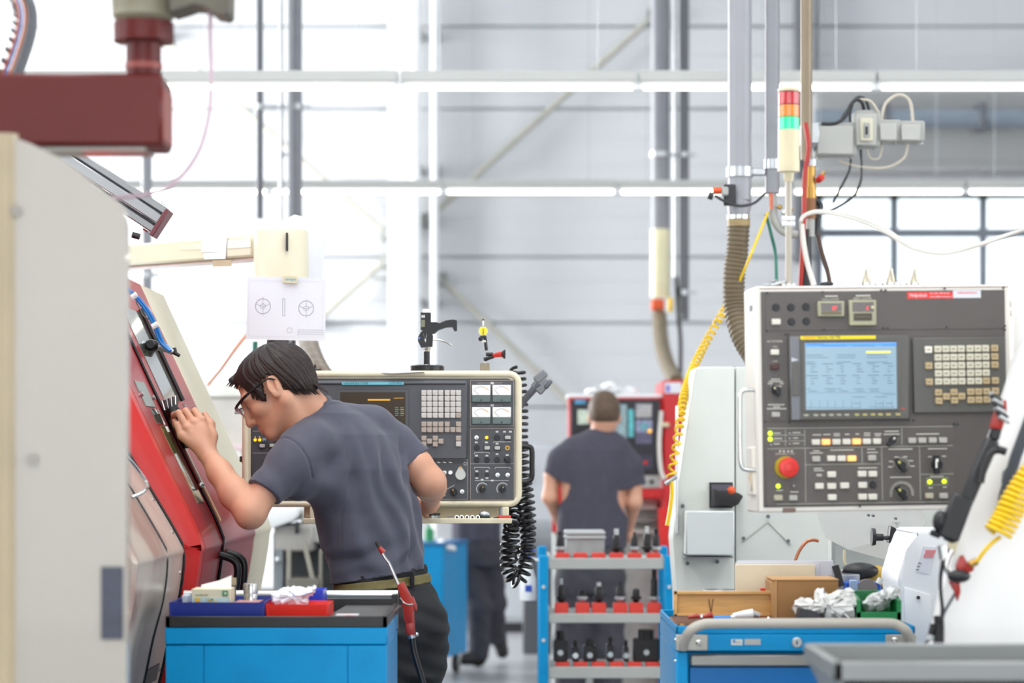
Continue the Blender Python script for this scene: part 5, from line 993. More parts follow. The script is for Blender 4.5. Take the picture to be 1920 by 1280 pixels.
def holder(px, zt_, h_, kind, lb):
    x = X(px, TZ); y = TZ + 0.065; o = root('tool_holder', (x, y, zt_), lb, 'tool holder', 'tool holders on the blue and grey trolley')
    B().lathe([(0.010, 0.0), (0.017, 0.012), (0.023, 0.014), (0.023, 0.024), (0.016, 0.026)], (x, y, zt_ + 0.001), n=16).build('taper_flange', m_galv if kind % 2 else m_td, o)
    B().lathe([(0.016, 0.026), (0.015, 0.026 + h_ * 0.4), (0.009, 0.03 + h_ * 0.45)], (x, y, zt_ + 0.001), n=16).build('chuck', m_td, o)
    B().cyl((x, y, zt_ + 0.03 + h_ * 0.4), (x, y, zt_ + h_), 0.006 + 0.002 * (kind % 3), n=12).build('cutter', m_steel if kind % 2 == 0 else m_td, o)
z2 = sh_z[1] + 19 * TZ / FPX
for i, (px, h_, lb) in enumerate(((1053, 0.10, 'tall slim tool holder at the post end of the middle shelf'), (1093, 0.045, 'shortest stubby tool holder on the middle shelf'), (1124, 0.085, 'tool holder with a bright flange nut on the middle shelf'), (1164, 0.09, 'tool holder with a thick shank on the middle shelf'), (1194, 0.06, 'tapered conical tool holder on the middle shelf'), (1228, 0.16, 'tallest rod-like tool holder on the middle shelf'))): holder(px, z2, h_, i, lb)
z1s = sh_z[0] + 9 * TZ / FPX
for i, (px, h_, lb) in enumerate(((1050, 0.09, 'tool holder standing left of the grey lidded box'), (1157, 0.10, 'tool holder with pale nuts right of the grey lidded box'), (1191, 0.085, 'dark boring head on the top shelf of the trolley'), (1215, 0.11, 'bulky dark tool holder on the top shelf'), (1232, 0.10, 'bright slim tool holder at the far post of the top shelf'))): holder(px, z1s, h_, i + 1, lb)
gbx = root('lidded_box', (X(1097, TZ), TZ + 0.2, sh_z[0]), 'grey plastic lidded box standing on the top trolley shelf', 'box')
zb = sh_z[0] - 0.003
B().box((X(1061, TZ + .15), TZ + 0.15, zb), (X(1134, TZ + .15), TZ + 0.35, Zz(1006, TZ + .15)), 0.006).build('body', M('crate_grey', '#9fa4a4', 0.4), gbx); B().box((X(1059, TZ + .15), TZ + 0.14, Zz(1010, TZ + .15)), (X(1136, TZ + .15), TZ + 0.36, Zz(1004, TZ + .15)), 0.004).build('rim', M('crate_light', '#b9bdbd', 0.4), gbx)
B().box((X(1059, TZ + .15), TZ + 0.14, Zz(1002, TZ + .15)), (X(1135, TZ + .15), TZ + 0.36, Zz(995, TZ + .15)), 0.004).build('lid', M('crate_light'), gbx); B().box((X(1066, TZ + .15), TZ + 0.16, Zz(1006, TZ + .15)), (X(1130, TZ + .15), TZ + 0.34, Zz(1001, TZ + .15))).build('lid_neck', M('crate_grey'), gbx)
for px in (1085, 1112): B().box((X(px - 2, TZ + .15), TZ + 0.146, zb + 0.005), (X(px + 2, TZ + .15), TZ + 0.152, Zz(1012, TZ + .15))).build('rib', M('crate_grey'), gbx)
z3 = sh_z[2] + 8 * TZ / FPX
def block_tool(x0_, x1_, hpx, lb, extra=0):
    o = root('turning_tool', (X((x0_ + x1_) / 2, TZ), TZ + 0.07, z3), lb, 'tool holder', 'tool blocks on the bottom trolley shelf'); h_ = hpx * TZ / FPX
    B().box((X(x0_, TZ), TZ + 0.035, z3), (X(x1_, TZ), TZ + 0.12, z3 + h_ * 0.72), 0.006).build('block', m_td, o); B().cyl((X((x0_ + x1_) / 2, TZ), TZ + 0.07, z3 + h_ * 0.7), (X((x0_ + x1_) / 2, TZ), TZ + 0.07, z3 + h_), (X(x1_, TZ) - X(x0_, TZ)) * 0.32, n=16).build('collar', m_td, o)
    B().cyl((X((x0_ + x1_) / 2, TZ), TZ + 0.032, z3 + h_ * 0.3), (X((x0_ + x1_) / 2, TZ), TZ + 0.04, z3 + h_ * 0.3), 0.012, n=12).build('bolt', m_steel if extra else m_galv, o)
block_tool(1038, 1064, 58, 'round black tool head at the left post of the bottom shelf'); block_tool(1073, 1086, 40, 'narrow tool with an orange and chrome cap on the bottom shelf', 1)
block_tool(1094, 1119, 42, 'square twin-ribbed dark block on the bottom shelf'); block_tool(1138, 1152, 46, 'slim chrome-capped tool between the dark blocks', 1); block_tool(1170, 1180, 40, 'small dark pin tool beside the widest block'); block_tool(1188, 1238, 60, 'widest boxy dark tool block on the bottom shelf')
# white spray bottle hooked beside the trolley
sb = root('spray_bottle', P(990, 1125, 10.2), 'white spray bottle with a blue and yellow trigger hooked on the trolley post', 'bottle')
cc = P(990, 0, 10.15); zz_ = lambda y: P(0, y, 10.15).z
B().lathe([(0.034, zz_(1125)), (0.036, zz_(1120)), (0.034, zz_(1085)), (0.018, zz_(1062)), (0.014, zz_(1050))], (cc.x, 10.15, 0), n=20).build('bottle', m_white, sb)
B().cyl((cc.x, 10.15, zz_(1050)), (cc.x, 10.15, zz_(1040)), 0.016, n=16).build('cap', M('cap_blue', '#2a4ab0', 0.4), sb); B().box((cc.x - 0.035, 10.13, zz_(1040)), (cc.x + 0.03, 10.17, zz_(1028)), 0.006).build('trigger_head', M('cap_blue'), sb)
B().box((cc.x - 0.03, 10.125, zz_(1046)), (cc.x - 0.005, 10.14, zz_(1034)), 0.003).build('nozzle', m_yellow, sb); B().beam((cc.x - 0.01, 10.15, zz_(1045)), (X(1013, 10.1), 10.13, zz_(1050)), 0.008, 0.012, 0.002).build('hook', m_white, sb)
B().box((cc.x - 0.012, 10.113, zz_(1108)), (cc.x + 0.016, 10.117, zz_(1096))).build('label', M('cap_blue'), sb)
# blue cabinet far behind
fcab = root('blue_cabinet', (X(800, 15.6), 15.7, 0), 'blue wheeled steel cabinet far behind the bending worker', 'cabinet', rot=Matrix.Rotation(math.radians(-14), 4, 'Z'))
fcab.location.x = X(783, 15.6)
B().box((-0.33, -0.3, 0.13), (0.25, 0.3, 0.85), 0.008).build('body', m_blue, fcab, True); B().box((-0.32, -0.305, 0.2), (0.24, -0.298, 0.72), 0.003).build('door', m_blue, fcab, True)
B().box((-0.34, -0.31, 0.85), (0.26, 0.31, 0.87), 0.004).build('top', M('cabinet_top', '#2b6fa4', 0.4), fcab, True)
for x in (-0.27, 0.19):
    for y in (-0.24, 0.24): B().cyl((x - 0.015, y, 0.06), (x + 0.015, y, 0.06), 0.06, n=16).build('castor_wheel', m_rub, fcab, True); B().box((x - 0.02, y - 0.02, 0.06), (x + 0.02, y + 0.02, 0.14)).build('castor_fork', m_galv, fcab, True)
crumple('white_cloth', [(818, 1031), (815, 1020), (828, 1010), (838, 1018), (850, 1022), (852, 1032)], 15.55, 0.25, m_tissue, 'crumpled white cloth on top of the far blue cabinet', 'cloth', seed=3, amp=0.01)
tag(B().lathe([(0.03, 0), (0.03, 0.07), (0.012, 0.09), (0.012, 0.11)], (X(805, 15.6), 15.6, 0.871), n=16).build('green_can', M('can_green', '#2f8f5a', 0.4)), 'small green can on the far blue cabinet', 'can')
# ================================================================ large grey control panel on the right
F5 = Face(1658, 748, 5.66, yaw=5.0, roll=0.8)
cp2 = root('control_panel', F5.o, 'large grey control panel with a lit blue screen and red emergency stop', 'control panel'); cp2.matrix_basis = F5.m
m_p2 = M('panel_brown_grey', '#5a5451', 0.45, var=0.04, scale=8, bump=0.04, bscale=250); m_p2b = M('keypad_grey', '#5c5a56', 0.42, var=0.04); m_frm = M('panel_frame_cream', '#e8e2d8', 0.4, var=0.03)
ln2 = M('panel_olive_line', '#a8a89a', 0.45); wp2 = M('panel_print', '#d3d0c4', 0.5)
hsg = F5.part('housing', cp2, 1421, 533, 1894, 961, -0.14, 0.0, m_frm, 0.004)
F5.part('face_plate', cp2, 1432, 543, 1884, 951, -0.002, 0.003, m_p2, 0.001)
F5.part('top_gasket', cp2, 1424, 537.5, 1890, 540, -0.01, 0.0015, M('gasket_maroon', '#6a3038', 0.5))
F5.part('upper_plate', cp2, 1436, 547, 1882, 620, 0.002, 0.0045, m_p2, 0.0006)
F5.part('side_plate', cp2, 1436, 626, 1478, 790, 0.002, 0.0045, m_p2, 0.0006)
opl = F5.part('operating_plate', cp2, 1436, 797, 1790, 948, 0.002, 0.0045, m_p2, 0.0006)
for x, y in ((1438, 549), (1542, 547), (1652, 544), (1660, 544), (1771, 541), (1881, 540), (1438, 620), (1545, 618), (1656, 615), (1664, 615), (1774, 613), (1884, 611), (1884, 618), (1434, 790), (1480, 792), (1704, 788), (1713, 788), (1788, 795), (1795, 795), (1478, 627), (1472, 627), (1438, 948), (1612, 949)): F5.disc('screw', cp2, x, y, 2.0, 0.003, 0.0062, m_dark, 10)
# six plugs, one button
for x, y in ((1455, 576), (1483, 576), (1511, 575), (1484, 603), (1512, 602)): F5.disc('blank_plug', cp2, x, y, 7.2, 0.004, 0.0085, M('plug_black'), 20, 6.2)
m_cb = M('button_cream', '#ded9cc', 0.4, var=0.05); m_olv = M('button_olive', '#b5ae98', 0.4, var=0.05); m_gb = M('button_greyish', '#b3b0a8', 0.4, var=0.05)
def pb(x, y, w_, h_, mat, parent=cp2): pbtn(F5, x, y, w_, h_, parent, mat, 0.014)
pb(1456, 603, 16, 11, m_cb)
# counters
m_cf = M('counter_frame', '#a8a68a', 0.4); m_led = M('led_red', '#ff3030', 0.4, emit='#ff2020', es=1.3); m_smk = M('smoked_window', '#3a2320', 0.15, coat=0.7)
c1_ = F5.part('counter', cp2, 1534, 564, 1583, 593, 0.003, 0.016, m_cf, 0.0015); F5.part('counter_window', c1_, 1540, 568, 1578, 583, 0.015, 0.0172, m_smk); F5.part('counter_foot', c1_, 1540, 584, 1578, 590, 0.015, 0.0168, M('counter_foot', '#6e664f', 0.4))
F5.text('digits', c1_, '87', 1560, 578, 7, m_led, 0.0174)
c2_ = F5.part('counter', cp2, 1593, 562, 1643, 610, 0.003, 0.016, m_cf, 0.0015); F5.part('counter_window', c2_, 1599, 566, 1638, 584, 0.015, 0.0172, m_smk); F5.part('counter_foot', c2_, 1601, 587, 1635, 601, 0.015, 0.0172, M('counter_dark', '#453d33', 0.4))
F5.text('digits', c2_, '0', 1624, 578, 7, m_led, 0.0174); F5.disc('reset_peg', c2_, 1635, 576, 3, 0.017, 0.024, m_cream, 12)
for k in range(6): F5.part('preset_wheel', c2_, 1604 + 4.8 * k, 592, 1607.5 + 4.8 * k, 595, 0.0172, 0.018, M('wheel_print', '#6e6552', 0.5))
F5.text('caption', cp2, 'TOTAL COUNTER', 1541, 561, 3.2, wp2, 0.0047, wpx=32); F5.text('caption', cp2, 'PRESET COUNTER', 1600, 559.5, 3.2, wp2, 0.0047, wpx=34)
for x, y, w_ in ((1546, 555.5, 24), (1604, 554.5, 27)): line(F5, cp2, [(x, y), (x + w_, y - 0.4)], 2.2, 'caption_line', wp2, 0.0047)
# service sticker
stk = F5.part('service_sticker', cp2, 1701, 546.5, 1788, 560, 0.0045, 0.0052, M('sticker_red', '#ea3c34', 0.45)); F5.part('sticker_white_half', cp2, 1787, 544, 1839, 558.5, 0.0045, 0.0053, m_paper)
F5.text('lettering', stk, 'Helpdesk', 1705, 553.5, 7, m_paper, 0.0055, wpx=33); F5.text('lettering', stk, 'Tel. 041 798 00 00', 1743, 549.8, 3.2, m_paper, 0.0055, wpx=37); F5.text('lettering', stk, 'service@newemag.ch', 1743, 556, 3.2, m_paper, 0.0055, wpx=41)
F5.text('lettering', stk, 'NEWEMAG', 1795, 549, 4.2, M('sticker_red'), 0.0056, wpx=36)
# monitor
mon = F5.part('monitor', cp2, 1482, 627, 1705, 789, 0.002, 0.022, m_p2b, 0.004)
F5.part('card_slot_strip', mon, 1484, 631, 1498, 787, 0.0215, 0.0235, M('slot_grey', '#74757b', 0.4), 0.001); F5.part('card_door', mon, 1486, 678, 1498, 742, 0.0234, 0.0262, m_p2b, 0.001)
prsm = B().prism([F5.uv(1484, 670, 0.0236), F5.uv(1498, 674.5, 0.0236), F5.uv(1484, 678, 0.0236)], (0, 0, 0.001)).build('eject_arrow', M('arrow_pale', '#c9c9d0', 0.4), mon, True)
F5.part('title_strip', mon, 1501, 628.5, 1642, 636.5, 0.0215, 0.0232, M('strip_yellow', '#efd911', 0.4)); F5.text('lettering', mon, 'FANUC', 1507, 633, 4.6, M('orange_print', '#e8741a', 0.5), 0.0234, wpx=22); F5.text('lettering', mon, 'Series 16i-TB', 1533, 632.5, 4.4, m_dark, 0.0234, wpx=42)
def screen_mat():
    m = bpy.data.materials.new('lcd_screen'); m.use_nodes = True; b = m.node_tree.nodes['Principled BSDF']; b.inputs['Base Color'].default_value = (0.02, 0.03, 0.04, 1); b.inputs['Roughness'].default_value = 0.15
    N, L = m.node_tree.nodes, m.node_tree.links; tc = N.new('ShaderNodeTexCoord'); nz = N.new('ShaderNodeTexNoise'); nz.inputs['Scale'].default_value = 3.0; L.new(tc.outputs['Object'], nz.inputs['Vector'])
    rp = N.new('ShaderNodeValToRGB'); rp.color_ramp.elements[0].color = (*lin('#8fb3cb'), 1); rp.color_ramp.elements[1].color = (*lin('#a6c6d6'), 1); L.new(nz.outputs[0], rp.inputs[0]); L.new(rp.outputs[0], b.inputs['Emission Color']); b.inputs['Emission Strength'].default_value = 0.85
    return m
scr = F5.part('screen', mon, 1510, 641, 1682, 768, 0.0218, 0.0226, screen_mat())
F5.part('screen_frame', mon, 1506, 637.5, 1686, 640.6, 0.0215, 0.0245, m_p2b, 0.0005); F5.part('screen_frame', mon, 1506, 768.6, 1686, 772, 0.0215, 0.0245, m_p2b, 0.0005); F5.part('screen_frame', mon, 1505, 638, 1509.6, 771, 0.0215, 0.0245, m_p2b, 0.0005); F5.part('screen_frame', mon, 1682.6, 638, 1687, 771, 0.0215, 0.0245, m_p2b, 0.0005)
def glow(nm, h, e): return M(nm, h, 0.5, emit=h, es=e)
g_bl, g_ink, g_yel = glow('glow_blue', '#4a86d8', 0.8), glow('glow_ink', '#44566c', 0.35), glow('glow_yellow', '#efd23a', 0.9)
F5.part('screen_title_bar', scr, 1511, 642, 1681, 650, 0.0226, 0.0228, g_bl); F5.part('screen_highlight', scr, 1624, 658, 1670, 661.5, 0.0226, 0.0229, g_yel)
rnd = random.Random(5); txt = B()
def dash(b, x0_, x1_, y, w_=1.0):
    p, q = F5.uv(x0_, y, 0.0229), F5.uv(x1_, y, 0.0229); h_ = w_ * 0.0006; b.quad((p.x, p.y - h_, 0.0229), (q.x, q.y - h_, 0.0229), (q.x, q.y + h_, 0.0229), (p.x, p.y + h_, 0.0229))
for y in (665.5, 670, 678.5): [dash(txt, x, x + rnd.uniform(14, 42), y) for x in (1512, 1569, 1625)]
for k, y in enumerate(list(range(682, 700, 5)) + list(range(704, 724, 5))):
    for x in (1512, 1541, 1568, 1598, 1627, 1656): dash(txt, x + (0 if k % 4 == 0 else 8), x + rnd.uniform(12, 22), y + 0.3 * (x - 1512) / -60, 1.2)
for x in (1512, 1546, 1570, 1601, 1628): dash(txt, x, x + rnd.uniform(8, 22), 729); dash(txt, x + 4, x + 20, 733)
for x0_, y in ((1598, 744), (1640, 744), (1655, 739)): dash(txt, x0_, x0_ + 24, y)
dash(txt, 1512, 1676, 736, 0.5); dash(txt, 1513, 1614, 764, 0.8); dash(txt, 1630, 1678, 763, 0.8)
for x in (1600, 1646, 1662): dash(txt, x, x + 11, 756)
for x in (1521, 1537, 1552, 1566, 1581, 1597, 1613, 1642, 1656, 1672):
    p = F5.uv(x, 751, 0.0229); q = F5.uv(x, 764, 0.0229); txt.quad((p.x - .0004, q.y, .0229), (p.x + .0004, q.y, .0229), (p.x + .0004, p.y, .0229), (p.x - .0004, p.y, .0229))
txt.build('screen_readout', g_ink, scr, True)
ttl = B(); [dash(ttl, a, b_, y) for a, b_, y in ((1513, 1545, 645), (1540, 1586, 648), (1598, 1640, 648), (1654, 1680, 647))]; ttl.build('screen_title', glow('glow_navy', '#244a9a', 0.4), scr, True)
for i, x in enumerate((1512, 1530, 1544, 1559, 1573.5, 1588, 1607, 1622, 1637, 1651, 1666, 1684)): F5.part('soft_key', mon, x - 4.2, 776 - i * 0.15, x + 4.2, 780.5 - i * 0.15, 0.0215, 0.0262, M('softkey_grey', '#a9a897', 0.4) if i < 6 else M('softkey_olive', '#b5ab6c', 0.4), 0.0006)
F5.part('red_mark', mon, 1687, 765, 1698, 766.5, 0.0215, 0.0224, M('sticker_red'))
# keypad
kp = F5.part('keypad', cp2, 1713, 631, 1886, 775, 0.002, 0.012, m_p2b, 0.003)
k5 = abs(F5.uv(1659, 748).x - F5.uv(1658, 748).x)
def key5(wpx, hpx, mat): return B().box((-wpx * k5 / 2, -hpx * k5 / 2, 0.011), (wpx * k5 / 2, hpx * k5 / 2, 0.019), 0.0013).mesh('key', 38, mat)
kc = key5(13.2, 12.4, M('key_cream', '#d9d3bd', 0.42, var=0.18, scale=140)); ktn = key5(13.2, 12.4, M('key_sand', '#bfa87f', 0.42, var=0.15, scale=140)); kw = key5(13.6, 12.8, M('key_white', '#ece6d8', 0.42, var=0.1, scale=140))
lg5 = B().box((-0.0045, -0.0010, 0.0190), (0.0045, 0.0008, 0.0192)).mesh('legend', 38, M('legend_ink'))
xs5 = [1755, 1769.6, 1784, 1798.5, 1815, 1829.6, 1844.2, 1861]
for r_ in range(5):
    y0_ = (655, 670.5, 685.8, 700.5, 715.5)[r_]
    for c_, x in enumerate(xs5):
        if r_ == 3 and c_ == 7: continue
        key(F5, x + r_ * 0.35, y0_ - c_ * 0.25, ktn if (c_ == 7 or (r_ == 4 and c_ == 6)) else kc, kp, lg5)
key(F5, 1737.5, 656, kw, kp, lg5); key(F5, 1738, 686, ktn, kp, lg5); key(F5, 1739, 716, ktn, kp, lg5)
for x, y in ((1756, 736), (1757, 751.5), (1771, 743.5), (1785, 735.5), (1786, 750.5), (1799.5, 743), (1816.5, 734.6), (1831, 734.4), (1846, 734), (1817, 749.8), (1831.5, 749.5), (1846.5, 749), (1862.5, 733), (1863, 748.5)): key(F5, x, y, ktn, kp, lg5)
# left power column
pb(1453.5, 660, 15, 10.5, m_cb); pb(1454, 687, 15, 10.5, M('button_dark_red', '#4a2320', 0.4)); pb(1455.5, 777, 15, 10, m_gb)
F5.disc('selector_base', cp2, 1455, 732, 8, 0.004, 0.016, m_black, 20); selector(F5, 1455, 732, 7, cp2, ang=35, mark='#d8d6b0')
F5.text('caption', cp2, 'NC POWER', 1438, 640, 4, wp2, 0.0047, wpx=29); F5.text('caption', cp2, 'ON', 1449, 649.8, 3, wp2, 0.0047, wpx=8); F5.text('caption', cp2, 'OFF', 1448, 677.5, 3, wp2, 0.0047, wpx=10)
for x0_, x1_, y in ((1445, 1462, 711), (1441, 1467, 715), (1439, 1448, 719), (1461, 1469, 719), (1444, 1465, 724), (1439, 1470, 758.5), (1449, 1462, 762.5), (1437, 1474, 766)): line(F5, cp2, [(x0_, y), (x1_, y)], 1.8, 'caption_line', wp2, 0.0047)
# operating field: dividing lines
for pts_ in ([(1438, 803), (1785, 799)], [(1508, 805), (1508, 836)], [(1472, 805), (1472, 836)], [(1438, 816), (1508, 815)], [(1438, 827), (1508, 826)], [(1438, 841), (1786, 835)], [(1690, 802), (1690, 833)], [(1509, 840), (1510, 941)], [(1509, 871), (1650, 869)], [(1615, 839), (1616, 868)], [(1652, 838), (1654, 937)], [(1723, 837), (1725, 936)], [(1726, 889), (1787, 888)], [(1455, 945), (1786, 940)]): line(F5, opl, pts_, 1.2, 'dividing_line', ln2, 0.0047)
m_lg = M('lamp_lime', '#d8f02a', 0.3, emit='#c8f01e', es=1.6); m_am = M('button_lit', '#ffc47a', 0.35, emit='#ffae5a', es=0.8)
for x, y in ((1444, 812), (1444, 823), (1459, 911), (1743, 903), (1770, 902)): F5.disc('lamp', opl, x, y, 4.4, 0.004, 0.0095, m_lg, 16, 3.6)
for x, y in ((1445, 833.5), (1480, 812), (1480, 822), (1480, 832), (1488, 910)): F5.disc('lamp', opl, x, y, 3.4, 0.004, 0.0085, M('lamp_off', '#6b655e', 0.25, coat=0.6), 14, 2.8)
for i, x in enumerate((1530.5, 1549.5, 1569, 1588, 1607, 1626, 1645)): pb(x, 828.5 - i * 0.3, 15, 11, m_am if i in (1, 4) else m_cb, opl)
selector(F5, 1672, 826, 7, opl, ang=-40, mark='#dcdad0')
for x in (1711, 1730, 1749.5, 1769): pb(x, 825.5 - (x - 1711) * 0.012, 15, 10.5, m_gb, opl)
pb(1531, 860, 15, 11, m_gb, opl); [pb(x, 859, 15.5, 11, m_am if x > 1590 else m_cb, opl) for x in (1559.5, 1578.5, 1598)]; pb(1636, 858, 15, 11, m_gb, opl)
for x, y in ((1560, 889), (1537, 911), (1560, 911), (1584.5, 910), (1561, 932), (1617, 888), (1637, 888), (1618, 909), (1618, 931), (1637, 931)): pb(x, y, 16, 11.5, m_cb, opl)
F5.disc('blank_plug', opl, 1637, 909, 7, 0.004, 0.008, M('plug_black'), 20, 6)
pb(1460, 933, 15.5, 10.5, m_olv, opl); pb(1488, 933, 15, 10.5, m_gb, opl); pb(1743, 929, 15, 10.5, m_olv, opl); pb(1770, 929, 15, 10.5, m_gb, opl)
for x, y in ((1689, 872), (1690, 924)):
    F5.disc('knob_skirt', opl, x, y, 10.5, 0.004, 0.009, M('knob_skirt', '#77756e', 0.3, 0.5), 24); selector(F5, x, y, 9, opl, ang=35, mark='#c9c46a')
    r0 = 14.5 if y < 900 else 19
    ar = [(x + r0 * math.cos(math.radians(t)), y + r0 * math.sin(math.radians(t))) for t in range(170, 371, 14)]
    line(F5, opl, ar, 1.4, 'dial_arc', ln2, 0.0047)
    if y > 900:
        for t in range(165, 380, 12): line(F5, opl, [(x + q * math.cos(math.radians(t)), y + q * math.sin(math.radians(t))) for q in (19, 23)], 1.1, 'dial_tick', wp2, 0.0047)
    else:
        for t in (170, 205, 245, 290, 330, 365): line(F5, opl, [(x + 21 * math.cos(math.radians(t)) - 4, y + 17 * math.sin(math.radians(t))), (x + 21 * math.cos(math.radians(t)) + 4, y + 17 * math.sin(math.radians(t)))], 1.8, 'dial_print', wp2, 0.0047)
selector(F5, 1756, 871, 11, opl, ang=0, mark='#f0efe6')
F5.part('knob_line', opl, 1754.4, 863, 1757.4, 877, 0.02, 0.0252, M('knob_white', '#f0efe6', 0.4))
line(F5, opl, [(1737, 896), (1776, 895), (1776, 908), (1737, 909), (1737, 896)], 0.9, 'lamp_frame_line', ln2, 0.0047)
# emergency stop
F5.disc('stop_ring', opl, 1473, 876, 21, 0.004, 0.010, M('stop_yellow', '#b7a323', 0.4), 36, 20)
es_ = B().lathe([(15.0 * k5, 0.009), (15.6 * k5, 0.020), (17.6 * k5, 0.026), (18.4 * k5, 0.032), (17 * k5, 0.037), (10 * k5, 0.0395), (0.0005, 0.040)], F5.uv(1474, 876, 0).xyz * 1.0, (0, 0, 1), 36).build('stop_button', M('stop_red', '#e8332c', 0.35), opl, True)
ring(F5, opl, 1474, 876, 9, 1.2, 'stop_arrow_ring', M('stop_dark', '#c02018', 0.4), 0.0400, 24)
F5.text('caption', opl, 'EMERGENCY STOP', 1454, 851, 3, wp2, 0.0047, wpx=36)
for x in (1461, 1468, 1476, 1483): F5.part('caption_mark', opl, x, 844, x + 3.5, 847.5, 0.004, 0.0048, wp2)
for x0_, x1_, y in ((1523, 1539, 815), (1543, 1556, 814.5), (1562, 1574, 813), (1562, 1574, 816.5), (1583, 1592, 814), (1603, 1610, 813.5), (1619, 1631, 812), (1619, 1631, 816), (1638, 1652, 813), (1640, 1650, 816.5), (1658, 1684, 808.5), (1656, 1686, 814), (1717, 1760, 813.5), (1524, 1536, 845), (1518, 1542, 849), (1556, 1600, 843.5), (1625, 1640, 842), (1625, 1645, 848), (1665, 1710, 842), (1739, 1775, 841), (1525, 1540, 878), (1525, 1544, 882), (1608, 1644, 877), (1668, 1708, 894.5), (1743, 1768, 893), (1739, 1746, 856), (1765, 1773, 855), (1455, 1467, 919), (1481, 1496, 922), (1450, 1463, 812), (1450, 1466, 822), (1450, 1461, 832), (1485, 1500, 811), (1486, 1496, 821), (1486, 1498, 831), (1740, 1748, 914), (1767, 1774, 913)): line(F5, opl, [(x0_, y), (x1_, y - (x1_ - x0_) * 0.012)], 1.7, 'caption_line', wp2, 0.0047)
F5.part('indicator_window', opl, 1531, 888, 1541, 893, 0.004, 0.0055, m_gb, 0.0004)
# panel side: handle, hinge, bottom latch
B().tube(spline([F5.uv(1421, 731, -0.02), F5.uv(1398, 731, -0.02), F5.uv(1389, 737, -0.02), F5.uv(1387.5, 760, -0.02), F5.uv(1388, 850, -0.02), F5.uv(1391, 874, -0.02), F5.uv(1400, 880, -0.02), F5.uv(1421, 881, -0.02)], 6), 0.0052, 12).build('grab_handle', m_steel, cp2, True)
F5.part('key_switch_box', cp2, 1411, 838, 1421, 928, -0.09, -0.02, m_frm, 0.002); F5.part('side_knob', cp2, 1411, 570, 1419, 584, -0.07, -0.03, m_black, 0.002)
for y in (562, 580): F5.part('hinge', cp2, 1895, y, 1899, y + 14, -0.03, -0.005, m_frm, 0.001)
F5.part('bottom_latch', cp2, 1468, 952, 1492, 961, -0.01, 0.002, M('latch_brown', '#7b6258', 0.4), 0.001)
ky = root('key_bunch', P(1411, 920, 5.66), 'small flat brass key hanging from the panel\'s side lock', 'key')
poly_prism([(1406, 886), (1418, 886), (1419, 897), (1413, 902), (1412, 919), (1408, 921), (1408, 903), (1404, 897)], 5.655, 0.003, 'blade', M('key_metal', '#b3a084', 0.4, 0.6), ky, 0.0006)
# column that carries the panel and the things on top
pnl_top = F5.m @ F5.uv(1650, 534, -0.07)
ztop = lambda px: (F5.m @ Vector((F5.uv(px, 533).x, F5.uv(px, 533).y, -0.07)))
for i, px in enumerate((1637, 1683.5, 1729)):
    q = ztop(px); o = root('collet_cone', q, ('steel collet cone on the panel, next to the signal tower side', 'middle steel collet cone of three on the panel', 'steel collet cone on the panel, next to the white machine')[i], 'collet', 'collet cones on the panel')
    B().lathe([(0.024, 0.0), (0.025, 0.001), (0.025, 0.0075), (0.016, 0.009), (0.012, 0.009)], q, n=28).build('flange', m_steel, o); B().lathe([(0.0125, 0.009), (0.0055, 0.036), (0.005, 0.042), (0.003, 0.043)], q, n=24).build('cone', M('warm_steel', '#cdc3ae', 0.25, 0.9), o)
q = ztop(1467); jk = root('loose_fittings', q, 'small heap of loose metal fittings on the panel corner', 'fittings')
for i, (dx, dz_, r_, mt) in enumerate(((-0.02, .005, .009, m_galv), (0.0, .006, .010, m_steel), (0.018, .005, .008, m_brass), (-0.005, .014, .007, m_galv), (0.028, .004, .006, m_dark))): B().ball(q + Vector((dx, 0.01 * (i % 2), dz_)), r_, 1, (1.5, 1, 0.7)).build('fitting', mt, jk)
tag(B().beam(ztop(1455) + Vector((0, 0, 0.004)), ztop(1485) + Vector((0, 0, 0.012)), 0.012, 0.006, 0.001).build('steel_strip', m_galv), 'bent steel strip on the panel corner by the pole', 'strip')
tag(B().ball(ztop(1562) + Vector((0, 0, 0.006)), 0.012, 1, (1.7, 1, 0.55)).build('cable_gland', m_black), 'black cable gland on top of the large panel', 'gland')
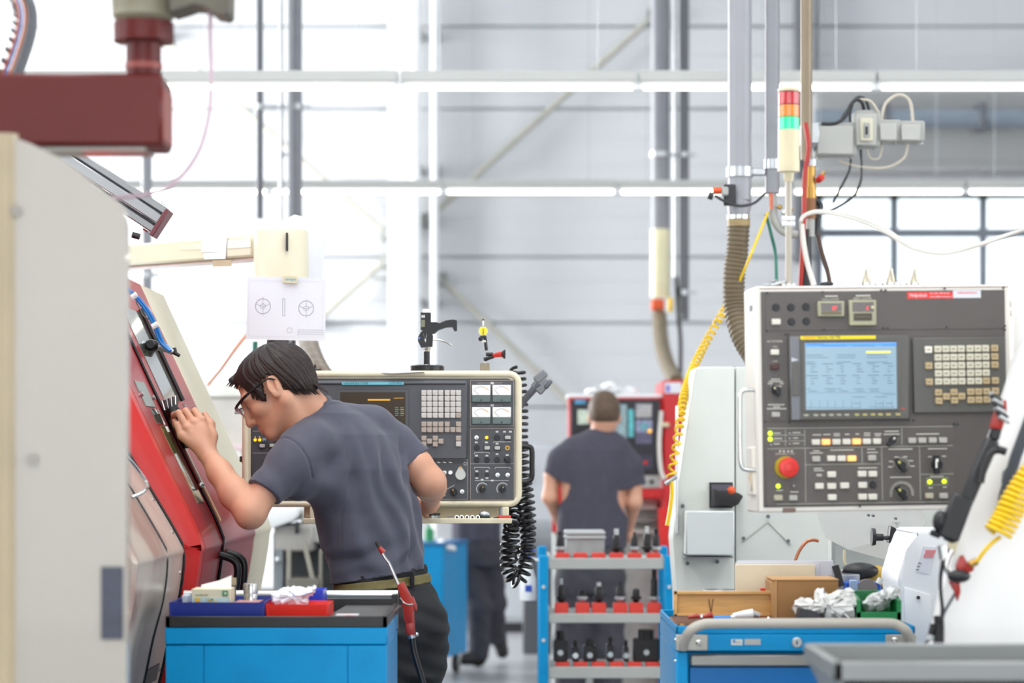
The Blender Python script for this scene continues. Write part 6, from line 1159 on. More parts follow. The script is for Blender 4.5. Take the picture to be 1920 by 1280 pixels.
# signal tower
tw = root('signal_tower', ztop(1490), 'signal tower with red, orange and lit green lamps on a steel pole', 'signal light')
tc_ = ztop(1490); tzc = tc_.y; tx = tc_.x; tzf = lambda y: P(0, y, tzc).z; rr = 20.5 * tzc / FPX
B().cyl((tx, tzc, tc_.z), (tx, tzc, tzf(338)), 0.0078, n=20).build('pole', M('pole_satin', '#a39c90', 0.35, 0.5), tw); B().cyl((tx, tzc, tc_.z), (tx, tzc, tc_.z + 0.006), 0.02, n=20).build('pole_foot', m_galv, tw)
B().lathe([(0.009, tzf(341)), (0.011, tzf(336)), (0.012, tzf(324)), (rr, tzf(322)), (rr, tzf(300)), (rr * 0.985, tzf(299)), (rr * 0.985, tzf(244))], (tx, tzc, 0), n=36).build('base', m_cream, tw)
for a, b_, mt, nm in ((244, 220.5, M('lamp_green', '#0aa060', 0.25, emit='#10e088', es=1.2, coat=0.6), 'green_lamp'), (220, 197, M('lamp_orange', '#e07a10', 0.25, var=0.1, coat=0.6, emit='#d86a08', es=0.12), 'orange_lamp'), (196.5, 172.5, M('lamp_red', '#b81f28', 0.25, var=0.1, coat=0.6, emit='#a01018', es=0.10), 'red_lamp')):
    pr_ = []; n_ = 6
    for k in range(n_ + 1): y = a + (b_ - a) * k / n_; pr_.append((rr * (0.97 if k % 2 else 0.945), tzf(y)))
    B().lathe(pr_, (tx, tzc, 0), n=36).build(nm, mt, tw); B().cyl((tx, tzc, tzf(b_) - 0.0008), (tx, tzc, tzf(b_) + 0.0008), rr * 0.985, n=36).build('seal_ring', m_dark, tw)
B().cyl((tx, tzc, tzf(240)), (tx, tzc, tzf(224)), rr * 0.5, n=16).build('green_bulb', glow('bulb_green', '#baffdc', 4.0), tw)
B().lathe([(rr, tzf(172)), (rr, tzf(167)), (rr * 0.9, tzf(165.5)), (0.005, tzf(165))], (tx, tzc, 0), n=36).build('cap', m_cream, tw)
for y in (410, 420): B().cyl((tx - 0.016, tzc - 0.004, tzf(y)), (tx + 0.014, tzc - 0.004, tzf(y)), 0.006, n=10).build('cable_tie', m_white, tw)
m_wc = M('white_cable', '#dcd8d0', 0.4)
for k, lb in enumerate(('upper white cable swinging from the tower pole across the window', 'lower white cable swinging from the tower pole across the window')):
    d = 5 * k
    tag(B().tube(spline([P(1503, 440, tzc), P(1501, 415, tzc), P(1512, 402, tzc), P(1540, 396 + d * .4, tzc), P(1600, 405 + d, tzc), P(1660, 430 + d, tzc), P(1710, 462 + d * .6, tzc), P(1770, 474 + d * .3, tzc), P(1840, 457 + d * .3, 5.6), P(1915, 432, 5.4), P(2000, 405, 5.3)], 10), 0.0045, 10).build('white_cable', m_wc), lb, 'cable')
tag(B().tube(spline([P(1503, 420, tzc), P(1506, 450, tzc), P(1513, 490, tzc), P(1526, 534, tzc)], 8), 0.0062, 10).build('white_cable', m_wc), 'white cable running down beside the tower pole to the panel', 'cable')
# arm that carries the panel (behind it)
pa = root('panel_arm', P(1760, 700, 6.0), 'cream support arm holding the large control panel from behind', 'arm')
B().box((X(1640, 5.95), 5.84, Zz(800, 5.95)), (X(1800, 5.95), 5.93, Zz(640, 5.95)), 0.01).build('mount_plate', m_frm, pa); B().beam((X(1740, 6), 5.93, Zz(720, 6)), (1.66, 6.0, Zz(720, 6)), 0.1, 0.12, 0.01, (0, 0, 1)).build('beam', m_frm, pa)
# ================================================================ white machine on the far right
m_wm = M('machine_white', '#f1f0ee', 0.32, var=0.02, coat=0.2); m_wm2 = M('machine_white_plastic', '#eef0f3', 0.35, var=0.02)
wmz = 5.2
wmc = root('white_machine', (1.5, 5.8, 0), 'large white slant-front machine with black rubber edge and grab bar', 'machine')
def pris(pix, Z, th, name, mat, parent, bev=0.0):
    b = B().prism([P(x, y, Z) for x, y in pix], (0, th, 0))
    if bev: bmesh.ops.bevel(b.bm, geom=list(b.bm.edges), offset=bev, segments=2, profile=0.5, affect='EDGES')
    return b.build(name, mat, parent)
zfl = HOR + CH * FPX / wmz
pris([(1730, zfl - 2), (1735, 1240), (1766, 1110), (1800, 1010), (1845, 860), (1888, 735), (1912, 660), (1945, 590), (2200, 560), (2200, zfl - 2)], wmz, 0.05, 'sloping_front', m_wm, wmc, 0.012)
pris([(1898, 700), (1897, 520), (1905, 475), (1925, 448), (1965, 436), (2250, 436), (2250, 900), (1960, 900)], wmz + 0.62, 0.08, 'upper_body', m_wm, wmc, 0.02)
B().box((1.62, wmz + 0.045, 0.0), (2.9, wmz + 1.5, 1.85), 0.02).build('body', m_wm, wmc)
B().tube([P(1935, 775, wmz - .006), P(1905, 855, wmz - .006), P(1883, 930, wmz - .006), P(1878, 965, wmz - .006)], 0.012, 8).build('rubber_edge', M('slate_rubber', '#3b4048', 0.5), wmc)
pris([(1880, 885), (1888, 876), (1893, 880), (1884, 905), (1878, 905)], wmz - 0.004, 0.006, 'ink_mark', M('ink_smudge', '#777a86', 0.6), wmc)
pris([(1778, 1010), (1800, 1002), (1790, 1040), (1780, 1046)], wmz - 0.010, 0.012, 'cream_wedge', m_cream, wmc)
# black grab bar with its bracket
gbz = 5.12; gbr = root('grab_bar', P(1800, 1000, gbz), 'long black grab bar with clamps slanting across the white machine', 'bar')
B().beam(P(1862, 822, gbz), P(1778, 1015, gbz), 0.030, 0.026, 0.006, (0, -1, 0)).build('bar', m_black, gbr)
B().tube(spline([P(1838, 905, gbz - .02), P(1846, 868, gbz - .02), P(1858, 848, gbz - .02), P(1872, 843, gbz - .02), P(1886, 847, gbz - .02)], 6), 0.0085, 12).build('hooked_rod', m_rub, gbr)
B().beam(P(1806, 930, gbz - .01), P(1776, 1010, gbz - .01), 0.045, 0.032, 0.004, (0, -1, 0)).build('clamp_block', M('black_plastic'), gbr); B().ball(P(1764, 978, gbz - .01), 0.018, 2, (1, 1, 1.4)).build('clamp_knob', m_black, gbr); B().cyl(P(1745, 997, gbz - .01), P(1762, 1004, gbz - .01), 0.007, n=10).build('lever', m_black, gbr)
B().beam(P(1872, 790, gbz), P(1862, 825, gbz), 0.022, 0.02, 0.004, (0, -1, 0)).build('bar_top', m_black, gbr)
B().tube(spline([P(1785, 1030, gbz), P(1776, 1050, gbz), P(1776, 1066, gbz), P(1786, 1080, gbz), P(1800, 1084, gbz)], 6), 0.007, 12).build('chrome_hook', m_steel, gbr); B().cyl(P(1766, 1022, gbz), P(1770, 1048, gbz), 0.010, n=14).build('chrome_stub', m_steel, gbr)
rcl = root('red_clip', P(1872, 800, 5.1), 'red plastic clip gripping a striped black and steel brush at the bar top', 'clip')
pris([(1858, 802), (1865, 778), (1878, 758), (1888, 748), (1889, 772), (1880, 805)], 5.09, 0.03, 'clip_body', m_gun, rcl, 0.003)
for k in range(6): a = P(1857 + 3 * k, 740 + 8 * k, 5.085); B().cyl(a, a + Vector((0.024, 0.01, -0.012)), 0.0055, n=8).build('bristle_ring', (m_black, m_steel)[k % 2], rcl)
B().cyl(P(1856, 736, 5.09), P(1862, 744, 5.09), 0.006, n=10).build('tip', m_steel, rcl)
rc3 = root('red_coupling', P(1812, 1080, 5.08), 'red and black hose coupling hanging on the white machine', 'coupling')
pris([(1795, 1060), (1803, 1043), (1808, 1040), (1811, 1055), (1828, 1060), (1826, 1070), (1808, 1078), (1796, 1072)], 5.07, 0.03, 'red_grip', m_gun, rc3, 0.003); pris([(1780, 1092), (1786, 1082), (1800, 1086), (1802, 1110), (1796, 1128), (1792, 1105)], 5.075, 0.02, 'red_lever', m_gun, rc3, 0.003); B().ball(P(1798, 1080, 5.07), 0.018, 2, (1.4, 1, .8)).build('black_knob', m_black, rc3); B().cyl(P(1818, 1058, 5.07), P(1832, 1052, 5.07), 0.008, n=12).build('brass_nipple', m_brass, rc3)
yc = spline([P(1960, 860, 5.05), P(1925, 905, 5.05), P(1900, 945, 5.05), P(1885, 975, 5.05), P(1870, 1000, 5.05)], 8)
tag(B().tube(coil_path(yc, 0.026, 16, 14), 0.0052, 8).build('yellow_coil_hose', m_yellow), 'thick yellow coiled air hose hanging on the white machine', 'hose')
tag(B().tube(spline([P(1876, 1006, 5.05), P(1862, 1016, 5.05), P(1848, 1030, 5.05), P(1832, 1052, 5.06)], 6), 0.0045, 8).build('yellow_hose_end', m_yellow), 'straight thin yellow hose end leading to the red coupling', 'hose')
tag(B().tube(spline([P(1768, 1050, gbz), P(1764, 1080, gbz), P(1764, 1110, gbz), P(1767, 1140, gbz), P(1765, 1165, gbz)], 6), 0.004, 8).build('black_lead', m_rub), 'thin dark lead dropping from the black grab bar', 'cable')
tag(B().tube(spline([P(1798, 1100, gbz), P(1785, 1122, gbz), P(1772, 1145, gbz), P(1766, 1160, gbz)], 6), 0.0035, 8).build('grey_lead', m_pipe_d), 'thin grey lead running from the coupling to the black coil', 'cable')
tag(B().tube(coil_path(spline([P(1760, 1155, gbz), P(1761, 1185, gbz), P(1760, 1220, gbz), P(1761, 1250, gbz)], 4), 0.009, 16, 10), 0.0032, 6).build('black_coil_lead', m_rub), 'short black coiled lead hanging below the grab bar', 'cable')
cn = root('cable_connector', P(1745, 1198, gbz), 'black cylindrical cable connector with a metal collar', 'connector'); B().tube([P(1752, 1170, gbz), P(1746, 1190, gbz)], [0.009, 0.0075], 12).build('shell', m_black, cn); B().cyl(P(1746, 1190, gbz), P(1743, 1200, gbz), 0.0095, n=12).build('collar', m_galv, cn); B().tube(spline([P(1743, 1200, gbz), P(1735, 1205, gbz), P(1729, 1222, gbz)], 5), 0.003, 6).build('lead', m_rub, cn)
# white rounded coolant unit with a printed label
wu = root('white_unit', (X(1745, 5.9), 5.95, 0), 'white rounded housing with a small red printed label beside the cart', 'housing')
zfl2 = HOR + CH * FPX / 6.38
pris([(1695, zfl2 - 2), (1690, 1130), (1682, 1085), (1700, 1030), (1712, 997), (1720, 993), (1795, 993), (1830, 1100), (1850, zfl2 - 2)], 6.38, 0.3, 'case', m_wm2, wu, 0.014)
pris([(1695, 1100), (1745, 1115), (1750, 1220), (1700, 1220)], 6.375, 0.006, 'lower_cover', m_wm2, wu, 0.002); B().cyl(P(1722, 1120, 6.372), P(1722, 1120, 6.365), 0.005, n=10).build('cover_screw', m_dark, wu)
pris([(1731, 1024), (1756, 1026), (1742, 1076), (1717, 1072)], 6.378, 0.003, 'label', M('label_pale', '#e3e6ee', 0.5), wu)
for k in range(2):
    for j in range(3): pris([(1736 + 6.5 * j - k * 3, 1037 + 8 * k - 6.5), (1741.5 + 6.5 * j - k * 3, 1037.5 + 8 * k - 6.5), (1740 + 6.5 * j - k * 3, 1037.5 + 8 * k), (1734.5 + 6.5 * j - k * 3, 1037 + 8 * k)], 6.376, 0.002, 'label_print', M('label_red', '#e58a90', 0.5), wu)
for k in range(3): pris([(1722 - 2 * k, 1054 + 6 * k), (1727 - 2 * k, 1055 + 6 * k), (1726.5 - 2 * k, 1057 + 6 * k), (1721.5 - 2 * k, 1056 + 6 * k)], 6.376, 0.002, 'label_text', M('label_grey', '#8b8e98', 0.5), wu)
# ================================================================ pale grey machine behind the large panel
gm = root('grey_machine', (X(1370, 8.6), 9.0, 0), 'pale grey machine with an open dark slot and bolted cover plates', 'machine')
m_gm = M('machine_pale_grey', '#cfd2cc', 0.38, var=0.03); m_gm2 = M('machine_grey_box', '#c9cecd', 0.4, var=0.03)
gmz = 8.4; gfl = HOR + CH * FPX / gmz - 2
pris([(1275, gfl), (1270, 1120), (1262, 1010), (1272, 905), (1303, 687), (1378, 686), (1378, gfl)], gmz, 0.25, 'left_housing', m_gm, gm, 0.012)
pris([(1379.5, gfl), (1379.5, 687), (1450, 690), (1470, 720), (1760, 760), (1760, gfl)], gmz + 0.01, 0.8, 'main_housing', m_gm, gm, 0.006)
slot = pris([(1330, 952), (1330, 904), (1374, 904), (1374, 952)], gmz - 0.006, 0.01, 'slot_frame', m_dark, gm)
pris([(1334, 948), (1334, 908), (1372, 908), (1372, 948)], gmz - 0.008, 0.006, 'slot_back', M('slot_mauve', '#5d5a66', 0.5), gm)
poly_prism([(1338, 915), (1352, 924), (1362, 918), (1385, 924), (1394, 930), (1385, 945), (1376, 950), (1340, 942)], gmz - 0.09, 0.08, 'chute', M('chute_black', '#2a2728', 0.5), gm); B().ball(P(1371, 920, gmz - 0.08), 0.016, 2).build('orange_knob', m_orange, gm)
B().box(P(1286, 1041, gmz - 0.13), P(1371, 956, gmz - 0.001), 0.005).build('side_box', m_gm2, gm); B().box(P(1283, 1046, gmz - 0.12), P(1370, 1041, gmz - 0.001), 0.002).build('box_lip', M('pipe_mid'), gm)
for x, y in ((1280, 948), (1345, 1053), (1289, 1056), (1440, 968), (1394, 1009), (1478, 1014)): B().cyl(P(x, y, gmz), P(x, y, gmz - 0.008), 0.007, n=10).build('bolt', m_pipe_d, gm)
for p, q in (((1392, 1016), (1440, 978)), ((1440, 978), (1482, 1020))): B().tube([P(*p, gmz + 0.008), P(*q, gmz + 0.008)], 0.003, 6).build('plate_edge', M('edge_grey', '#b0b2aa', 0.5), gm)
# slanted cover below the panel, clamp, hose pieces
sv = root('slanted_guard', (X(1620, 7.2), 7.3, P(0, 1075, 7.2).z), 'pale slanted sheet guard under the large control panel', 'guard')
m_sv = M('guard_grey', '#9c9c98', 0.42, var=0.04)
B().prism([P(1530, 962, 7.3), P(1548, 1008, 7.15), P(1590, 1030, 7.1), P(1710, 1062, 7.0), P(1730, 990, 7.0), P(1725, 958, 7.2)], (0.01, 0.02, 0.012)).build('sheet', m_sv, sv)
B().box(P(1560, 1075, 7.35), P(1760, 900, 7.45), 0.01).build('rear_wall', m_gm, sv)
B().box((X(1600, 7.4), 7.36, 0.0), (X(1740, 7.4), 7.46, P(0, 1074, 7.4).z), 0.01).build('stand', m_gm, sv)
for x, y in ((1627, 965), (1636, 966), (1678, 971)): B().cyl(P(x, y, 7.1), P(x + 2, y + 1, 7.06), 0.004, n=8).build('screw', m_pipe_d, sv)
kb = root('star_knob_clamp', P(1660, 1020, 6.85), 'black star knob on a threaded stem below the large panel', 'knob')
B().tube([P(1634, 1006, 6.85), P(1641, 1006, 6.85)], [0.026, 0.024], 14).build('knob_head', m_black, kb); B().tube([P(1641, 1007, 6.85), P(1656, 1007, 6.85)], 0.010, 12).build('stem', m_black, kb); B().tube([P(1656, 1008, 6.85), P(1667, 1008, 6.85)], 0.006, 10).build('thread', m_dark, kb)
poly_prism([(1670, 985), (1687, 993), (1698, 1022), (1690, 1023), (1666, 1017)], 6.84, 0.05, 'bracket', m_black, kb)
tag(B().tube(spline([P(1584, 1030, 7.0), P(1583, 1052, 7.0), P(1590, 1068, 7.0)], 5), 0.004, 8).build('cream_tube', m_cream), 'thin cream tube under the slanted guard', 'tube')
yp = root('yellow_pump', P(1640, 1096, 6.9), 'blurred yellow and black pump behind the blue holder', 'pump')
B().ball(P(1638, 1085, 6.95), 0.05, 3, (1.1, 0.9, 0.8)).build('yellow_body', M('pump_yellow', '#bf9b3a', 0.45), yp); B().ball(P(1612, 1070, 6.9), 0.045, 3, (1.2, 0.8, 0.55)).build('black_cover', m_black, yp); B().box((X(1610, 6.95), 6.9, 0.0), (X(1665, 6.95), 7.02, Zz(1100, 6.95)), 0.01).build('pedestal', m_dark, yp)
# ================================================================ things further back
# red machine with its black control, behind the standing worker
rz = 13.4; rm = root('red_machine', (X(1175, rz), rz + 0.6, 0), 'red machine with a black keypad control in front of the standing worker', 'machine')
m_rd = M('far_red_paint', '#c01a1e', 0.35, var=0.04); m_kb = M('far_black_panel', '#1d1b24', 0.35)
rfl = HOR + CH * FPX / rz - 2
B().box((X(1243, rz), rz, 0.0), (X(1283, rz), rz + 0.7, Zz(712, rz)), 0.01).build('red_column', m_rd, rm)
B().box((X(1066, rz), rz + 0.02, Zz(894, rz)), (X(1243, rz), rz + 0.25, Zz(745, rz)), 0.008).build('control_frame', m_rd, rm)
cpn = B().box((X(1070, rz), rz, Zz(889, rz)), (X(1238, rz), rz + 0.03, Zz(748, rz)), 0.004).build('control_face', m_kb, rm)
B().box((X(1064, rz), rz + 0.03, Zz(745, rz)), (X(1243, rz), rz + 0.4, Zz(738, rz)), 0.004).build('top_ledge', m_white, rm)
for x0_, y0_, x1_, y1_, h in ((1083, 768, 1106, 795, '#c9d6c4'), (1150, 758, 1175, 828, '#8fa6ac'), (1178, 767, 1188, 819, '#5fb7bc'), (1192, 757, 1222, 783, '#a5a3ac'), (1192, 787, 1223, 811, '#8f93b0'), (1192, 812, 1222, 832, '#5d5a74'), (1078, 749, 1098, 757, '#4f9cc4'), (1196, 852, 1224, 878, '#3a3548')): B().box((X(x0_, rz), rz - 0.006, Zz(y1_, rz)), (X(x1_, rz), rz + 0.002, Zz(y0_, rz)), 0.001).build('key_field', M('far_' + h[1:], h, 0.5, var=0.35, scale=60), cpn)
for i in range(5):
    for j in range(5):
        if i + j > 1: B().box((X(1194 + 5.6 * i, rz), rz - 0.010, Zz(763 + 4.6 * j, rz)), (X(1197.5 + 5.6 * i, rz), rz - 0.005, Zz(760 + 4.6 * j, rz))).build('key', M('far_key', '#c9c6c2', 0.5), cpn)
for dx, dy in ((0, 0), (-6, 0), (6, 0), (0, -5), (0, 5)): B().box((X(1205 + dx, rz), rz - 0.011, Zz(801 + dy, rz)), (X(1210 + dx, rz), rz - 0.005, Zz(797 + dy, rz))).build('arrow_key', M('far_5fb7bc'), cpn)
B().ball((X(1218, rz), rz - 0.006, Zz(808, rz)), 0.011, 1).build('amber_button', M('lamp_amber'), cpn); B().ball((X(1210, rz), rz - 0.008, Zz(867, rz)), 0.012, 1).build('red_button', M('stop_red'), cpn)
B().box((X(1246, rz), rz - 0.005, Zz(737, rz)), (X(1278, rz), rz + 0.001, Zz(717, rz)), 0.001).build('badge_plate', m_paper, rm); B().box((X(1249, rz), rz - 0.008, Zz(734, rz)), (X(1256, rz), rz - 0.004, Zz(722, rz))).build('badge_mark', M('badge_violet', '#7a6ac0', 0.5), rm)
B().box((X(1198, rz), rz + 0.01, Zz(914, rz)), (X(1238, rz), rz + 0.06, Zz(890, rz)), 0.004).build('socket_plate', m_ltgrey, rm); B().ball((X(1222, rz), rz + 0.005, Zz(903, rz)), 0.014, 1).build('socket', m_dark, rm)
B().box((X(1180, rz), rz + 0.02, Zz(934, rz)), (X(1245, rz), rz + 0.2, Zz(915, rz)), 0.006).build('red_crossbar', m_rd, rm); B().box((X(1036, rz), rz + 0.1, Zz(1000, rz)), (X(1082, rz), rz + 0.25, Zz(896, rz)), 0.006).build('red_side_post', m_rd, rm)
B().box((X(1235, rz), rz - 0.05, 0.0), (X(1254, rz), rz + 0.1, Zz(952, rz)), 0.006).build('red_leg', M('far_bright_red', '#d62420', 0.4), rm)
B().box((X(1040, rz), rz + 0.26, 0.0), (X(1240, rz), rz + 0.9, Zz(935, rz)), 0.01).build('work_area', M('far_grey_green', '#a9afab', 0.5, var=0.3, scale=9), rm)
for k, (y, h) in enumerate(((948, '#c9ccc6'), (972, '#8d918e'), (994, '#b8bcb8'))): B().box((X(1180, rz), rz + 0.2, Zz(y + 9, rz)), (X(1236, rz), rz + 0.28, Zz(y, rz)), 0.004).build('slide', M('far_s' + h[1:], h, 0.4), rm)
B().tube(spline([P(1240, 770, rz - .02), P(1236, 830, rz - .02), P(1239, 880, rz - .03), P(1246, 898, rz - .03)], 6), 0.012, 8).build('cable', m_wc, rm); B().box((X(1238, rz), rz - 0.03, Zz(800, rz)), (X(1254, rz), rz + 0.0, Zz(792, rz)), 0.003).build('cable_clip', m_cream, rm)
crumple('white_cloth', [(1096, 738), (1098, 730), (1115, 728), (1128, 722), (1140, 716), (1152, 718), (1158, 727), (1176, 726), (1190, 728), (1192, 738)], rz + 0.2, 0.25, m_tissue, 'crumpled white cloth lying on the red machine\'s ledge', 'cloth', seed=21, amp=0.008)
# yellow coiled air hose on the pale grey machine
yh = spline([P(1372, 560, 9.3), P(1350, 596, 9.2), P(1325, 640, 9.1), P(1300, 690, 8.9), P(1282, 745, 8.5), P(1274, 800, 8.34), P(1266, 850, 8.3), P(1258, 895, 8.28)], 6)
tag(B().tube(coil_path(yh, 0.013, 38, 10), 0.0046, 6).build('yellow_coil_hose', m_yellow), 'slim yellow coiled hose slanting along the pale grey machine\'s edge', 'hose')
tag(B().tube(spline([P(1258, 897, 8.28), P(1260, 920, 8.28), P(1257, 950, 8.28), P(1251, 985, 8.28)], 6), 0.007, 8).build('yellow_hose_end', m_yellow), 'straight yellow hose end hanging below the slim coil', 'hose')
tag(B().box(P(1266, 1000, 8.40), P(1272, 760, 8.37), 0.003).build('white_strip', m_white), 'narrow white guard strip beside the slim yellow coil', 'strip')
tag(B().cyl(P(1247, 907, 8.28), P(1268, 893, 8.28), 0.008, n=10).build('hose_hook', m_galv), 'small metal hook holding the slim yellow coil', 'hook')
# pale cabinet and rounded drum between the two workers
pc = root('grey_cabinet', (X(1000, 19.5), 19.8, 0), 'pale grey cabinet standing at the back wall between the two workers', 'cabinet'); m_pc = M('cabinet_pale', '#c3c6cb', 0.45, var=0.03)
B().box((X(905, 19.5), 19.5, 0.08), (X(1062, 19.5), 20.1, Zz(832, 19.5)), 0.01).build('body', m_pc, pc); B().box((X(907, 19.5), 19.52, 0.0), (X(1060, 19.5), 20.08, 0.08)).build('plinth', m_dark, pc)
for a, b_ in ((908, 982), (985, 1059)): d_ = B().box((X(a, 19.5), 19.485, 0.12), (X(b_, 19.5), 19.499, Zz(838, 19.5)), 0.004).build('door', m_pc, pc); B().box((X((a + b_) / 2 + (30 if a < 950 else -30), 19.5) - 0.01, 19.47, 1.2), (X((a + b_) / 2 + (30 if a < 950 else -30), 19.5) + 0.01, 19.486, 1.35), 0.003).build('handle', m_galv, d_)
dm = root('rounded_motor', (X(1010, 17.5), 17.5, 0), 'rounded dark grey motor drum lying behind the spray bottle', 'motor'); B().cyl(P(975, 1015, 17.5), P(1040, 1015, 17.5), 0.16, n=24).build('drum', M('drum_grey', '#8d9095', 0.4), dm); B().box((X(980, 17.5), 17.36, 0.0), (X(1038, 17.5), 17.64, Zz(1050, 17.5)), 0.01).build('base', M('drum_base', '#5b5d61', 0.5), dm)
# white lathe bed seen under the worker's arm
bz = 11.0; bm_ = root('white_lathe', (X(560, bz), bz + 0.4, 0), 'white lathe with a rounded cover and dark chip tray under the worker\'s arm', 'machine')
poly_prism([(380, 950), (555, 950), (560, 958), (557, 970), (545, 978), (510, 990), (380, 1000)], bz, 0.6, 'rounded_cover', m_white, bm_, 0.01)
B().box((X(512, bz), bz + 0.05, Zz(1035, bz)), (X(585, bz), bz + 0.5, Zz(985, bz)), 0.01).build('grey_guard', M('far_guard', '#a8a49f', 0.45), bm_); B().box((X(560, bz), bz + 0.1, Zz(1020, bz)), (X(690, bz), bz + 0.5, Zz(955, bz)), 0.01).build('bed', M('far_bed', '#b9b9b2', 0.45), bm_)
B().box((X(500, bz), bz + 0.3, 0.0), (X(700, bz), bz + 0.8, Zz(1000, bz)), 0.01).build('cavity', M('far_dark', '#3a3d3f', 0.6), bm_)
for px, w_, h in ((522, 14, '#7d8489'), (540, 8, '#9c988c'), (600, 5, '#8a867a'), (640, 10, '#6d6f70')): B().box((X(px - w_ / 2, bz), bz + 0.02, 0.0), (X(px + w_ / 2, bz), bz + 0.08, Zz(1030, bz)), 0.004).build('leg', M('far_l' + h[1:], h, 0.5), bm_)
B().beam(P(570, 1015, bz + .02), P(586, 1085, bz + .02), 0.02, 0.02).build('strut', M('far_l9c988c', '#9c988c'), bm_); B().box((X(540, bz), bz - 0.02, Zz(1105, bz)), (X(598, bz), bz + 0.25, Zz(1084, bz)), 0.006).build('chip_tray', M('far_tray', '#77746a', 0.5), bm_)
B().box((X(553, bz), bz - 0.01, Zz(1000, bz)), (X(560, bz), bz + 0.05, Zz(978, bz)), 0.003).build('latch', m_dark, bm_); B().ball(P(522, 1048, bz), 0.02, 1).build('knob', m_galv, bm_)
gs = root('grey_screen', (X(440, 12.5), 12.5, 0), 'beige-grey machine side with a pale top behind the worker\'s face', 'machine')
B().box((X(330, 12.5), 12.5, 0.0), (X(470, 12.5), 13.0, Zz(745, 12.5)), 0.01).build('side', M('far_beige', '#cfcac2', 0.5), gs); B().box((X(330, 12.5), 12.48, Zz(745, 12.5)), (X(474, 12.5), 13.02, Zz(716, 12.5)), 0.01).build('top', M('far_cream', '#eceae2', 0.5), gs)
B().box((X(418, 12.4), 12.40, Zz(960, 12.4)), (X(452, 12.4), 12.46, Zz(845, 12.4)), 0.005).build('switch_cover', M('far_cream'), gs); B().ball(P(447, 873, 12.39), 0.03, 1).build('knob', m_dark, gs); B().box((X(420, 12.4), 12.40, Zz(845, 12.4)), (X(456, 12.4), 12.5, Zz(832, 12.4)), 0.005).build('pink_ledge', M('far_pink', '#e5cfd2', 0.5), gs)
tag(B().tube(spline([P(470, 618, 10.5), P(440, 655, 10.5), P(415, 690, 10.6), P(390, 720, 10.7)], 6), 0.008, 8).build('orange_hose', M('pale_orange', '#e89a78', 0.4)), 'pale orange hose slanting down left of the pinned drawing', 'hose')
hb2 = spline([P(556, 417, 14.58), P(566, 520, 13.0), P(572, 600, 11.0), P(576, 650, 9.6), P(600, 705, 9.0), P(640, 740, 8.9)], 14)
tag(B().tube(hb2, [0.045 + (0.004 if i % 3 == 0 else 0) for i in range(len(hb2))], 18).build('brown_hose', M('dark_brown_hose', '#6a5844', 0.4)), 'thick brown ribbed hose curving down behind the pinned drawing', 'hose')
tag(B().cyl(P(478, 640, 10), P(478, 720, 10), 0.012, n=10).build('green_conduit', M('green_hose')), 'dark green conduit beside the black panel pole', 'conduit')
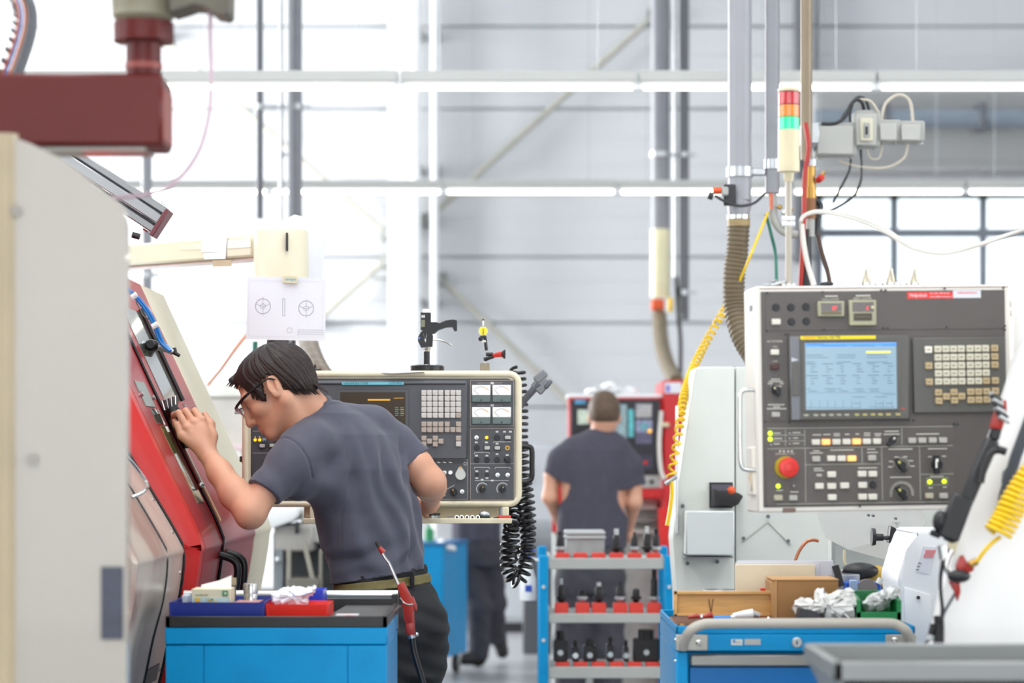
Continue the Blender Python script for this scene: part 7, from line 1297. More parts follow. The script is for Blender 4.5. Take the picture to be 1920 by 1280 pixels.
# ================================================================ people (signed-distance bodies meshed as one surface)
class SDF:
    def __init__(s, h): s.h = h; s.ops = []
    def add(s, fn, lo, hi, k=0.01, mode='u'): s.ops.append((fn, np.array(lo, float), np.array(hi, float), k, mode)); return s
    def cap(s, a, b, ra, rb=None, k=0.012, mode='u'):
        a, b = np.array(a, float), np.array(b, float); rb = ra if rb is None else rb; ab = b - a; L2 = max(ab @ ab, 1e-9); R_ = max(ra, rb)
        def fn(x, y, z):
            t = np.clip(((x - a[0]) * ab[0] + (y - a[1]) * ab[1] + (z - a[2]) * ab[2]) / L2, 0, 1)
            return np.sqrt((x - a[0] - t * ab[0]) ** 2 + (y - a[1] - t * ab[1]) ** 2 + (z - a[2] - t * ab[2]) ** 2) - (ra + (rb - ra) * t)
        return s.add(fn, np.minimum(a, b) - R_, np.maximum(a, b) + R_, k, mode)
    def chain(s, pts, rs, k=0.012):
        for i in range(len(pts) - 1): s.cap(pts[i], pts[i + 1], rs[i], rs[i + 1], k)
        return s
    def ell(s, c, r, R_=None, k=0.015, mode='u'):
        c = np.array(c, float); r = np.array(r, float); A = np.eye(3) if R_ is None else np.array(R_, float); e = np.abs(A) @ r
        def fn(x, y, z):
            q = [((x - c[0]) * A[0, i] + (y - c[1]) * A[1, i] + (z - c[2]) * A[2, i]) for i in range(3)]
            k0 = np.sqrt(sum((q[i] / r[i]) ** 2 for i in range(3))); k1 = np.sqrt(sum((q[i] / r[i] ** 2) ** 2 for i in range(3))) + 1e-9
            return k0 * (k0 - 1.0) / k1
        return s.add(fn, c - e, c + e, k, mode)
    def mesh(s, bounds=None):
        h = s.h; U = [o for o in s.ops if o[4] == 'u']
        lo = np.min([o[1] for o in U], 0) - 4 * h; hi = np.max([o[2] for o in U], 0) + 4 * h
        if bounds is not None: lo = np.maximum(lo, bounds[0]); hi = np.minimum(hi, bounds[1])
        n = np.ceil((hi - lo) / h).astype(int) + 1; ax = [(lo[i] + h * np.arange(n[i])).astype(np.float32) for i in range(3)]
        F = np.full(tuple(n), 0.5, np.float32)
        for fn, a, b, k, mode in s.ops:
            m = k + 6 * h if mode != 'cut' else 1e3; sl = []
            for i in range(3):
                i0 = max(int(np.floor((a[i] - m - lo[i]) / h)), 0); i1 = min(int(np.ceil((b[i] + m - lo[i]) / h)) + 1, n[i]); sl.append(slice(i0, max(i1, i0)))
            if any(q.stop <= q.start for q in sl): continue
            sl = tuple(sl); d = fn(ax[0][sl[0]][:, None, None], ax[1][sl[1]][None, :, None], ax[2][sl[2]][None, None, :]).astype(np.float32)
            A = F[sl]
            if mode == 'u':
                g = np.maximum(k - np.abs(A - d), 0) / k; F[sl] = np.minimum(A, d) - g * g * k * 0.25
            elif mode == 'sub':
                e = -d; g = np.maximum(k - np.abs(A - e), 0) / k; F[sl] = np.maximum(A, e) + g * g * k * 0.25
            elif mode == 'cut': F[sl] = np.maximum(A, d)
            elif mode == 'disp': F[sl] = np.where(np.abs(A) < 0.03, A + d, A)
        return nets(F, lo, h)
def nets(F, lo, h):
    S_ = F < 0; cor = [(i, j, k) for i in (0, 1) for j in (0, 1) for k in (0, 1)]; sh = [d - 1 for d in F.shape]
    cnt = np.zeros(sh, np.uint8)
    for i, j, k in cor: cnt += S_[i:i + sh[0], j:j + sh[1], k:k + sh[2]]
    act = (cnt > 0) & (cnt < 8); idx = np.argwhere(act); ids = np.full(sh, -1, np.int32); ids[act] = np.arange(len(idx))
    V = {c: F[idx[:, 0] + c[0], idx[:, 1] + c[1], idx[:, 2] + c[2]] for c in cor}; P_ = np.zeros((len(idx), 3)); C_ = np.zeros(len(idx))
    for a in cor:
        for ax_ in range(3):
            if a[ax_]: continue
            b = list(a); b[ax_] = 1; b = tuple(b); va, vb = V[a], V[b]; m = (va < 0) != (vb < 0); t = np.where(m, va / np.where(m, va - vb, 1), 0)
            p = np.array(a, float)[None, :].repeat(len(idx), 0); p[:, ax_] += t; P_ += p * m[:, None]; C_ += m
    verts = lo + h * (idx + P_ / np.maximum(C_, 1)[:, None]); quads = []
    for ax_ in range(3):
        u, v = [(1, 2), (2, 0), (0, 1)][ax_]; a = [slice(None)] * 3; b = [slice(None)] * 3; a[ax_] = slice(0, -1); b[ax_] = slice(1, None)
        cr = S_[tuple(a)] != S_[tuple(b)]; e = np.argwhere(cr); e = e[(e[:, u] > 0) & (e[:, v] > 0) & (e[:, u] < sh[u]) & (e[:, v] < sh[v])]
        q = []
        for du, dv in ((-1, -1), (0, -1), (0, 0), (-1, 0)):
            f = e.copy(); f[:, u] += du; f[:, v] += dv; q.append(ids[f[:, 0], f[:, 1], f[:, 2]])
        q = np.stack(q, 1); ins = S_[e[:, 0], e[:, 1], e[:, 2]]; q[~ins] = q[~ins][:, ::-1]; quads.append(q)
    return verts, np.concatenate(quads)
def sdf_obj(name, parts, mat, parent):
    vs, fs, n = [], [], 0
    for v, q in parts: vs.append(v); fs.append(q + n); n += len(v)
    v = np.concatenate(vs); f = np.concatenate(fs); inv = np.array(wm(parent).inverted()); v = v @ inv[:3, :3].T + inv[:3, 3]
    me = bpy.data.meshes.new(name); me.vertices.add(len(v)); me.vertices.foreach_set('co', v.astype(np.float32).ravel()); me.loops.add(f.size); me.loops.foreach_set('vertex_index', f.astype(np.int32).ravel())
    me.polygons.add(len(f)); me.polygons.foreach_set('loop_start', (np.arange(len(f)) * 4).astype(np.int32)); me.polygons.foreach_set('loop_total', np.full(len(f), 4, np.int32)); me.update(calc_edges=True); me.validate()
    me.polygons.foreach_set('use_smooth', np.ones(len(me.polygons), bool)); me.materials.append(mat); return mesh_obj(name, me, parent)
def nv3(v): return np.array(v, float)
def loft(rows, Lax, infl=0.0):
    """rows: (z, x, y, a, b) from low to high; cross-sections are ellipses along Lax and across it"""
    r = np.array(sorted(rows)); L = nv3(Lax)[:2] / np.linalg.norm(nv3(Lax)[:2]); zs = r[:, 0]
    def fn(x, y, z):
        cx = np.interp(z, zs, r[:, 1]); cy = np.interp(z, zs, r[:, 2]); a = np.interp(z, zs, r[:, 3]) + infl; b = np.interp(z, zs, r[:, 4]) + infl
        l = (x - cx) * L[0] + (y - cy) * L[1]; f = -(x - cx) * L[1] + (y - cy) * L[0]; q = np.sqrt((l / a) ** 2 + (f / b) ** 2) + 1e-6
        d = (q - 1) * np.sqrt(l * l + f * f + 1e-9) / q; return np.maximum(np.maximum(d, z - zs[-1]), zs[0] - z)
    m = r[:, 3:5].max() + infl; return fn, (r[:, 1].min() - m, r[:, 2].min() - m, zs[0]), (r[:, 1].max() + m, r[:, 2].max() + m, zs[-1])
m_skin = M('skin', '#d09a7e', 0.48, var=0.10, scale=14, sss=0.12, bump=0.04, bscale=420); m_skin2 = M('skin_fair', '#cf9a80', 0.5, var=0.06, scale=10)
m_tee = M('slate_tshirt', '#4c4c5a', 0.85, var=0.10, scale=30, sheen=0.15, bump=0.12, bscale=500); m_trs = M('black_trousers', '#15161a', 0.8, var=0.15, scale=40, bump=0.15, bscale=300); m_trs2 = M('grey_trousers', '#3b3a42', 0.85, var=0.1, scale=20)
m_hair = M('dark_brown_hair', '#2c201d', 0.48, var=0.4, scale=60, stretch=(1, 1, 3), spec=0.35); m_hair2 = M('brown_hair', '#5a4636', 0.6, var=0.3, scale=60); m_shoe = M('black_shoe', '#141414', 0.5)
m_belt = M('olive_belt', '#6d6238', 0.7, var=0.12, scale=60)
# ---------------------------------------------------------------- the bending worker
w1 = root('person', (P(735, 0, 7.06).x, 7.06, 0), 'man in a slate T-shirt and glasses bending to the red lathe door', 'person')
SL, SR = P(560, 815, 6.84), P(726, 797, 7.13); Lax = nv3(SL - SR); Lax[2] = 0; Lax /= np.linalg.norm(Lax)
def row(px, py, Z, a, b): p = P(px, py, Z); return (p.z, p.x, p.y, a, b)
ROWS = [row(712, 1110, 7.06, 0.165, 0.118), row(711, 1060, 7.06, 0.170, 0.118), row(686, 960, 7.06, 0.182, 0.126), row(668, 880, 7.04, 0.188, 0.128), row(645, 815, 7.02, 0.165, 0.110), row(618, 775, 6.99, 0.085, 0.078), row(605, 758, 6.98, 0.04, 0.04)]
# head frame
ph, yw = math.radians(35), math.radians(5)
Fh = nv3((-math.cos(ph) * math.cos(yw), math.cos(ph) * math.sin(yw), -math.sin(ph))); Uh = nv3((-math.sin(ph) * math.cos(yw), math.sin(ph) * math.sin(yw), math.cos(ph))); Sh = np.cross(Uh, Fh)
Oh = nv3(P(512, 725, 6.87)) - 0.074 * Sh; Rh = np.stack([Fh, Sh, Uh], 1)
def H(f, s_, u): return Oh + f * Fh + s_ * Sh + u * Uh
hd_ = SDF(0.0021)
hd_.ell(H(-0.012, 0, 0.032), (0.096, 0.074, 0.086), Rh).ell(H(0.0510, 0, 0.045), (0.047, 0.056, 0.052), Rh, 0.02).ell(H(0.0490, 0, -0.028), (0.055, 0.056, 0.070), Rh, 0.03)
hd_.ell(H(0.0730, 0, -0.058), (0.036, 0.036, 0.034), Rh, 0.02).ell(H(0.0850, 0, -0.100), (0.021, 0.023, 0.017), Rh, 0.018)
for s_ in (-1, 1):
    hd_.cap(H(0.000, s_ * 0.056, -0.050), H(0.0790, s_ * 0.017, -0.099), 0.017, 0.016, 0.03).ell(H(0.0670, s_ * 0.045, -0.022), (0.028, 0.020, 0.022), Rh, 0.02)
    hd_.cap(H(0.0990, s_ * 0.012, 0.020), H(0.0870, s_ * 0.048, 0.022), 0.013, 0.011, 0.018)
for s_ in (-1, 1): hd_.ell(H(0.1090, s_ * 0.034, 0.000), (0.014, 0.018, 0.011), Rh, 0.012, 'sub')
hd_.cap(H(0.1070, 0, 0.014), H(0.1260, 0, -0.036), 0.0080, 0.0105, 0.012).ell(H(0.1230, 0, -0.042), (0.0115, 0.0110, 0.0100), Rh, 0.008)
for s_ in (-1, 1): hd_.ell(H(0.1120, s_ * 0.0125, -0.043), (0.0105, 0.0065, 0.0075), Rh, 0.006); hd_.ell(H(0.1170, s_ * 0.006, -0.053), (0.004, 0.003, 0.003), Rh, 0.003, 'sub'); hd_.ell(H(0.0830, s_ * 0.033, 0.001), (0.016, 0.015, 0.013), Rh, 0.006)
for u, r_, f in ((-0.0685, 0.0052, 0.1095), (-0.0800, 0.0058, 0.1075)):
    for s_ in (-1, 1): hd_.cap(H(f, 0, u), H(f - 0.012, s_ * 0.022, -0.0755), r_, 0.0028, 0.006)
hd_.cap(H(0.1150, -0.02, -0.0748), H(0.1150, 0.02, -0.0748), 0.0014, None, 0.003, 'sub')
# ear: shell with hollow
ea = math.radians(16); Fe = Fh * math.cos(ea) + Uh * math.sin(ea); Ue = -Fh * math.sin(ea) + Uh * math.cos(ea); Re = np.stack([Fe, Sh * 0.93 - Fe * 0.35, Ue], 1); Re /= np.linalg.norm(Re, axis=0)
for s_ in (-1, 1):
    c = H(-0.006, s_ * 0.080, 0.001); Rx = Re.copy()
    if s_ < 0: Rx = np.stack([Fe, -(Sh * 0.93) - Fe * 0.35, Ue], 1); Rx /= np.linalg.norm(Rx, axis=0)
    hd_.ell(c, (0.0195, 0.0085, 0.0305), Rx, 0.006).ell(c + s_ * 0.009 * Sh + 0.002 * Fe + 0.004 * Ue, (0.0135, 0.0065, 0.0215), Rx, 0.004, 'sub')
    hd_.cap(c + s_ * 0.003 * Sh - 0.008 * Fe + 0.014 * Ue, c + s_ * 0.003 * Sh - 0.006 * Fe - 0.012 * Ue, 0.0045, 0.004, 0.004); hd_.ell(c + s_ * 0.004 * Sh + 0.010 * Fe - 0.004 * Ue, (0.005, 0.004, 0.006), Rx, 0.003).ell(c + s_ * 0.0 * Sh + 0.004 * Fe - 0.026 * Ue, (0.009, 0.006, 0.008), Rx, 0.005)
nb = nv3(P(598, 790, 6.985))
hd_.cap(H(-0.030, 0, -0.020), nb, 0.056, 0.062, 0.02).cap(H(0.012, 0, -0.075), nv3(P(572, 815, 6.96)), 0.040, 0.05, 0.03)
hd_.cap(H(-0.012, 0.055, -0.045), nv3(P(560, 800, 6.93)), 0.016, 0.02, 0.03)
parts1 = [hd_.mesh()]
# left arm and hand on the door handle
la = SDF(0.0024); E = nv3(P(470, 962, 6.755)); W = nv3(P(388, 850, 6.885))
la.chain([nv3(P(580, 842, 6.885)), nv3(P(540, 878, 6.825)), nv3(P(505, 908, 6.785)), E], [0.030, 0.036, 0.0410, 0.0415], 0.02).chain([E, nv3(P(440, 925, 6.79)), nv3(P(412, 885, 6.84)), W], [0.0405, 0.0425, 0.034, 0.0262], 0.02)
la.ell(nv3(P(464, 974, 6.745)), (0.022, 0.022, 0.018), None, 0.02)
K = [(341, 817, 6.890), (351, 803, 6.895), (364, 793, 6.905), (378, 788, 6.915)]; PI_ = [(332, 796, 6.90), (335, 774, 6.905), (348, 770, 6.92), (365, 770, 6.935)]
DI = [(328, 790, 6.925), (326, 777, 6.935), (338, 775, 6.950), (355, 777, 6.965)]; TI = [(327, 797, 6.94), (325, 787, 6.955), (336, 786, 6.97), (352, 789, 6.985)]
for i in range(4):
    k_, p_, d_, t_ = [nv3(P(*q[i])) for q in (K, PI_, DI, TI)]; la.cap(W, k_, 0.0215, 0.0128, 0.012).cap(k_, p_, 0.0118, 0.0098, 0.004).cap(p_, d_, 0.0098, 0.0086, 0.003).cap(d_, t_, 0.0086, 0.0074, 0.003); la.ell(k_ + nv3((0, -0.003, 0.002)), (0.0125, 0.0115, 0.0115), None, 0.005)
la.chain([nv3(P(392, 842, 6.90)), nv3(P(397, 818, 6.92)), nv3(P(394, 795, 6.94)), nv3(P(384, 776, 6.955))], [0.020, 0.0165, 0.0125, 0.0085], 0.010); la.ell(nv3(P(374, 815, 6.905)), (0.030, 0.016, 0.028), None, 0.015)
parts1.append(la.mesh())
ra = SDF(0.0026); E2 = nv3(P(805, 903, 7.13)); W2 = nv3(P(808, 930, 7.34))
ra.chain([nv3(P(726, 830, 7.13)), nv3(P(752, 848, 7.14)), nv3(P(780, 872, 7.13)), E2], [0.030, 0.040, 0.0465, 0.046], 0.02).chain([E2, nv3(P(808, 913, 7.22)), W2], [0.044, 0.043, 0.028], 0.02).ell(nv3(P(818, 906, 7.12)), (0.022, 0.022, 0.024), None, 0.02)
hb_ = nv3(P(805, 947, 7.385)); ra.cap(W2, hb_, 0.028, 0.026, 0.015)
for i, (dx, dy) in enumerate(((-19, -6), (-18, 3), (-13, 11), (-5, 16))):
    a = nv3(P(804 + dx * 0.5, 945 + dy * 0.5, 7.39)); b = nv3(P(804 + dx * 1.1, 943 + dy, 7.40)); c = nv3(P(804 + dx * 0.95, 950 + dy * 1.0, 7.425)); ra.cap(hb_, a, 0.022, 0.012, 0.01).cap(a, b, 0.0115, 0.0098, 0.003).cap(b, c, 0.0098, 0.0085, 0.003)
ra.chain([hb_, nv3(P(818, 945, 7.40)), nv3(P(819, 938, 7.425))], [0.02, 0.012, 0.0095], 0.006); parts1.append(ra.mesh())
tor = SDF(0.008); tor.add(*loft(ROWS, Lax, -0.034), k=0.01); tor.cap(nb, nv3(P(650, 830, 7.02)), 0.058, 0.08, 0.03).cap(nv3(P(650, 820, 7.0)), nv3(P(590, 838, 6.90)), 0.06, 0.03, 0.03).cap(nv3(P(650, 820, 7.0)), nv3(P(718, 828, 7.11)), 0.06, 0.03, 0.03); parts1.append(tor.mesh())
body1 = sdf_obj('body', parts1, m_skin, w1)
# T-shirt
ts = SDF(0.0033); ts.add(*loft(ROWS, Lax), k=0.02)
ts.cap(P(612, 789, 6.98), P(698, 803, 7.10), 0.060, 0.066, 0.03).cap(P(597, 796, 6.96), P(557, 832, 6.87), 0.044, 0.048, 0.03)
ts.chain([P(592, 834, 6.88), P(549, 866, 6.83), P(490, 926, 6.765)], [0.066, 0.064, 0.0545], 0.03).chain([P(694, 812, 7.10), P(738, 836, 7.14), P(784, 872, 7.13)], [0.072, 0.064, 0.058], 0.03)
ts.cap(P(556, 900, 6.84), P(610, 905, 6.92), 0.050, 0.07, 0.04)
hx0, hx1 = P(625, 1094, 7.0), P(800, 1064, 7.1)
def hem(x, y, z): return (hx0.z + (x - hx0.x) * (hx1.z - hx0.z) / (hx1.x - hx0.x)) - z
def fold(x, y, z):
    l = (x - P(690, 0, 7.05).x) * Lax[0] + (y - 7.05) * Lax[1]; v = z - 1.3
    w_ = np.clip((1.52 - z) * 6, 0, 1)
    n1 = np.sin(x * 21 + z * 13) + np.sin(y * 17 - z * 19); f = 0.0062 * np.sin(46 * l + 16 * v + 1.1 * n1) + 0.0042 * np.sin(83 * l - 21 * v + 1.4 * n1 + 2) + 0.0045 * np.sin(34 * (z * 0.6 + x * 0.9) + 1.3 * n1)
    g = 0.0048 * np.sin(70 * (z + 0.55 * l) + 0.9 * n1) * np.exp(-((z - 1.11) / 0.05) ** 2)
    c_ = -0.010 * np.exp(-((l + 0.055 + 0.25 * (z - 1.40)) / 0.012) ** 2) * np.clip((z - 1.30) * 12, 0, 1) * np.clip((1.50 - z) * 12, 0, 1)
    sn = plane(P(556, 846, 6.80), P(533, 868, 6.81) - P(592, 834, 6.88))(x, y, z); near = ((x - P(548, 0, 6.8).x) ** 2 + (y - 6.80) ** 2 + (z - P(0, 850, 6.8).z) ** 2 < 0.0085)
    w_ = w_ * np.where(l > 0.16, 0.45, 1.0); return (f + g) * w_ - c_ * 0.8 + 0.0045 * np.exp(-(sn / 0.0032) ** 2) * near
ts.add(fold, (-3, 5, 0), (3, 9, 3), 0.01, 'disp')
ts.add(hem, (-3, 5, 0), (3, 9, 3), 0.01, 'cut')
def plane(p, n): p, n = nv3(p), nv3(n) / np.linalg.norm(nv3(n)); return lambda x, y, z: (x - p[0]) * n[0] + (y - p[1]) * n[1] + (z - p[2]) * n[2]
def local_cut(p, n, c, r):
    f0 = plane(p, n); c = nv3(c)
    return lambda x, y, z: np.where((x - c[0]) ** 2 + (y - c[1]) ** 2 + (z - c[2]) ** 2 < r * r, f0(x, y, z), -1.0)
cl = P(494, 922, 6.77); ts.add(local_cut(cl, P(494, 922, 6.77) - P(533, 868, 6.81), cl, 0.13), (-3, 5, 0), (3, 9, 3), 0.01, 'cut')
cr_ = P(779, 866, 7.13); ts.add(local_cut(cr_, P(779, 866, 7.13) - P(745, 830, 7.14), P(790, 880, 7.13), 0.085), (-3, 5, 0), (3, 9, 3), 0.01, 'cut')
ts.cap(P(548, 745, 6.93), nb + nv3((0, 0, 0.0)), 0.050, 0.060, 0.006, 'sub')
tee = sdf_obj('t_shirt', [ts.mesh()], m_tee, w1)
nk = [P(599, 741, 6.99), P(620, 742, 7.02)]
# collar ring and sleeve seam
nd = (Vector(H(-0.02, 0, -0.02)) - Vector(nb)).normalized(); u_, v_ = ortho(nd); cc_ = Vector(nb).lerp(Vector(H(-0.03, 0, -0.02)), 0.22)
B().tube([cc_ + (u_ * math.cos(t) + v_ * math.sin(t)) * 0.066 for t in [2 * math.pi * k / 40 for k in range(41)]], 0.0062, 8, caps=False).build('collar', m_tee, tee)
# trousers and belt
PR = [row(735, 1260, 7.06, 0.165, 0.135), row(736, 1180, 7.05, 0.178, 0.150), row(726, 1130, 7.055, 0.170, 0.128), row(718, 1090, 7.06, 0.160, 0.112), row(714, 1062, 7.06, 0.158, 0.110)]
tr = SDF(0.0055); tr.add(*loft(PR, Lax), k=0.03)
tr.chain([P(768, 1170, 7.08), P(770, 1420, 7.04), P(774, 1735, 7.10)], [0.104, 0.080, 0.062], 0.04).chain([P(706, 1180, 7.00), P(700, 1420, 6.94), P(690, 1735, 6.98)], [0.100, 0.078, 0.062], 0.04).ell(nv3(P(778, 1165, 7.01)), (0.082, 0.075, 0.095), None, 0.04)
def tfold(x, y, z): return 0.003 * np.sin(60 * z + 25 * x) * np.sin(31 * y + 20 * z) + 0.002 * np.sin(120 * (z + 0.4 * x))
tr.add(tfold, (-3, 5, 0), (3, 9, 3), 0.01, 'disp'); trs1 = sdf_obj('trousers', [tr.mesh()], m_trs, w1)
bl = SDF(0.0035); bl.add(*loft(PR, Lax, 0.007), k=0.01)
b0, b1 = P(650, 1101, 7.0), P(800, 1083, 7.1)
def band(x, y, z): return np.abs(z - (b0.z + (x - b0.x) * (b1.z - b0.z) / (b1.x - b0.x))) - 0.0135
bl.add(band, (-3, 5, 0), (3, 9, 3), 0.01, 'cut'); belt = sdf_obj('belt', [bl.mesh((nv3((-3, 5, 0.9)), nv3((3, 9, 1.2))))], m_belt, w1)
for px, py in ((693, 1093), (772, 1083)):
    B().box((P(px - 4, 0, 6.93).x, 6.935 if px < 750 else 6.955, P(0, py + 14, 6.95).z), (P(px + 4, 0, 6.93).x, 6.950 if px < 750 else 6.985, P(0, py - 12, 6.95).z), 0.002).build('belt_loop', m_trs, trs1)
for px, Z in ((774, 7.10), (690, 6.98)):
    f_ = SDF(0.008); a = P(px, 1735, Z); f_.ell((a.x - 0.06, a.y + 0.05, 0.05), (0.14, 0.06, 0.05), [[0.8, -0.6, 0], [-0.6, -0.8, 0], [0, 0, 1]], 0.02).cap((a.x, a.y, 0.05), (a.x, a.y, 0.12), 0.05, 0.05, 0.03); f_.add(lambda x, y, z: -z + 0.002, (-3, 5, 0), (3, 9, 3), 0.01, 'cut'); sdf_obj('shoe', [f_.mesh()], m_shoe, w1)
# hair: cap with strands, cut along the hairline
poly = np.array([(0.108, 0.125), (0.104, 0.082), (0.092, 0.076), (0.081, 0.068), (0.071, 0.034), (0.060, 0.004), (0.052, -0.010), (0.040, -0.020), (0.034, -0.006), (0.024, 0.018), (0.015, 0.034), (-0.006, 0.037), (-0.026, 0.022), (-0.026, -0.006), (-0.010, -0.026), (-0.030, -0.036), (-0.052, -0.048), (-0.075, -0.066), (-0.100, -0.082), (-0.15, -0.06), (-0.15, 0.16), (0.10, 0.16)])
def hair_cut(x, y, z):
    f = (x - Oh[0]) * Fh[0] + (y - Oh[1]) * Fh[1] + (z - Oh[2]) * Fh[2]; u = (x - Oh[0]) * Uh[0] + (y - Oh[1]) * Uh[1] + (z - Oh[2]) * Uh[2]; s_ = (x - Oh[0]) * Sh[0] + (y - Oh[1]) * Sh[1] + (z - Oh[2]) * Sh[2]
    jag = 0.0035 * np.sin(f * 420 + s_ * 160) + 0.002 * np.sin(f * 900); u2 = u + jag
    d = np.full(np.broadcast(f, u).shape, 1e9); ins = np.zeros(d.shape, bool); n = len(poly)
    for i in range(n):
        a, b = poly[i], poly[(i + 1) % n]; e = b - a; wx, wy = f - a[0], u2 - a[1]; t = np.clip((wx * e[0] + wy * e[1]) / (e @ e), 0, 1); d = np.minimum(d, (wx - e[0] * t) ** 2 + (wy - e[1] * t) ** 2)
        c = ((a[1] > u2) != (b[1] > u2)) & (f < (b[0] - a[0]) * (u2 - a[1]) / (b[1] - a[1] + 1e-12) + a[0]); ins ^= c
    return np.where(ins, -1, 1) * np.sqrt(d)
def strands(x, y, z):
    f = (x - Oh[0]) * Fh[0] + (y - Oh[1]) * Fh[1] + (z - Oh[2]) * Fh[2] + 0.045; u = (x - Oh[0]) * Uh[0] + (y - Oh[1]) * Uh[1] + (z - Oh[2]) * Uh[2] - 0.05; s_ = (x - Oh[0]) * Sh[0] + (y - Oh[1]) * Sh[1] + (z - Oh[2]) * Sh[2]
    a = np.arctan2(s_, f) + 0.8 * u * np.sign(s_) * 3; n_ = np.sin(31 * u + 9 * a) + np.sin(57 * s_ + 13 * a); return 0.0007 * np.sin(71 * a + 1.6 * n_) + 0.0006 * np.sin(133 * a + 2.3 * n_) + 0.0012 * np.sin(17 * a + n_)
ha = SDF(0.0022); ha.ell(H(-0.014, 0, 0.034), (0.108, 0.086, 0.092), Rh).ell(H(0.030, 0, 0.058), (0.066, 0.066, 0.052), Rh, 0.03).ell(H(-0.055, 0, -0.012), (0.058, 0.070, 0.070), Rh, 0.03).cap(H(0.075, -0.02, 0.088), H(0.098, 0.004, 0.094), 0.016, 0.008, 0.02).cap(H(0.040, 0.068, 0.02), H(0.044, 0.068, -0.014), 0.012, 0.010, 0.015)
ha.add(strands, H(0, 0, 0) - 0.3, H(0, 0, 0) + 0.3, 0.01, 'disp'); ha.add(hair_cut, H(0, 0, 0) - 0.3, H(0, 0, 0) + 0.3, 0.01, 'cut')
hair = sdf_obj('hair', [ha.mesh()], m_hair, w1)
rnd = random.Random(11); tuft = B()
for k in range(150):          # loose locks at the hairline and over the cap
    t = rnd.random()
    if k < 40: f0, u0 = 0.066 + 0.03 * t, 0.060 + 0.026 * t; s0 = rnd.uniform(-0.045, 0.05); d = (0.018, 0.004 * rnd.uniform(-1, 1), -0.016 + 0.012 * t)
    elif k < 75: f0, u0 = 0.030 + 0.030 * t, -0.004 + 0.030 * t; s0 = 0.072; d = (0.010, 0.0, -0.020)
    elif k < 110: f0, u0 = -0.012 - 0.075 * t, -0.020 - 0.050 * t; s0 = 0.070 - 0.050 * max(0, t - 0.3); d = (-0.004, -0.004, -0.020)
    else: f0, u0 = -0.09 - 0.012 * t, -0.04 - 0.035 * t; s0 = rnd.uniform(-0.03, 0.03); d = (-0.008, 0, -0.022)
    a = Vector(H(f0, s0, u0)); b = Vector(H(f0 + d[0] * 0.5, s0 + d[1], u0 + d[2] * 0.5)); c = Vector(H(f0 + d[0], s0 + d[1] * 1.4 - 0.002, u0 + d[2])); tuft.tube([a, b, c], [0.0022, 0.0016, 0.0003], 5)
tag(tuft.build('hair_locks', m_hair, hair), kind='stuff')
# eyes, glasses, eyebrow
V3 = lambda *a: Vector(H(*a))
for s_ in (-1, 1):
    e_ = B().ball(V3(0.0875, s_ * 0.033, 0.000), 0.0118, 3).build('eye', M('eye_white', '#d8d2ca', 0.15), w1); B().ball(V3(0.0965, s_ * 0.0335, -0.001), 0.0044, 2).build('iris', M('iris_dark', '#2a1c14', 0.1), e_)
    B().tube([V3(0.1090, s_ * 0.014, 0.018), V3(0.1080, s_ * 0.030, 0.024), V3(0.0960, s_ * 0.050, 0.020)], [0.003, 0.0035, 0.0018], 6).build('eyebrow', m_hair, w1)
gl = root('eyeglasses', V3(0.1180, 0.03, 0.0), 'black half-rim glasses worn by the bending worker', 'glasses')
m_gf = M('glasses_black', '#0d0d10', 0.25)
B().tube(spline([V3(0.1200, -0.062, 0.016), V3(0.1300, -0.034, 0.017), V3(0.1340, 0.0, 0.012), V3(0.1300, 0.034, 0.017), V3(0.1200, 0.062, 0.016)], 6), 0.0032, 8).build('brow_bar', m_gf, gl)
for s_ in (-1, 1):
    B().tube(spline([V3(0.1200, s_ * 0.062, 0.016), V3(0.0930, s_ * 0.072, 0.022), V3(0.05, s_ * 0.081, 0.026), V3(0.0, s_ * 0.086, 0.026), V3(-0.02, s_ * 0.085, 0.010)], 5), [0.0042] * 9 + [0.0026] * 12, 8).build('temple', m_gf, gl)
    B().prism([V3(0.1290, s_ * 0.010, 0.012), V3(0.1300, s_ * 0.034, 0.015), V3(0.1200, s_ * 0.060, 0.014), V3(0.1170, s_ * 0.060, -0.008), V3(0.1240, s_ * 0.038, -0.020), V3(0.1270, s_ * 0.014, -0.014)], Vector(Fh) * 0.0012).build('lens', M('lens_clear', '#e8eef2', 0.03, trans=0.92, var=0.0), gl)
    B().tube(spline([V3(0.1270, s_ * 0.012, -0.010), V3(0.1250, s_ * 0.036, -0.021), V3(0.1180, s_ * 0.060, -0.009), V3(0.1200, s_ * 0.062, 0.014)], 5), 0.0010, 6).build('lower_rim', m_gf, gl)
gl.location = gl.location
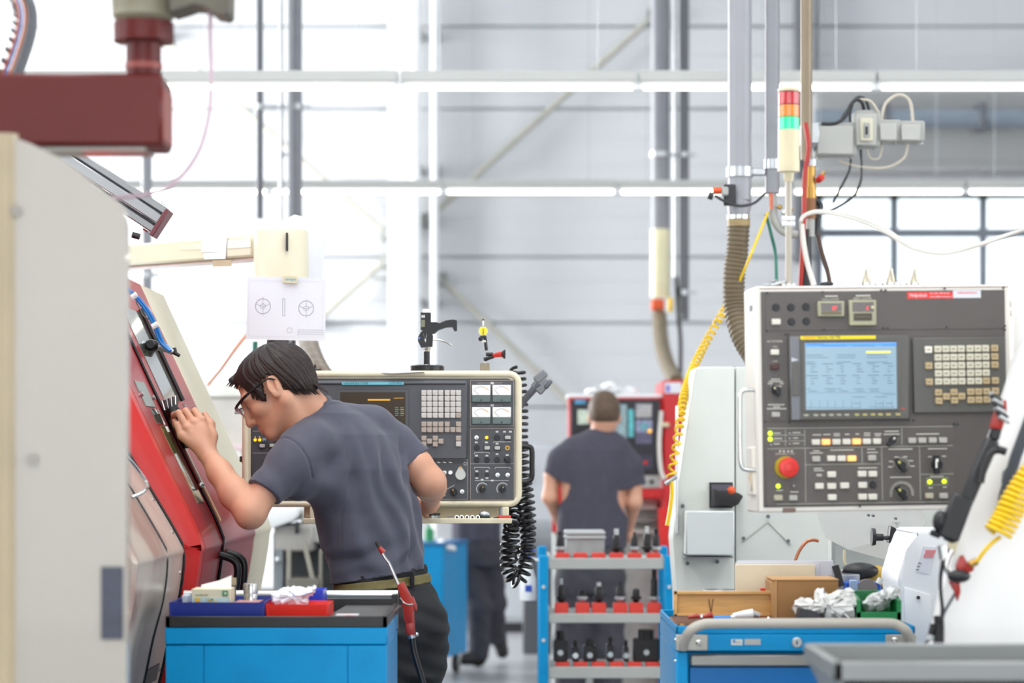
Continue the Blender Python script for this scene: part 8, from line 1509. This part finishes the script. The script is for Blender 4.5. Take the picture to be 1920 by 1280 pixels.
# ---------------------------------------------------------------- the worker seen from behind
def back_person(label, Z, cx, top, mats, pose):
    s_ = Z / FPX; o = root('person', (P(cx, 0, Z).x, Z, 0), label, 'person'); G = lambda px, py, dz=0.0: nv3(P(px, py, Z + dz)); h = 0.008
    tee_m, trs_m, hair_m, skin_m = mats
    b = SDF(0.006); hc_ = G(*pose['head']); b.ell(hc_, (0.076, 0.098, 0.112), None, 0.02).ell(hc_ + nv3((0, 0.05, -0.06)), (0.055, 0.055, 0.06), None, 0.03).cap(hc_ + nv3((0, -0.01, -0.06)), G(*pose['neck']), 0.056, 0.062, 0.02)
    for s2 in (-1, 1): b.ell(hc_ + nv3((s2 * 0.079, 0.0, -0.02)), (0.009, 0.018, 0.03), None, 0.008)
    b.ell(hc_ + nv3((0, 0.105, -0.035)), (0.014, 0.02, 0.025), None, 0.01)
    for arm in pose['arms']:
        pts = [G(*q) for q in arm]; b.chain(pts, [0.034, 0.040, 0.039, 0.026], 0.02); d_ = pts[-1] - pts[-2]; d_ /= np.linalg.norm(d_); w_ = pts[-1]
        b.ell(w_ + d_ * 0.05, (0.032, 0.03, 0.045), None, 0.02)
        for j in range(4): a = w_ + d_ * 0.08 + nv3((0.016 * (j - 1.5), 0, 0)); b.cap(a, a + d_ * 0.04 + nv3((0, 0.02, -0.01)), 0.010, 0.008, 0.004)
        b.cap(w_ + d_ * 0.03, w_ + d_ * 0.07 + nv3((0.03, 0.02, 0)), 0.013, 0.009, 0.006)
    rows = [(lambda p, q: (p[2], p[0], p[1], q[0], q[1]))(G(r[0], r[1]), r[2:]) for r in pose['torso']]
    b.add(*loft(rows, (1, 0, 0), -0.02), k=0.02); sdf_obj('body', [b.mesh()], skin_m, o)
    t = SDF(0.007); t.add(*loft(rows, (1, 0, 0)), k=0.03)
    for sl in pose['sleeves']: t.chain([G(*q) for q in sl], [0.066, 0.062, 0.058], 0.04); p2, p1 = G(*sl[2]), G(*sl[1]); t.add(local_cut(p2, p2 - p1, p2 + (p2 - p1) * 0.3, 0.13), (-3, 5, 0), (3, 25, 3), 0.01, 'cut')
    t.add(lambda x, y, z: 0.005 * np.sin(55 * x + 4 * z + 1.5 * np.sin(9 * z)) * np.clip((1.45 - z) * 5, 0, 1), (-3, 5, 0), (3, 25, 3), 0.01, 'disp'); sdf_obj('t_shirt', [t.mesh()], tee_m, o)
    l = SDF(0.009)
    for lg in pose['legs']: l.chain([G(*q) for q in lg], [0.105, 0.082, 0.072], 0.05)
    pr = [(lambda p, q: (p[2], p[0], p[1], q[0], q[1]))(G(r[0], r[1]), r[2:]) for r in pose['hips']]; l.add(*loft(pr, (1, 0, 0)), k=0.04); l.add(lambda x, y, z: 0.004 * np.sin(50 * z + 20 * x) * np.sin(30 * x), (-3, 5, 0), (3, 25, 3), 0.01, 'disp'); sdf_obj('trousers', [l.mesh()], trs_m, o)
    for (px, py, dz, dirx) in pose['feet']:
        a = G(px, py, dz); a[2] = max(a[2], 0.055); f_ = SDF(0.008); f_.cap(a + nv3((0, 0, 0.01)), a + nv3((0.10 * dirx[0], 0.10 * dirx[1], 0.10 * dirx[2])), 0.052, 0.044, 0.03).cap(a, a + nv3((0, 0, 0.08)), 0.05, 0.055, 0.03); f_.add(lambda x, y, z: -z + 0.002, (-3, 5, 0), (3, 25, 3), 0.01, 'cut'); sdf_obj('shoe', [f_.mesh()], m_shoe, o)
    ha_ = SDF(0.006); ha_.ell(hc_ + nv3((0, -0.006, 0.02)), (0.084, 0.106, 0.104), None, 0.01); hz_ = hc_[2]
    ha_.add(lambda x, y, z: np.maximum((hz_ - 0.055 + 0.55 * np.maximum(y - hc_[1] + 0.02, 0)) - z, (y - hc_[1]) - 0.085), (-3, 5, 0), (3, 25, 3), 0.01, 'cut'); sdf_obj('hair', [ha_.mesh()], hair_m, o)
    return o
back_person('man in a charcoal T-shirt standing with his back turned at the red machine', 12.5, 1115, 735, (M('charcoal_tshirt', '#454350', 0.9, var=0.08, scale=20), m_trs2, m_hair2, m_skin2), dict(
    head=(1133, 776, 0.0), neck=(1127, 822, 0.0),
    arms=[[(1068, 850, 0), (1036, 890, 0), (1031, 932, 0), (1050, 980, 0.12)], [(1165, 855, 0), (1190, 900, 0), (1189, 940, 0), (1180, 985, 0.15)]],
    sleeves=[[(1074, 842, 0), (1052, 862, 0), (1037, 894, 0)], [(1160, 846, 0), (1180, 872, 0), (1190, 912, 0)]],
    torso=[(1110, 1025, 0.178, 0.125), (1112, 960, 0.180, 0.125), (1113, 880, 0.190, 0.13), (1117, 843, 0.180, 0.12), (1123, 818, 0.125, 0.09), (1126, 804, 0.065, 0.06)],
    hips=[(1105, 1110, 0.165, 0.125), (1108, 1040, 0.172, 0.125), (1110, 1005, 0.16, 0.115)],
    legs=[[(1078, 1090, 0), (1070, 1210, 0), (1068, 1338, 0)], [(1135, 1090, 0), (1140, 1210, 0), (1140, 1338, 0)]],
    feet=[(1068, 1355, 0, (-0.3, 1, 0)), (1140, 1355, 0, (0.3, 1, 0))]))
back_person('man in grey trousers walking behind the older control panel, only his legs showing', 16.3, 900, 764, (M('charcoal_tshirt'), m_trs2, m_hair2, m_skin2), dict(
    head=(890, 800, 0.0), neck=(892, 830, 0.0),
    arms=[[(845, 850, 0), (840, 900, 0), (845, 930, 0.1), (860, 940, 0.2)], [(945, 850, 0), (955, 890, 0), (950, 925, 0), (935, 940, 0.2)]],
    sleeves=[[(855, 845, 0), (848, 868, 0), (842, 892, 0)], [(935, 845, 0), (946, 868, 0), (953, 890, 0)]],
    torso=[(893, 1012, 0.17, 0.13), (893, 950, 0.172, 0.125), (893, 890, 0.19, 0.13), (893, 855, 0.185, 0.12), (893, 836, 0.11, 0.09), (893, 826, 0.06, 0.06)],
    hips=[(895, 1060, 0.165, 0.13), (894, 1030, 0.175, 0.13), (893, 1000, 0.165, 0.12)],
    legs=[[(872, 1060, 0), (898, 1140, -0.05), (898, 1222, 0.0)], [(918, 1060, 0.05), (925, 1130, 0.1), (928, 1190, 0.35)]],
    feet=[(897, 1235, 0.0, (-0.9, -0.4, 0)), (934, 1195, 0.4, (0.3, -0.1, -1.0))]))
